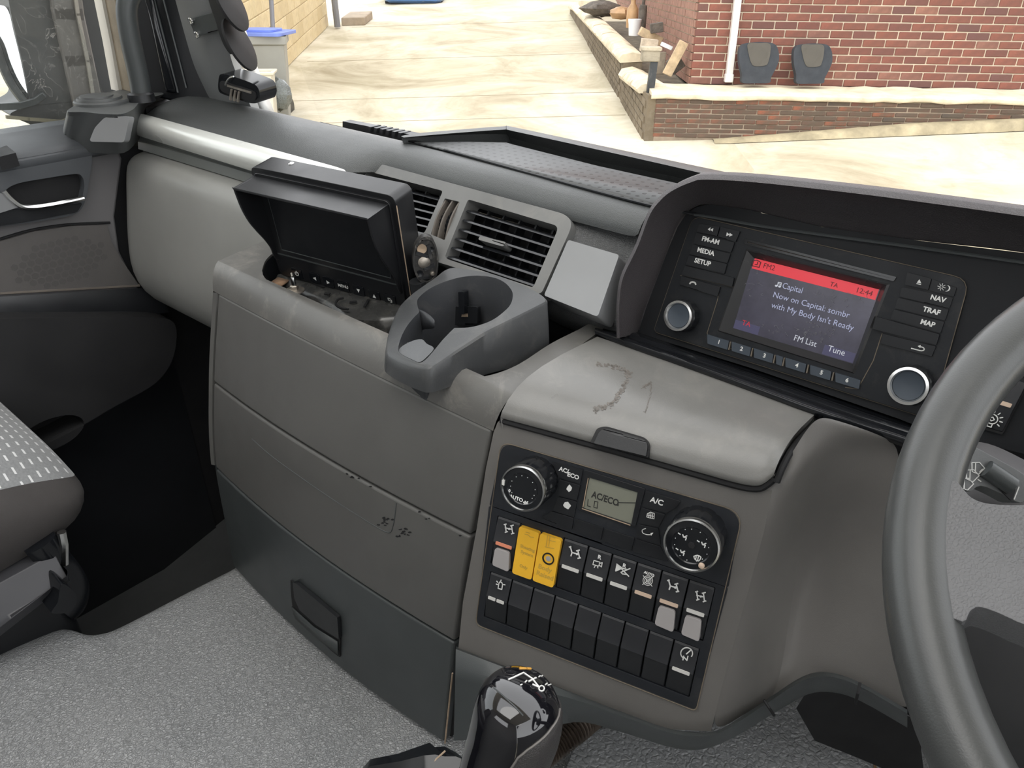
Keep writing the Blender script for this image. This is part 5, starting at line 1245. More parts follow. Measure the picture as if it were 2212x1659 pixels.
# keys
KEYB = plastic('key_black', (.009, .010, .012), .42, 900, .05, .0002, .1, 12, spec=.35)
def key(q, label=None, h=.0042, mat=None, r=.0008, name='button', par=None, c0=0.001):
    Q = [V(RU(*p)) for p in q]; c = sum(Q, V((0, 0))) / 4; Q = [c + (p - c) * .975 for p in Q]
    mb = MB(); mb.plate(fr, rpoly([tuple(p) for p in Q], r, 3), c0, h); return build(name, mb, mat or KEYB, par or radio, bevel=.0006, label=label)
def leg(b_, body, px, py, hpx, wd=1.0, h=.0044, bold=.0002):
    a = V(RU(px, py, h)); r = (V(RU(px, py + 10, h)) - a).length / 10
    mb = MB(); text(mb, fr, body, a.x, a.y, hpx * r * 1.38, h, wd=wd, rot=TH, bold=bold); return build('legend', mb, PRINT, b_, recalc=False)
def tri(b_, pl, h=.0044):
    mb = MB()
    for p in pl: mb.plate(fr, [RU(*q, h) for q in p], h - .0002, h + .0001)
    return build('legend', mb, PRINT, b_)
k = key([(250, 78), (398, 100), (378, 172), (226, 138)]); tri(k, [[(298, 118), (318, 104), (314, 130)], [(318, 122), (338, 109), (333, 135)]])
k = key([(402, 100), (545, 135), (512, 213), (382, 175)]); tri(k, [[(436, 140), (457, 157), (431, 168)], [(457, 144), (478, 160), (452, 172)]])
k = key([(224, 143), (507, 216), (481, 290), (202, 223)]); leg(k, 'FM-AM', 318, 200, 34)
k = key([(200, 228), (478, 296), (454, 366), (175, 300)]); leg(k, 'MEDIA', 283, 281, 34)
k = key([(172, 305), (453, 370), (433, 444), (146, 376)]); leg(k, 'SETUP', 260, 357, 34)
key([(144, 380), (506, 470), (494, 536), (118, 450)], h=.0052)
k = key([(116, 456), (404, 536), (384, 608), (104, 520)]); mb = MB(); mb.strokes(fr, [[RU(*p, .0044) for p in cr([(168, 512), (176, 503), (190, 500), (205, 506), (210, 517)], 3)]], .0015, .0042, .0045); build('legend', mb, PRINT, k)
k = key([(1748, 428), (1926, 476), (1902, 560), (1728, 522)]); tri(k, [[(1812, 504), (1830, 480), (1844, 510)], [(1810, 509), (1842, 516), (1841, 521), (1808, 514)]])
k = key([(1930, 478), (2108, 542), (2086, 608), (1905, 562)])
mb = MB(); cs = V(RU(1990, 536, .0044))
mb.strokes(fr, [[tuple(cs + V((math.cos(a), math.sin(a))) * .0009), tuple(cs + V((math.cos(a), math.sin(a))) * .003)] for a in [i * math.pi / 4 for i in range(8)]], .0004, .0042, .0045)
cm = V(RU(2028, 546, .0044)); mb.plate(fr, [tuple(cm + V((math.cos(a), math.sin(a))) * .0026) for a in [math.radians(x) for x in range(-100, 101, 20)]] + [tuple(cm + V((-.0010, 0)) + V((math.cos(a), math.sin(a))) * .0026) for a in [math.radians(x) for x in range(80, -81, -20)]], .0042, .0045); build('legend', mb, PRINT, k)
k = key([(1706, 535), (2085, 613), (2058, 694), (1688, 606)]); leg(k, 'NAV', 1965, 622, 36)
k = key([(1680, 612), (2054, 698), (2026, 782), (1655, 690)]); leg(k, 'TRAF', 1918, 710, 36)
k = key([(1650, 696), (2022, 787), (1994, 872), (1622, 768)]); leg(k, 'MAP', 1890, 800, 36)
key([(1520, 746), (1990, 878), (1966, 958), (1494, 838)], h=.0055)
k = key([(1572, 872), (1962, 964), (1930, 1040), (1550, 944)]); mb = MB(); mb.strokes(fr, [[RU(*p, .0044) for p in cr([(1772, 980), (1810, 990), (1845, 998), (1864, 990), (1858, 975), (1835, 968)], 3)]], .0009, .0042, .0045); mb.plate(fr, [RU(*p, .0044) for p in ((1818, 964), (1840, 955), (1836, 978))], .0042, .0045); build('legend', mb, PRINT, k)
NK = plastic('blue_black_key', (.040, .052, .068), .4, 900, .1, .0003, .1, 12)
tops = [302, 472, 632, 796]; 
def nk(x0, x1, body, px, rl=.0008):
    yt = lambda x: 876 + (x - 302) * .298; dx = 22 if x0 < 320 else 8
    return key([(x0 + 2, yt(x0)), (x1 - 3, yt(x1)), (x1 - 14, yt(x1) + 66), (x0 + 4, yt(x0) + 70)], mat=NK, r=rl, name='preset_key')
for x0, x1, body, cxx in ((302, 468, '1', 378), (478, 628, '2', 542), (638, 790, '3', 708), (866, 1026, '4', 943), (1044, 1208, '5', 1121), (1226, 1418, '6', 1306)):
    k = nk(x0, x1, body, cxx); leg(k, body, cxx, 880 + (cxx - 302) * .298 + 33, 30, h=.0044)
nk(800, 858, '', 0)
mb = MB()
for x in (473, 633, 795, 862, 1035, 1217):
    yt = 876 + (x - 302) * .298; mb = MB(); mb.strokes(fr, [[RU(x + 2, yt + 6), RU(x - 10, yt + 60)]], .0011, .002, .0048); build('key_rib', mb, plastic('dusty_ridge', (.13, .11, .085), .7, 600, .2, .0003, .3, 30), radio)
# dusty outline of the faceplate, drawn as the thin joint it is
mb = MB(); q = [RU(*p) for p in ((396, 532), (372, 640), (300, 868), (318, 925), (480, 985))]
DJ = plastic('joint_dust', (.14, .115, .085), .9, 600, .2, .0003, .3, 30)
mb.strokes(fr, [q], .0006, .0019, .0024); mb.strokes(fr, [[RU(*p) for p in ((1565, 872), (1500, 1070), (1420, 1215), (1385, 1272), (1300, 1262))]], .0007, .0019, .0024)
mb.strokes(fr, [[RU(*p) for p in ((105, 455), (120, 450), (500, 540))]], .0004, .0019, .0024); build('dust_joint', mb, DJ, radio)
mb = MB(); loop = [fr.P(*p, .001) for p in HOLE_R]; mb.tube(loop, .0006, 6, closed=True); build('rim_joint', mb, DJ, radio)
def knob(par, f, basepx, frontpx, rpx, ringname, cap_mat, wmul=1.0):
    pass
for bx, by, fx, fy, rr in ((1481, 682, 1464, 673, 33.5), (1972, 830, 1955, 824, 42)):
    a, b_ = fr.uv(bx, by); h = max(.014, min(.02, fr.cfor(fx, fy, a, b_)))
    d = fr.P(a, b_, h); z = d.dot(V((RX.z, RY.z, RZ.z))); R_ = rr * z / FPX
    kn = MB(); kn.lathe(fr, a, b_, [(R_ * 1.04, 0), (R_ * 1.04, h * .75), (R_ * .98, h * .82)], 48, rf=lambda j, c: 1 + (.025 if j % 4 < 2 else -.02)); kk = build('knob', kn, BLACK, radio, ang=25)
    mb = MB(); mb.lathe(fr, a, b_, [(R_ * .99, h * .72), (R_ * 1.03, h * .90), (R_ * .98, h * 1.02), (R_ * .84, h * 1.03), (R_ * .74, h * .88)], 48, cap=False); build('silver_ring', mb, CHROME, kk)
    mb = MB(); mb.lathe(fr, a, b_, [(R_ * .78, h * .86), (R_ * .74, h * .92), (R_ * .5, h * .88), (.0002, h * .86)], 40); build('knob_cap', mb, NK, kk)
# =================================================================== climate panel
def k2(x, y): return (1000 + x / 3.319, 820 + y / 3.319)
def k3(x, y): return (1000 + x / 3.456, 1080 + y / 3.456)
H2 = lambda x, y, c=0: fh.uv(*k2(x, y), c); H3 = lambda x, y, c=0: fh.uv(*k3(x, y), c)
thH = 0.0
cu_ = V(fh.uv(1572, 1269)) - V(fh.uv(1057, 1091)); TH2 = math.atan2(cu_.y, cu_.x)
clim = thing('climate_panel', 'black heater control panel with two dials above the rocker switches', 'heater control', hp_(1330, 1090))
UPO = rpoly([fh.uv(*p) for p in ((1086, 956), (1602, 1108), (1574, 1268), (1058, 1091))], [.012, .016, .002, .002], 5)
FACE = plastic('climate_black', (.013, .015, .019), .42, 1000, .12, .0003, .1, 12, dust=.05)
mb = MB(); mb.plate(fh, UPO, -.012, .001); build('faceplate', mb, FACE, clim, bevel=.0012)
def hkey(q, body=None, px=0, py=0, hp=0, par=clim, mat=None, h=.0028, r=.0008, conv=H2, wd=1.0, nm='button', bold=.0002):
    Q = [V(conv(*p)) for p in q]; c = sum(Q, V((0, 0))) / len(Q); Q = [c + (p - c) * .97 for p in Q]
    mb = MB(); mb.plate(fh, rpoly([tuple(p) for p in Q], r, 3), 0, h); o = build(nm, mb, mat or BLACK, par, bevel=.0006)
    if body: htxt(o, body, px, py, hp, h + .0002, conv, wd, bold)
    return o
def htxt(o, body, px, py, hp, h, conv=H2, wd=1.0, bold=.0002, mat=None, nm='legend'):
    a = V(conv(px, py, h)); r = (V(conv(px, py + 10, h)) - a).length / 10
    mb = MB(); text(mb, fh, body, a.x, a.y, hp * r * 1.38, h, wd=wd, rot=TH2 - .02, bold=bold); return build(nm, mb, mat or PRINT, o, recalc=False)
def hicon(o, lines, h=.003, w=.0006, conv=H2, polys=(), mat=None, nm='legend'):
    mb = MB(); mb.strokes(fh, [[conv(*p, h) for p in l] for l in lines], w, h - .0002, h + .0001)
    for p in polys: mb.plate(fh, [conv(*q, h) for q in p], h - .0002, h + .0002)
    return build(nm, mb, mat or PRINT, o)
k = hkey([(640, 580), (870, 640), (850, 742), (692, 698)]); htxt(k, 'AC/', 724, 650, 31, .003); htxt(k, 'ECO', 790, 692, 31, .003)
k = hkey([(698, 708), (850, 752), (826, 862), (690, 824)]); hicon(k, [], polys=[[(763, 752), (782, 775), (776, 795), (760, 806), (742, 785), (748, 770)]])
k = hkey([(688, 832), (826, 868), (806, 984), (650, 930)]); hicon(k, [], polys=[[(730, 880), (752, 876), (775, 905), (755, 930), (728, 915), (718, 900)]])
hkey([(640, 936), (804, 986), (790, 1072), (566, 985)]); hkey([(812, 990), (1015, 1055), (996, 1146), (796, 1076)]); hkey([(1020, 1058), (1240, 1128), (1215, 1222), (1002, 1148)]); hkey([(1246, 1134), (1425, 1190), (1480, 1302), (1220, 1224)])
k = hkey([(1314, 785), (1572, 866), (1530, 915), (1462, 950), (1290, 905)]); htxt(k, 'A/C', 1390, 874, 40, .003)
k = hkey([(1286, 910), (1458, 960), (1412, 1052), (1262, 1020)]); hicon(k, [[(1318, 985), (1322, 962), (1345, 950), (1372, 960), (1370, 998), (1340, 992), (1318, 985)], [(1335, 958), (1332, 990)], [(1348, 958), (1345, 994)], [(1360, 962), (1358, 996)], [(1322, 972), (1372, 982)]])
k = hkey([(1262, 1028), (1410, 1062), (1425, 1182), (1240, 1122)]); hicon(k, [cr([(1310, 1068), (1286, 1078), (1290, 1100), (1320, 1112), (1352, 1112)], 3)], polys=[[(1345, 1100), (1365, 1098), (1350, 1120)]])
dsp = [H2(*p) for p in ((880, 640), (1312, 776), (1242, 1052), (830, 926))]
mb = MB(); lc = [H2(*p) for p in ((912, 697), (1258, 803), (1212, 1030), (868, 915))]
mb.plate(fh, rpoly(dsp, .001, 2), 0, .0026, [lc]); d_ = build('display_frame', mb, BLACK, clim, bevel=.0005)
mb = MB(); mb.plate(fh, lc, -.002, .0012); d_ = build('display', mb, LCD, clim, label='grey liquid crystal display')
htxt(d_, 'AC/ECO', 1020, 856, 48, .0014, wd=.80, bold=.0003, mat=LCDI); 
hicon(d_, [[(898, 858), (893, 905), (915, 912)], [(945, 872), (968, 878), (962, 922), (938, 915), (945, 872)], [(1115, 882), (1238, 884)]], .0014, .0007, mat=LCDI); hicon(d_, [], .0014, polys=[[(1108, 893), (1118, 896), (1114, 906), (1104, 903)]], mat=LCDI)
mb = MB(); mb.strokes(fh, [[H2(862, 918), H2(1205, 1036)], [H2(868, 905), H2(905, 702)]], .0008, .0022, .003); build('display_dust', mb, DUST, clim)
DIALS = []
def dial(basepx, frontpx, rpx, n):
    a, b_ = fh.uv(*basepx); h = fh.cfor(*frontpx, a, b_); h = max(.016, min(.036, h)); p = fh.P(a, b_, h)
    a, b_ = [x for x in fh.uv(frontpx[0], frontpx[1], h)]
    z = p.dot(V((RX.z, RY.z, RZ.z))); R_ = rpx * z / FPX
    mb = MB(); mb.lathe(fh, a, b_, [(R_ * 1.02, 0), (R_ * 1.02, h * .82), (R_ * .98, h * .9)], 60, rf=lambda j, c: 1.0 if j % 5 else .965); dk = build('dial', mb, BLACKG, clim, ang=20)
    mb = MB(); mb.lathe(fh, a, b_, [(R_ * 1.0, h * .84), (R_ * 1.02, h * .93), (R_ * .99, h), (R_ * .93, h * 1.01), (R_ * .90, h * .97)], 60, cap=False); build('chrome_ring', mb, CHROME, dk)
    mb = MB(); mb.lathe(fh, a, b_, [(R_ * .92, h * .9), (R_ * .90, h * .97), (R_ * .70, h * .985), (R_ * .66, h * .96), (.0002, h * .96)], 48); build('dial_face', mb, BLACKG, dk)
    return dk, a, b_, h, R_
def dl(dk, a, b_, h, R_, angs, rad=.56):
    mb = MB()
    for t_ in angs:
        t_ = math.radians(t_); mb.plate(fh, ell(a + math.cos(t_) * R_ * rad, b_ + math.sin(t_) * R_ * rad, .0004, .0004, 8), h * .96, h * .96 + .0003)
    build('dial_marks', mb, PRINT, dk)
dk, a, b_, h, R_ = dial((1158, 1030), (1128, 1056.5), 52, 0)
dl(dk, a, b_, h, R_, (185, 160, 130, 102, 75, 45, 12, -15, 215, -32)); hh = h * .96 + .0004
htxt(dk, 'AUTO', 382, 852, 26, hh, wd=1.0); htxt(dk, '0', 333, 798, 22, hh)
hicon(dk, [[(435, 880), (465, 892)], [(446, 872), (452, 902)], [(436, 896), (464, 876)]], hh, .0012)
mb = MB(); mb.plate(fh, [H2(*p, h) for p in ((282, 718), (300, 722), (296, 760), (280, 752))], h * .9, h * 1.015); build('pointer', mb, INDW, dk)
dk, a, b_, h, R_ = dial((1519, 1153), (1493, 1179), 61.5, 1)
dl(dk, a, b_, h, R_, (172, 150, 122, 100, 70, 40, 10, -15, -40, -62, -95, -122, 196), .60); hh = h * .96 + .0004
def person(px, py): return [[(px, py), (px + 6, py + 18), (px + 26, py + 22), (px + 20, py + 38)], [(px + 6, py + 18), (px + 30, py + 8)], [(px - 18, py - 2), (px - 32, py - 12)]]
hicon(dk, person(1576, 1112) + person(1712, 1166) + person(1560, 1222) + [cr([(1655, 1268), (1680, 1260), (1706, 1274), (1690, 1300), (1665, 1290), (1655, 1268)], 2), [(1672, 1270), (1668, 1290)], [(1688, 1270), (1682, 1298)]], hh, .0009)
mb = MB(); mb.lathe(fh, a, b_, [(.0035, hh - .001), (.003, hh)], 6); build('dial_centre', mb, DEEP, dk)
mb = MB(); mb.lathe(fh, *H2(1710, 1335, h), [(.0028, h * .9), (.0026, h * 1.01), (.0012, h * 1.03)], 14); build('pointer', mb, INDP, dk)
# =================================================================== rocker switches
bank = thing('switch_bank', 'black bank of two rows of rocker switches below the heater panel', 'switch panel', hp_(1290, 1330))
LWO = rpoly([fh.uv(*p) for p in ((1057, 1092), (1573, 1269), (1503, 1532), (1030, 1347))], [.002, .002, .005, .007], 5)
R1 = [H3(262, 112), H3(1888, 652), H3(1795, 1052), H3(208, 472)]
R2 = [H3(208, 528), H3(1772, 1106), H3(1692, 1472), H3(158, 868)]
mb = MB(); mb.plate(fh, LWO, -.012, .001, [rpoly(R1, .001, 2), rpoly(R2, .001, 2)]); build('switch_frame', mb, FACE, bank, bevel=.001)
mb = MB(); mb.plate(fh, LWO, -.022, -.012); build('switch_back', mb, DEEP, bank)
mb = MB(); mb.tube([fh.P(*p, .0012) for p in OUT], .0005, 6, closed=True); build('rim_joint', mb, DJ, bank)
SWM = plastic('rocker_black', (.020, .021, .024), .38, 900, .12, .0003, .1, 14)
SWL = plastic('rocker_lower_black', (.013, .014, .016), .34, 900, .12, .0003, .1, 14)
def fracs(l, r, xs):
    a, b_ = V(H3(*l)), V(H3(*r)); d = b_ - a; out = [0.0]
    for x in xs:
        t_ = (x - l[0]) / (r[0] - l[0]); p = V(H3(x, l[1] + (r[1] - l[1]) * t_)); out.append((p - a).dot(d) / d.length_squared)
    return out + [1.0]
f1 = fracs((262, 112), (1888, 652), (437, 592, 757, 942, 1120, 1305, 1490, 1692)); f2 = fracs((208, 528), (1772, 1106), (372, 532, 692, 865, 1040, 1215, 1395, 1580))
def cell(Rw, f, i):
    a, b_, c_, d = [V(p) for p in Rw]; return lerp(a, b_, f[i]), lerp(a, b_, f[i + 1]), lerp(d, c_, f[i + 1]), lerp(d, c_, f[i])
def rocker(Rw, f, i, ind=None, crease=.49):
    TL, TR, BR_, BL = cell(Rw, f, i); g_ = .0007; ax = (TR - TL).normalized() * g_; TL, BL, TR, BR_ = TL + ax, BL + ax, TR - ax, BR_ - ax
    mb = MB(); rows = []
    for t_, h in ((0, -.006), (.015, .0005), (.05, .0015), (crease - .04, .0046), (crease, .0052), (crease + .05, .0040), (.94, .0008), (.985, .0), (1.0, -.006)):
        l, r = lerp(TL, BL, t_), lerp(TR, BR_, t_); rows.append([fh.P(*l, -.008), fh.P(*l, h - .0006), fh.P(*(l + ax), h), fh.P(*(r - ax), h), fh.P(*r, h - .0006), fh.P(*r, -.008)])
    o = MB(); o.grid(rows[:5], 0); o.grid(rows[4:], 1); o = build('rocker_switch', o, [SWM, SWL], bank, ang=16)
    def pt(fx, fy): return lerp(lerp(TL, TR, fx), lerp(BL, BR_, fx), fy)
    if ind:
        for f0, f1_ in ((.14, .86),) if ind[1] != 2 else ((.12, .47), (.53, .88)):
            q = [pt(f0, crease - .02), pt(f1_, crease - .02), pt(f1_, crease + .045), pt(f0, crease + .045)]
            mb = MB(); mb.plate(fh, rpoly([tuple(p) for p in q], .0008, 3), .003, .0056); build('indicator', mb, ind[0], o, bevel=.0003)
    return o, pt
def grey_key(o, pt):
    q = [pt(.16, .60), pt(.80, .59), pt(.90, .98), pt(.14, .96)]
    mb = MB(); mb.plate(fh, rpoly([tuple(p) for p in q], .003, 3), -.001, .0065); build('lock_button', mb, KEYG, o, bevel=.0018, seg=3, label='grey lock button')
AX = lambda x, y: [[(x - 24, y - 34), (x - 18, y + 28)], [(x + 20, y - 22), (x + 27, y + 40)], [(x - 40, y - 28), (x - 6, y - 38)], [(x - 32, y + 34), (x + 0, y + 26)], [(x + 6, y - 18), (x + 38, y - 26)], [(x + 12, y + 46), (x + 42, y + 38)], [(x - 36, y - 4), (x + 24, y + 8)]]
def axle(o, cx_, cy_, s_=1.0, extra=()):
    X = lambda px, py: (cx_ + px * s_, cy_ + py * s_)
    lines = [[X(-30, -30), X(-22, 26)], [X(18, -20), X(26, 38)], [X(-38, -28), X(-22, -32)], [X(-30, 30), X(-12, 24)], [X(10, -18), X(32, -24)], [X(16, 42), X(36, 36)], [X(-30, -4), X(22, 8)]]
    hicon(o, lines, .0052, .0011, H3, polys=[[X(math.cos(t) * 8, 4 + math.sin(t) * 8) for t in [k * math.pi / 4 for k in range(8)]]])
def steer(o, cx_, cy_):
    X = lambda px, py: (cx_ + px, cy_ + py)
    hicon(o, [[X(-30, -42), X(-18, 2), X(-26, 26)], [X(-18, 0), X(30, 14)], [X(26, -14), X(38, 36)], [X(16, -12), X(38, -18)], [X(26, 44), X(46, 40)], [X(-38, -40), X(-26, -44)]], .0052, .0012, H3, polys=[[X(20 + math.cos(t) * 9, 12 + math.sin(t) * 9) for t in [k * math.pi / 4 for k in range(8)]]])
IND1 = [(INDR, 1), None, None, (INDW, 1), (INDW, 1), (INDW, 1), (INDP, 1), (INDP, 1), (INDW, 1)]
for i in range(9):
    if i in (1, 2):
        TL, TR, BR_, BL = cell(R1, f1, i); c = (TL + TR + BR_ + BL) / 4; up_ = (TL - BL) * .03
        q = [c + (p - c) * V((.94, .94)) if False else c + (p - c) * .95 for p in (TL, TR, BR_, BL)]
        mb = MB(); mb.plate(fh, rpoly([tuple(p) for p in q], .0028, 4), -.008, .0062); o = build('yellow_switch', mb, YEL, bank, bevel=.0010, label='yellow guarded switch cover' + (' with screw hole' if i == 2 else ''))
        mb = MB(); bx = [lerp(p, c, -.055) for p in q]; mb.plate(fh, rpoly([tuple(p) for p in bx], .002, 3), -.008, .001); build('switch_socket', mb, DEEP, bank)
        if i == 1:
            for body, px, py, hp in (('Sheeting', 482, 362, 24), ('System', 478, 402, 24), ('Only', 452, 500, 22)): htxt(o, body, px, py, hp, .0064, H3, mat=YELP)
            hicon(o, [[(462, 255), (490, 262), (500, 275), (528, 280)], [(470, 240), (498, 248)]], .0064, .0008, H3, mat=YELP)
        else:
            for body, px, py, hp in (('Body', 612, 512, 36), ('Raised', 612, 566, 36)): htxt(o, body, px, py, hp, .0064, H3, mat=YELP)
            hicon(o, [[(632, 265), (620, 350)], [(645, 270), (690, 285)], [(640, 300), (690, 312)], [(650, 275), (640, 345)], [(612, 350), (680, 362)]], .0064, .0008, H3, mat=YELP)
            s_ = H3(638, 438, .0062); mb = MB(); mb.lathe(fh, *s_, [(.0062, .0055), (.0062, .0070), (.0050, .0070), (.0046, .0058), (.0, .0058)], 24); build('hole_rim', mb, BLACKG, o)
            mb = MB(); mb.lathe(fh, *s_, [(.0028, .0055), (.0026, .0066), (.0006, .0068)], 14); build('screw', mb, KEYG, o)
        continue
    o, pt = rocker(R1, f1, i, IND1[i])
    if i == 0: axle(o, 345, 212); grey_key(o, pt)
    if i == 3:
        steer(o, 832, 392)
    if i == 4:
        htxt(o, 'R', 1019, 428, 30, .0052, H3); hicon(o, [[(978, 452), (1022, 464), (1014, 494), (970, 482), (978, 452)], [(1020, 474), (1040, 468), (1034, 500), (1017, 486)], [(990, 488), (980, 505)], [(1002, 492), (1008, 508)]], .0052, .0008, H3)
    if i == 5:
        htxt(o, 'R', 1205, 492, 30, .0052, H3); hicon(o, [[(1150, 480), (1140, 530), (1190, 510), (1150, 480)], [(1148, 478), (1238, 570)], [(1248, 512), (1180, 540), (1190, 552), (1220, 556)], [(1190, 510), (1228, 520)]], .0052, .0010, H3, polys=[[(1152, 486), (1146, 524), (1182, 508)]])
    if i == 6:
        htxt(o, 'AUTO', 1390, 552, 19, .0052, H3); c2 = (1380, 602); hicon(o, [[(c2[0] + r_ * math.cos(t) , c2[1] + r_ * math.sin(t)) for t in [k * math.pi / 8 for k in range(17)]] for r_ in (36, 24, 12)] + [[(1346, 565), (1412, 645)], [(1424, 570), (1340, 632)]], .0052, .0006, H3)
    if i == 7: steer(o, 1566, 642); grey_key(o, pt)
    if i == 8: axle(o, 1776, 716, 1.05); grey_key(o, pt)
for i in range(9):
    o, pt = rocker(R2, f2, i, (INDW, 2) if i == 0 else ((INDW, 1) if i == 8 else None))
    if i == 0: hicon(o, [[(262, 660), (268, 625), (275, 612), (290, 616), (296, 632), (290, 668), (262, 660)], [(252, 606), (260, 616)], [(285, 598), (282, 606)], [(302, 632), (314, 634)], [(248, 628), (258, 632)]], .0052, .0010, H3)
    if i == 8:
        c2 = (1670, 1145); hicon(o, [[(c2[0] + 44 * math.cos(t), c2[1] + 42 * math.sin(t)) for t in [math.radians(x) for x in range(130, 406, 12)]], [(1668, 1150), (1700, 1122)], [(1642, 1195), (1648, 1165)], [(1645, 1168), (1672, 1198)], [(1672, 1198), (1680, 1166)]], .0052, .0010, H3)
# =================================================================== monitor
MK = .96
mo = V((-.9186, .5344, -.2591)) * MK; mu = V((.9763, .2143, -.0308)).normalized(); mv = V((.064, -.1498, .9866)); mv = (mv - mu * mv.dot(mu)).normalized(); mn = mu.cross(mv)
fmn = Fr(mo, mn, mv); MW, MH = .2307 * MK, .1654 * MK
mon = thing('camera_monitor', 'black reversing camera monitor with sun hood tilted in the tray', 'monitor', fmn.P(MW / 2, -MH, -.02))
MBK = plastic('monitor_black', (.012, .0125, .014), .33, 900, .10, .0002, .1, 14)
mb = MB(); mb.plate(fmn, rpoly(rect(0, -MH, MW, 0), .010, 4), -.034, 0.0); build('case', mb, MBK, mon, bevel=.003, seg=3)
mb = MB(); mb.plate(fmn, rpoly(rect(.006, -MH + .006, MW - .006, -.006), .008, 4), -.003, .0035); build('front_bezel', mb, MBK, mon, bevel=.001)
# hood
hl_, hr_, ht = .008, MW - .008, -.010
dep = []
cL = fmn.cfor(499, 402, hl_, ht); cR = fmn.cfor(796, 470, hr_, ht)
cD = .0435 * MK
prof = [(0.0, cD), (-.010, cD * .985), (-.030, cD * .93), (-.050, cD * .80), (-.068, cD * .60), (-.084, cD * .40), (-.098, cD * .27), (-.108, cD * .24), (-.118, cD * .16), (-.120, .0)]
prof = [(ht + b_, c) for b_, c in prof]
th = .0028
HP = cr(prof, 3)
mb = MB()
fL = Fr(fmn.P(hl_, 0, 0), -fmn.u, fmn.v)
for a0 in (hl_, hr_ - th):
    side = [(p[0], p[1]) for p in HP] + [(ht, 0.0)]
    A_ = [fmn.P(a0, p[0], p[1]) for p in side]; B_ = [fmn.P(a0 + th, p[0], p[1]) for p in side]
    tri_ = tessellate_polygon([[V((p[0], p[1], 0)) for p in side]])
    mb.add(A_, [list(t_) for t_ in tri_]); mb.add(B_, [list(t_) for t_ in tri_]); mb.grid([A_, B_], cu=True)
mb.plate(fmn, rect(hl_, ht - th, hr_, ht), 0, cD)
build('sun_hood', mb, MBK, mon, bevel=.0010, ang=40)
mb = MB(); mb.plate(fmn, rect(hl_ + .014, -MH + .048, hr_ - .014, ht - .012), .003, .0042); build('screen', mb, flat('dark_glass', (.008, .009, .011), .55, spec=.25), mon)
mb = MB(); 
inner = rect(hl_ + .014, -MH + .048, hr_ - .014, ht - .012); mb.tube([fmn.P(*p, .0042) for p in inner], .0008, 6, closed=True); build('screen_edge', mb, CHAR, mon)
mb = MB(); mb.strokes(fmn, [[(.012, -MH + .040), (MW - .012, -MH + .040)]], .0016, .003, .0045); build('bezel_ridge', mb, CHAR, mon)
def mkey(px0, py0, px1, py1, icon):
    a0, b0 = fmn.uv(px0, py0, .0035); a1, b1 = fmn.uv(px1, py1, .0035); ca, cb_ = (a0 + a1) / 2, (b0 + b1) / 2; w, h = .0085, .0075
    mb = MB(); mb.plate(fmn, rpoly(rect(ca - w, cb_ - h, ca + w, cb_ + h), .0015, 3), .003, .0052); o = build('button', mb, BLACKG, mon, bevel=.0005)
    z = .0054; mb = MB(); s_ = .0026
    if icon == 'L': mb.plate(fmn, [(ca - s_, cb_), (ca + s_, cb_ - s_), (ca + s_, cb_ + s_)], z - .0003, z)
    if icon == 'R': mb.plate(fmn, [(ca + s_, cb_), (ca - s_, cb_ + s_), (ca - s_, cb_ - s_)], z - .0003, z)
    if icon == 'D': mb.plate(fmn, [(ca, cb_ - s_), (ca + s_, cb_ + s_), (ca - s_, cb_ + s_)], z - .0003, z)
    if icon == 'U': mb.plate(fmn, [(ca, cb_ + s_), (ca - s_, cb_ - s_), (ca + s_, cb_ - s_)], z - .0003, z)
    if icon == 'M': text(mb, fmn, 'MENU', ca, cb_, .0062, z, bold=.0001)
    if icon == 'S': mb.strokes(fmn, [[(ca - s_, cb_ + s_), (ca + .0006, cb_ + s_), (ca + .0006, cb_ - .0004), (ca - s_, cb_ - .0004), (ca - s_, cb_ + s_)], [(ca - .0002, cb_ - s_), (ca + s_, cb_ - s_), (ca + s_, cb_ + .0008)]], .0009, z - .0003, z)
    if icon == 'P': mb.strokes(fmn, [ell(ca, cb_, .0028, .0028, 14, math.radians(125), math.radians(415)), [(ca, cb_ + .0008), (ca, cb_ + .0038)]], .0011, z - .0003, z)
    build('legend', mb, PRINT, o, recalc=False)
for c_, ic in (((643, 590), 'P'), ((681, 600), 'L'), ((711, 609), 'R'), ((743, 617), 'M'), ((776, 627), 'D'), ((810, 638), 'U'), ((844, 647), 'S')):
    mkey(c_[0], c_[1], c_[0], c_[1], ic)
mb = MB(); mb.tube([fmn.P(MW, b_, -.001) for b_ in (-.012, -.06, -.12, -MH + .01)], .0008, 6); build('dust_seam', mb, DUST, mon)
mb = MB(); mb.lathe(Fr(fmn.P(.045, 0, -.026), fmn.v, fmn.n), 0, 0, [(.004, -.001), (.004, .0006), (.0025, .0012)], 14); build('top_screw', mb, CHROME, mon)
# broken mounting plate right of the monitor
PLN = V((.80, -.56, .0)); plp = fmn.P(MW + .004, -.09, .012)
fpl = Fr(on(917, 570, PLN, PLN.dot(plp)), PLN, (0, 0, 1)); pq = lambda l, c=0: [fpl.uv(*p, c) for p in l]
mt = thing('mount_plate', 'dusty black oval mounting plate broken off beside the monitor', 'bracket', fpl.o)
ov = pq(cr([(892, 548), (900, 522), (917, 509), (934, 514), (944, 540), (946, 575), (940, 600), (925, 612), (905, 605), (893, 580)], 4, True))
mb = MB(); mb.plate(fpl, [tuple(p) for p in ov], -.008, 0); mb.plate(fpl, [tuple(p) for p in ov], 0, .003, [[tuple(lerp(V(p), sum(map(V, ov), V((0, 0))) / len(ov), .14)) for p in ov]]); build('oval_plate', mb, plastic('dusty_bracket', (.035, .034, .033), .5, 600, .3, .0006, .3, 40, dust=.5), mt, bevel=.0008)
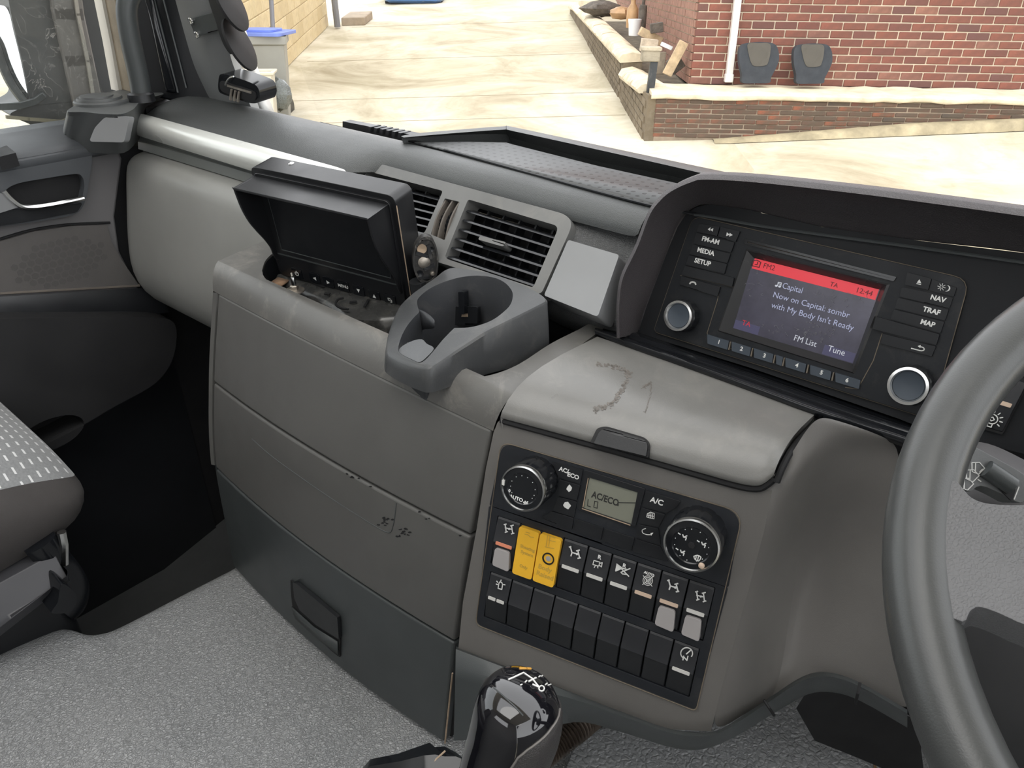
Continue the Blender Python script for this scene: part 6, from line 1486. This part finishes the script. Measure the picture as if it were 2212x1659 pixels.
for x, y, r_, m_ in ((911, 537, .0058, DUST), (916, 566, .0075, STEEL), (907, 590, .004, BLACK), (932, 538, .003, BLACK), (934, 590, .003, STEEL)):
    mb = MB(); mb.lathe(fpl, *fpl.uv(x, y), [(r_, 0), (r_, .002), (r_ * .6, .004 if m_ is STEEL else .0015), (.0004, .004 if m_ is STEEL else .001)], 16); build('clip_boss', mb, m_, mt)
for l in (((900, 545), (922, 552)), ((918, 580), (936, 572)), ((905, 600), (925, 598)), ((925, 530), (930, 556))):
    mb = MB(); mb.strokes(fpl, [pq(l)], .004, 0, .003); build('rib', mb, BLACKD, mt)
mb = MB(); mb.tube([fpl.P(*fpl.uv(x, y), -.006) for x, y in ((905, 610), (912, 640), (905, 670))], .012, 12); build('stem', mb, BLACKD, mt)
# tray bracket and bolt in the recess in front of the monitor
tb_ = thing('tray_bracket', 'worn black metal bracket strip lying in the tray under the monitor', 'bracket', onZ(730, 660, -.43))
TBM = plastic('worn_black_steel', (.06, .06, .058), .28, 300, .1, .0006, .25, 30, dust=.35, metal=.3)
top_ = [onZ(x, y, -.402) for x, y in ((604, 592), (650, 595), (740, 622), (800, 640), (868, 660))]
bot_ = [onZ(x, y, -.412) for x, y in ((592, 606), (640, 630), (700, 655), (770, 690), (860, 690))]
A_, B_ = cr(top_, 5), cr(bot_, 5)
mb = MB(); mb.grid([[p + V((0, .02, -.01)) for p in A_], A_, [lerp(a, b_, .3) + V((0, 0, .002)) for a, b_ in zip(A_, B_)], [lerp(a, b_, .7) + V((0, 0, .0)) for a, b_ in zip(A_, B_)], B_, [p + V((0, -.002, -.02)) for p in B_]]); build('strip', mb, TBM, tb_, ang=70)
fz2 = Fr(onZ(720, 650, -.4055), (0, -.15, 1), (0, 1, 0)); zq = lambda l: [fz2.uv(*p) for p in l]
for pts_, w in ((((676, 612), (700, 622)), .003), (((704, 636), (711, 637)), .004), (cr([(742, 646), (730, 650), (726, 660), (738, 668), (752, 670)], 3), .0025), (cr([(796, 650), (793, 656), (788, 664)], 3), .003), (((758, 655), (768, 654)), .004)):
    mb = MB(); mb.strokes(fz2, [zq(pts_)], w, .0005, .0022); build('slot', mb, DEEP, tb_)
bt_ = thing('bolt', 'rusty bolt with wide washer standing in the tray left of the monitor keys', 'bolt', onZ(637, 632, -.40))
fbt = Fr(onZ(637, 629, -.4015), (0, 0, 1), (0, 1, 0))
mb = MB(); mb.lathe(fbt, 0, 0, [(.001, 0), (.0125, 0), (.0128, .001), (.0125, .002), (.005, .0035)], 24); build('washer', mb, STEEL, bt_)
mb = MB(); mb.lathe(fbt, 0, 0, [(.0055, .002), (.0055, .0075), (.0045, .0085)], 6); build('nut', mb, STEEL, bt_, ang=20)
mb = MB(); mb.lathe(fbt, 0, 0, [(.0030, .007), (.0030, .019), (.0024, .020)], 12, rf=lambda j, c: 1); mb.tube([fbt.P(-.001, .001, .012), fbt.P(-.010, .006, .020)], .0028, 8); build('shank', mb, CHROME, bt_)
lm = [onZ(x, y, -.408) for x, y in ((585, 612), (600, 602), (630, 596), (625, 608), (604, 622))]
mb = MB(); mb.fan(lm); o_ = build('leaf_scrap', mb, plastic('dry_leaf', (.30, .19, .12), .9, 200, .5, .002, .4, 60), solid=.002); tag(o_, 'brown dry leaf scrap in the tray left of the bolt', 'leaf')
# =================================================================== cup holder
CN = V((-.085, -.278, .957)).normalized(); CD = CN.dot(V((-.474, .60, -.344))) * .962
fcu = Fr(on(1010, 700, CN, CD), CN, (0, 1, 0)); q8 = lambda x, y: (820 + x / 4.6075, 480 + y / 4.6075)
cup = thing('cup_holder', 'dark grey plastic cup holder with open slot standing in the tray', 'cup holder', fcu.o + V((0, 0, -.06)))
CUP = plastic('cup_plastic', (.052, .054, .056), .40, 900, .22, .0004, .12, 14, dust=.10)
CUPI = plastic('cup_inner', (.036, .038, .042), .45, 900, .2, .0004, .12, 14, dust=.10)
oo = cr([q8(*p) for p in ((750, 452), (920, 462), (1200, 540), (1450, 640), (1600, 720), (1650, 775), (1600, 815), (1300, 965), (1050, 1090), (900, 1185), (740, 1290), (580, 1400), (500, 1440), (430, 1440), (250, 1390), (130, 1330), (88, 1285), (90, 1180), (115, 1070), (200, 850), (310, 730), (430, 640), (560, 550), (650, 480))], 4, True)
OUTC = [fcu.uv(*p) for p in oo]
hi_ = cr([q8(*p) for p in ((395, 890), (372, 800), (400, 740), (500, 660), (640, 595), (820, 545), (1000, 532), (1150, 555), (1250, 605), (1315, 680), (1325, 750), (1295, 830), (1220, 905), (1120, 975), (1000, 1022), (880, 1048), (745, 1052))], 4) + cr([q8(*p) for p in ((700, 1095), (620, 1180), (530, 1290), (455, 1370), (405, 1398), (370, 1392), (280, 1350), (205, 1305), (185, 1270), (192, 1215), (225, 1120), (275, 1030), (340, 950), (385, 905))], 3)
HIN = [fcu.uv(*p) for p in hi_]
mb = MB(); mb.poly(fcu, OUTC, [HIN], 0.0)
top_l = [fcu.P(*p) for p in OUTC]; cen = sum(top_l, V()) / len(top_l)
zb = -.398
def skirt(f, grow):
    out = []
    for p in top_l:
        d = V((p.x - cen.x, p.y - cen.y, 0)).normalized(); q = p + d * grow; q.z = lerp(p.z, min(zb, p.z - .006), f); out.append(q)
    return out
mb.grid([top_l, [p + V((0, 0, -.0022)) + V((p.x - cen.x, p.y - cen.y, 0)).normalized() * .0022 for p in top_l], skirt(.5, .0045), skirt(1, .006)], cu=True)
build('body', mb, CUP, cup, ang=38)
hin_l = [fcu.P(*p) for p in HIN]; cc = fcu.P(*fcu.uv(*q8(850, 790)))
rimin = [p + V((0, 0, -.003)) + (V((cc.x - p.x, cc.y - p.y, 0)).normalized() * .0006) for p in hin_l]
n_c = 65
deep = [V((lerp(p.x, cc.x, .10), lerp(p.y, cc.y, .10), max(p.z - .075, -.43))) for p in hin_l]
mb = MB(); mb.grid([hin_l, rimin, deep], cu=True); mb.fan(deep); build('inner_wall', mb, CUPI, cup, ang=50)
# slot floor sloping from the nose
sf = [q8(*p) for p in ((190, 1280), (230, 1230), (330, 1180), (420, 1165), (470, 1210), (540, 1255), (470, 1340), (400, 1392), (330, 1370), (230, 1320))]
fsl = Fr(fcu.P(*fcu.uv(*q8(350, 1280)), -.006), CN + V((.10, .05, 0)), (0, 1, 0))
mb = MB(); mb.plate(fsl, [fsl.uv(*p) for p in cr(sf, 3, True)], -.02, 0); build('slot_floor', mb, plastic('pale_slot', (.095, .10, .105), .45, 900, .2, .0004, .12, 14, dust=.1), cup, ang=50)
# curved lip and the clip inside
lipp = [fcu.P(*fcu.uv(*q8(*p), -.002), -.002) for p in ((395, 868), (440, 885), (500, 925), (540, 965), (548, 985))]
mb = MB(); A_ = cr(lipp, 5); mb.grid([A_, [p + V((0, 0, -.024 * (1 - i / len(A_)) - .004)) for i, p in enumerate(A_)]]); build('spring_flap', mb, CUPI, cup, solid=.002)
fwall = Fr(on(860, 880, (0, 1, 0), .60), V((.1, -1, .12)), (0, 0, 1))
fwall = Fr(fcu.P(*fcu.uv(*q8(860, 545)), -.01) + V((0, -.006, 0)), V((.08, -1, .10)), (0, 0, 1)); wq_ = lambda l: [fwall.uv(*q8(*p)) for p in l]
mb = MB(); mb.plate(fwall, rpoly(wq_([(745, 835), (985, 835), (985, 1010), (745, 1020)]), .003), -.004, .002); build('clip_base', mb, BLACK, cup, bevel=.0015)
mb = MB(); mb.plate(fwall, rpoly(wq_([(826, 676), (885, 676), (888, 900), (832, 900)]), .0015), .0, .008); build('spring_clip', mb, BLACKG, cup, bevel=.002, seg=3)
mb = MB(); mb.plate(fwall, wq_([(836, 905), (888, 905), (890, 935), (830, 935)]), .0, .003); build('clip_dust', mb, DUST, cup)
# =================================================================== steering wheel
WA = .4916; WN = V((0, -math.sin(WA), math.cos(WA))); WC = V((.173, .425, -.233)); WR = .225
fwh = Fr(WC, WN, (0, 1, 0))
wheel = thing('steering_wheel', 'worn dark grey steering wheel at the right edge', 'steering wheel', WC)
m = plastic('worn_wheel_leather', (.058, .060, .059), .30, 500, .07, .0003, .14, 9, leather=620)
mb = MB(); mb.tube([fwh.P(WR * math.cos(t), WR * math.sin(t), 0) for t in [2 * math.pi * i / 96 for i in range(96)]], .0165, 20, closed=True); build('rim', mb, m, wheel, ang=80)
sp = [(2000, 1190), (2008, 1100), (2052, 1062), (2074, 1080), (2092, 1099), (2130, 1112), (2212, 1114), (2330, 1100), (2330, 1400), (2212, 1372), (2150, 1345), (2108, 1331), (2088, 1340), (2072, 1362), (2020, 1330), (2002, 1260)]
spo = [fwh.uv(*p) for p in sp]
mb = MB(); mb.plate(fwh, [tuple(p) for p in cr([V(p) for p in spo], 3, True)], -.014, .012); build('spoke', mb, plastic('worn_spoke', (.10, .10, .103), .36, 300, .22, .0006, .15, 9, leather=520), wheel, bevel=.011, seg=5, ang=70)
mb = MB(); mb.lathe(fwh, 0, 0, [(.10, -.05), (.095, -.01), (.085, .015), (.05, .026), (.0004, .028)], 40); build('hub', mb, m, wheel)
for t0 in (20, -20, 160):
    pass
mb = MB(); mb.tube([fwh.P(.07 * math.cos(t), .07 * math.sin(t), 0) if i == 0 else fwh.P(WR * math.cos(t), WR * math.sin(t), 0) for i, t in enumerate((math.radians(10), math.radians(10)))], .018, 12); build('spoke', mb, m, wheel)
mb = MB(); mb.tube([fwh.P(0, 0, -.03), fwh.P(0, 0, -.16), V((.173, .56, -.62))], .04, 16); build('column', mb, CHAR, wheel)
# =================================================================== lamp switch right of the radio
F4 = lambda x, y: (1960 + x / 2.964, 560 + y / 2.964)
ls_ = thing('lamp_switch', 'black light switch with bulb symbol behind the wheel rim', 'switch', rp(2150, 880))
qd = [fr.uv(*F4(*p)) for p in ((640, 730), (760, 765), (620, 1130), (420, 1075))]
qd = [fr.uv(*p) for p in ((2165, 800), (2225, 822), (2166, 938), (2092, 918))]
TL, TR, BR_, BL = [V(p) for p in qd]
def lq(fx, fy): return tuple(lerp(lerp(TL, TR, fx), lerp(BL, BR_, fx), fy))
mb = MB(); mb.plate(fr, rpoly(qd, .002), -.004, .0015); build('socket', mb, DEEP, ls_)
mb = MB(); rows = []
for t_, h in ((.03, .001), (.06, .004), (.46, .0075), (.52, .0075), (.94, .003), (.97, .001)):
    l, r = lq(.05, t_), lq(.95, t_); rows.append([fr.P(*l, 0), fr.P(*l, h), fr.P(*r, h), fr.P(*r, 0)])
mb.grid(rows); o = build('rocker', mb, SWM, ls_, ang=16)
mb = MB(); mb.plate(fr, rpoly([lq(.18, .44), lq(.86, .44), lq(.86, .51), lq(.18, .51)], .0006), .006, .0084); build('indicator', mb, INDP, o)
ci = V(fr.uv(2143, 905, .006)); mb = MB()
mb.strokes(fr, [ell(ci.x, ci.y, .0040, .0040, 16) + [ell(ci.x, ci.y, .0040, .0040, 16)[0]], [tuple(ci + V((-.0016, -.0042))), tuple(ci + V((-.0016, -.0066))), tuple(ci + V((.0016, -.0066))), tuple(ci + V((.0016, -.0042)))], ell(ci.x, ci.y, .0017, .0017, 4) + [ell(ci.x, ci.y, .0017, .0017, 4)[0]]] + [[tuple(ci + V((math.cos(a), math.sin(a))) * .0056), tuple(ci + V((math.cos(a), math.sin(a))) * .0076)] for a in [math.radians(x) for x in (-30, 0, 30, 60, 90, 120, 150, 180, 210)]], .0007, .0055, .0068); build('legend', mb, PRINT, o)
# =================================================================== column shroud and wiper stalk
shr = thing('column_shroud', 'grey steering column shroud behind the wheel', 'shroud', zpt(2150, 1050, .56))
rows = []
for r_ in ([(2060, 958, .60), (2120, 950, .60), (2180, 975, .58), (2300, 1040, .56)], [(2060, 990, .565), (2110, 985, .555), (2170, 1010, .545), (2300, 1070, .53)], [(2062, 1060, .55), (2110, 1075, .54), (2170, 1090, .53), (2300, 1110, .52)], [(2064, 1110, .56), (2110, 1130, .55), (2170, 1140, .54), (2300, 1150, .53)], [(2064, 1180, .60), (2110, 1200, .60), (2170, 1200, .60), (2300, 1200, .58)]):
    rows.append([zpt(*p) for p in r_])
mb = MB(); mb.grid(rows); build('shroud_shell', mb, plastic('shroud_grey', (.12, .117, .121), .5, 1000, .2, .0004, .08, 6), shr, ang=80, sub=2)
stk = thing('wiper_stalk', 'grey wiper stalk with wiper symbols behind the wheel rim', 'stalk', zpt(2130, 1010, .50))
fst = Fr(zpt(2120, 1020, .515), -V((RX.z, RY.z, RZ.z)) + V((.0, -.1, .25)), (0, 0, 1)); sq2 = lambda l, c=0: [fst.uv(*p, c) for p in l]
STK = plastic('stalk_grey', (.12, .125, .127), .42, 1000, .2, .0004, .08, 6)
body = sq2(cr([(2082, 962), (2095, 966), (2130, 985), (2200, 1025), (2212, 1050), (2206, 1075), (2190, 1086), (2150, 1066), (2108, 1050), (2085, 1062), (2070, 1046), (2074, 1000)], 4, True))
mb = MB(); mb.plate(fst, [tuple(p) for p in body], -.014, .006); build('stalk_body', mb, STK, stk, bevel=.005, seg=3, ang=60)
mb = MB(); mb.plate(fst, rpoly(sq2([(2126, 1026), (2138, 1018), (2192, 1054), (2184, 1084)], .006), .002), .0062, .0075); build('slot', mb, DEEP, stk)
mb = MB(); P0 = [fst.P(*p, .008) for p in sq2([(2130, 1012), (2186, 1050)], .008)]; mb.tube(P0, .0062, 14); build('rotary_sleeve', mb, CHAR, stk)
mb = MB(); P0 = [fst.P(*p, -.002) for p in sq2([(2070, 1000), (2086, 970)], 0)]; mb.tube(P0, .008, 12); build('stalk_root', mb, BLACK, stk)
mb = MB()
for cx_, cy_ in ((2110, 1012), (2098, 1028), (2086, 1046)):
    c = V(fst.uv(cx_, cy_, .006)); R2_ = lambda x, y: tuple(c + V((x * .92 + y * .38, y * .92 - x * .38)) * .0011)
    mb.strokes(fst, [[R2_(-4, 2), R2_(0, 4), R2_(4, 2), R2_(2, -3), R2_(-2, -3), R2_(-4, 2)], [R2_(0, -3), R2_(-2, 3)]], .0005, .0058, .0066)
mb.strokes(fst, [sq2([(2190, 1078), (2200, 1052)], .006), sq2([(2112, 1036), (2118, 1040)], .006), sq2([(2116, 1020), (2122, 1014)], .006)], .0007, .0058, .0066); build('legend', mb, PRINT, stk)
# dark knee area right of the wheel, pedal box
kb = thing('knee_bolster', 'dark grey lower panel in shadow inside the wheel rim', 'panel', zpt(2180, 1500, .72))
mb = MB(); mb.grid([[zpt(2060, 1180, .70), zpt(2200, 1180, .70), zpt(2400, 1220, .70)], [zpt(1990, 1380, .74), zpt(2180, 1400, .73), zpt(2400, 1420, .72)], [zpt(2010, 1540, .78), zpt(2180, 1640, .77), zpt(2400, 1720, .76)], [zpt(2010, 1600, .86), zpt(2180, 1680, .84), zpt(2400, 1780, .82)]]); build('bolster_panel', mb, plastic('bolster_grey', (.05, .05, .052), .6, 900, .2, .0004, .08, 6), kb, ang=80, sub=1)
# raised mat block right of the lever with its tan edge
ml = [(1200, 1720), (1250, 1600), (1300, 1575), (1450, 1560), (1640, 1540), (1735, 1518), (1800, 1560), (1860, 1605), (1886, 1650), (1900, 1760)]
fm2 = Fr(V((0, 0, -.80)), (0, 0, 1), (0, 1, 0)); mz = -.83
mp_ = [onZ(x, y, mz) for x, y in ml]
mt_ = thing('tunnel_pad', 'dark grained vinyl pad with frayed tan edge under the steering side', 'floor mat', onZ(1600, 1600, mz))
m2 = VINYL.copy(); m2.name = 'dark_grained_vinyl'
for n_ in m2.node_tree.nodes:
    if n_.type == 'VALTORGB' and n_.color_ramp.elements[0].color[0] > .05 and n_.color_ramp.elements[0].color[0] < .2:
        n_.color_ramp.elements[0].color = (.055, .052, .050, 1); n_.color_ramp.elements[1].color = (.085, .08, .078, 1)
    if n_.type == 'TEX_VORONOI': n_.inputs['Scale'].default_value = 125
mb = MB(); fz3 = Fr((0, 0, 0), (0, 0, 1), (0, 1, 0)); mb.plate(fz3, [(p.x, p.y) for p in cr(mp_, 4)], mz - .06, mz); build('pad_top', mb, m2, mt_, bevel=.006, ang=50)
mb = MB(); mb.tube([p + V((.001, .001, -.004)) for p in cr(mp_[5:], 5)], .0035, 8); build('frayed_edge', mb, plastic('tan_fray', (.30, .19, .10), .95, 400, .6, .002, .4, 60), mt_)
# =================================================================== ribbed hose under the fascia
hose = MB(); hp2 = cr([zpt(1090, 1730, .80), zpt(1141, 1660, .82), zpt(1195, 1615, .84), zpt(1250, 1572, .86), zpt(1300, 1530, .90)], 12)
Lh = [0.0]
for i in range(1, len(hp2)): Lh.append(Lh[-1] + (hp2[i] - hp2[i - 1]).length)
N = 260; path, rad = [], []
for i in range(N):
    s_ = Lh[-1] * i / (N - 1); j = next((k for k in range(1, len(Lh)) if Lh[k] >= s_ - 1e-9), len(Lh) - 1); f = (s_ - Lh[j - 1]) / max(1e-9, Lh[j] - Lh[j - 1])
    path.append(lerp(hp2[j - 1], hp2[j], f)); rad.append(.0128 + .0022 * math.cos(2 * math.pi * i / 6.0))
hose.tube(path, rad, 16); o_ = build('ribbed_hose', hose, plastic('bronze_hose', (.085, .066, .052), .3, 600, .1, .0003, .2, 20, metal=.4), ang=60); tag(o_, 'dark ribbed flexible hose behind the gear knob', 'hose')
# =================================================================== gear lever
lev = thing('gear_lever', 'glossy black gear knob with shift pattern at the bottom', 'gear lever', zpt(1050, 1700, .60))
KB = plastic('piano_black', (.006, .006, .008), .06, 900, .0, .0001, .1, 10, coat=1.0)
KL = plastic('knob_leather', (.045, .042, .041), .45, 400, .35, .0006, .12, 10, leather=620)
# stations along the knob: centre pixel, half width in px across, depth
stn = [(1138, 1452, 12, .520), (1136, 1458, 40, .518), (1133, 1470, 62, .515), (1129, 1490, 80, .512), (1124, 1515, 92, .510), (1118, 1545, 97, .510), (1110, 1580, 97, .512), (1098, 1620, 94, .515), (1084, 1665, 92, .518), (1066, 1720, 88, .522), (1048, 1790, 84, .528)]
axd = V((RX.z, RY.z, RZ.z)); 
ctr = [zpt(x, y, z + .026) for x, y, w, z in stn]; axk = (ctr[0] - ctr[-1]).normalized()
side = axk.cross(axd).normalized()
if side.dot(V((RX.x, RY.x, RZ.x))) < 0: side = -side
fro = side.cross(axk).normalized()
if fro.dot(axd) > 0: fro = -fro
STN = cr([V((a, b_)).to_3d() * 0 + V((a, b_, w)) for a, b_, w, z in stn], 4); ZS = [p_[0] for p_ in cr([V((z, 0)) for x, y, w, z in stn], 4)]
ctr = [zpt(p_.x, p_.y, z + .026) for p_, z in zip(STN, ZS)]
def knobpt(i, t, k=1.0):
    R_ = STN[i].z * (ZS[i] + .02) / FPX * k
    return ctr[i] + side * R_ * math.cos(t) + fro * R_ * 1.02 * math.sin(t)
nt_ = 48
rows = [[knobpt(i, 2 * math.pi * j / nt_) for j in range(nt_)] for i in range(len(STN))]
mb = MB(); mb.grid(rows, cu=True); mb.fan(list(reversed(rows[0]))); mb.fan(rows[-1]); kb_ = build('knob_shell', mb, KB, lev, ang=80)
n_, m_ = len(rows), nt_
kbvh = BVHTree.FromPolygons([tuple(v) for r in rows for v in r], [[i * m_ + j, i * m_ + (j + 1) % m_, (i + 1) * m_ + (j + 1) % m_, (i + 1) * m_ + j] for i in range(n_ - 1) for j in range(m_)] + [list(range(m_))])
def ondrape(px, py, lift=.0003):
    r = ray(px, py).normalized(); h = kbvh.ray_cast(V((0, 0, 0)), r)
    return h[0] - r * lift if h[0] is not None else None
# leather grip on the right and back of the knob
BND = [(1490, -5), (1502, 10), (1520, 40), (1545, 62), (1560, 74), (1580, 84), (1620, 91), (1665, 92), (1800, 92)]
def bnd(y):
    for a, b_ in zip(BND, BND[1:]):
        if a[0] <= y <= b_[0]: return lerp(a[1], b_[1], (y - a[0]) / (b_[0] - a[0]))
    return BND[-1][1] if y > 1600 else BND[0][1]
rowsL = []; ks = [i for i in range(len(STN)) if STN[i].y > 1492]
for i in ks:
    t0 = bnd(STN[i].y); rowsL.append([knobpt(i, math.radians(lerp(t0, -165, j / 24)), (1.0 if j in (0, 24) else 1.035) if i != ks[0] else .995) for j in range(25)])
mb = MB(); mb.grid(rowsL); build('leather_grip', mb, KL, lev, ang=80)
mb = MB(); mb.tube([r[0] + fro * .0006 for r in rowsL[1:]], .0008, 6); build('grip_seam', mb, plastic('grip_edge', (.16, .15, .14), .4, 600, .1, .0003, .1, 10), lev)
mb = MB(); ln = [[(1098, 1468), (1110, 1463), (1131, 1453), (1150, 1466), (1164, 1484)], [(1142, 1472), (1158, 1464)], [(1150, 1478), (1166, 1485)]]
def dr(mb, l, r_):
    P = []
    for i in range(len(l) - 1):
        for k in range(5): P.append((lerp(l[i][0], l[i + 1][0], k / 5), lerp(l[i][1], l[i + 1][1], k / 5)))
    P.append(l[-1]); Q = [p for p in (ondrape(*p) for p in P) if p is not None]
    if len(Q) > 1: mb.tube(Q, r_, 6)
for l in ln: dr(mb, l, .00065)
c0 = (1170, 1487); dr(mb, [(c0[0] + 6 * math.cos(t), c0[1] + 6 * math.sin(t)) for t in [k * math.pi / 4 for k in range(9)]], .0005)
for l in ([(1164, 1462), (1167, 1460)], [(1170, 1461), (1173, 1458)], [(1178, 1479), (1182, 1476)], [(1184, 1480), (1190, 1478)], [(1124, 1480), (1128, 1478)], [(1134, 1474), (1138, 1470)]): dr(mb, l, .0005)
build('shift_pattern', mb, PRINT, lev)
mb = MB(); dr(mb, [(1122, 1444), (1136, 1444)], .0009); dr(mb, [(1138, 1444), (1152, 1445)], .0009)
if mb.v: build('orange_mark', mb, flat('orange_mark', (.70, .36, .06), .4), lev)
mb = MB(); dr(mb, [(1066, 1485), (1090, 1506), (1112, 1526), (1130, 1546)], .0005)
if mb.v: build('seam_line', mb, CHAR, lev)
# lever console corner at the bottom edge
lc = thing('lever_console', 'black lever console corner at the bottom edge', 'console', zpt(880, 1680, .72))
rows = [[zpt(775, 1668, .74), zpt(800, 1640, .74), zpt(860, 1628, .74), (zpt(905, 1612, .735)), zpt(928, 1604, .735), zpt(940, 1614, .735), zpt(960, 1612, .73), zpt(985, 1625, .73)],
        [zpt(770, 1680, .72), zpt(800, 1655, .72), zpt(862, 1645, .72), zpt(915, 1632, .71), zpt(940, 1630, .71), zpt(960, 1634, .71), zpt(985, 1634, .71), zpt(1010, 1645, .71)],
        [zpt(770, 1760, .70), zpt(800, 1760, .69), zpt(870, 1760, .69), zpt(920, 1760, .68), zpt(950, 1760, .68), zpt(980, 1760, .68), zpt(1010, 1760, .68), zpt(1040, 1760, .68)]]
mb = MB(); mb.grid(rows); mb.grid([rows[0], [p + V((0, 0, -.06)) for p in rows[0]]]); build('console_shell', mb, BLACKG, lc, ang=40)
mb = MB(); mb.tube([zpt(930, 1659, .705), zpt(942, 1640, .708), zpt(962, 1622, .712)], .0009, 6); build('dust_line', mb, DUST, lc)
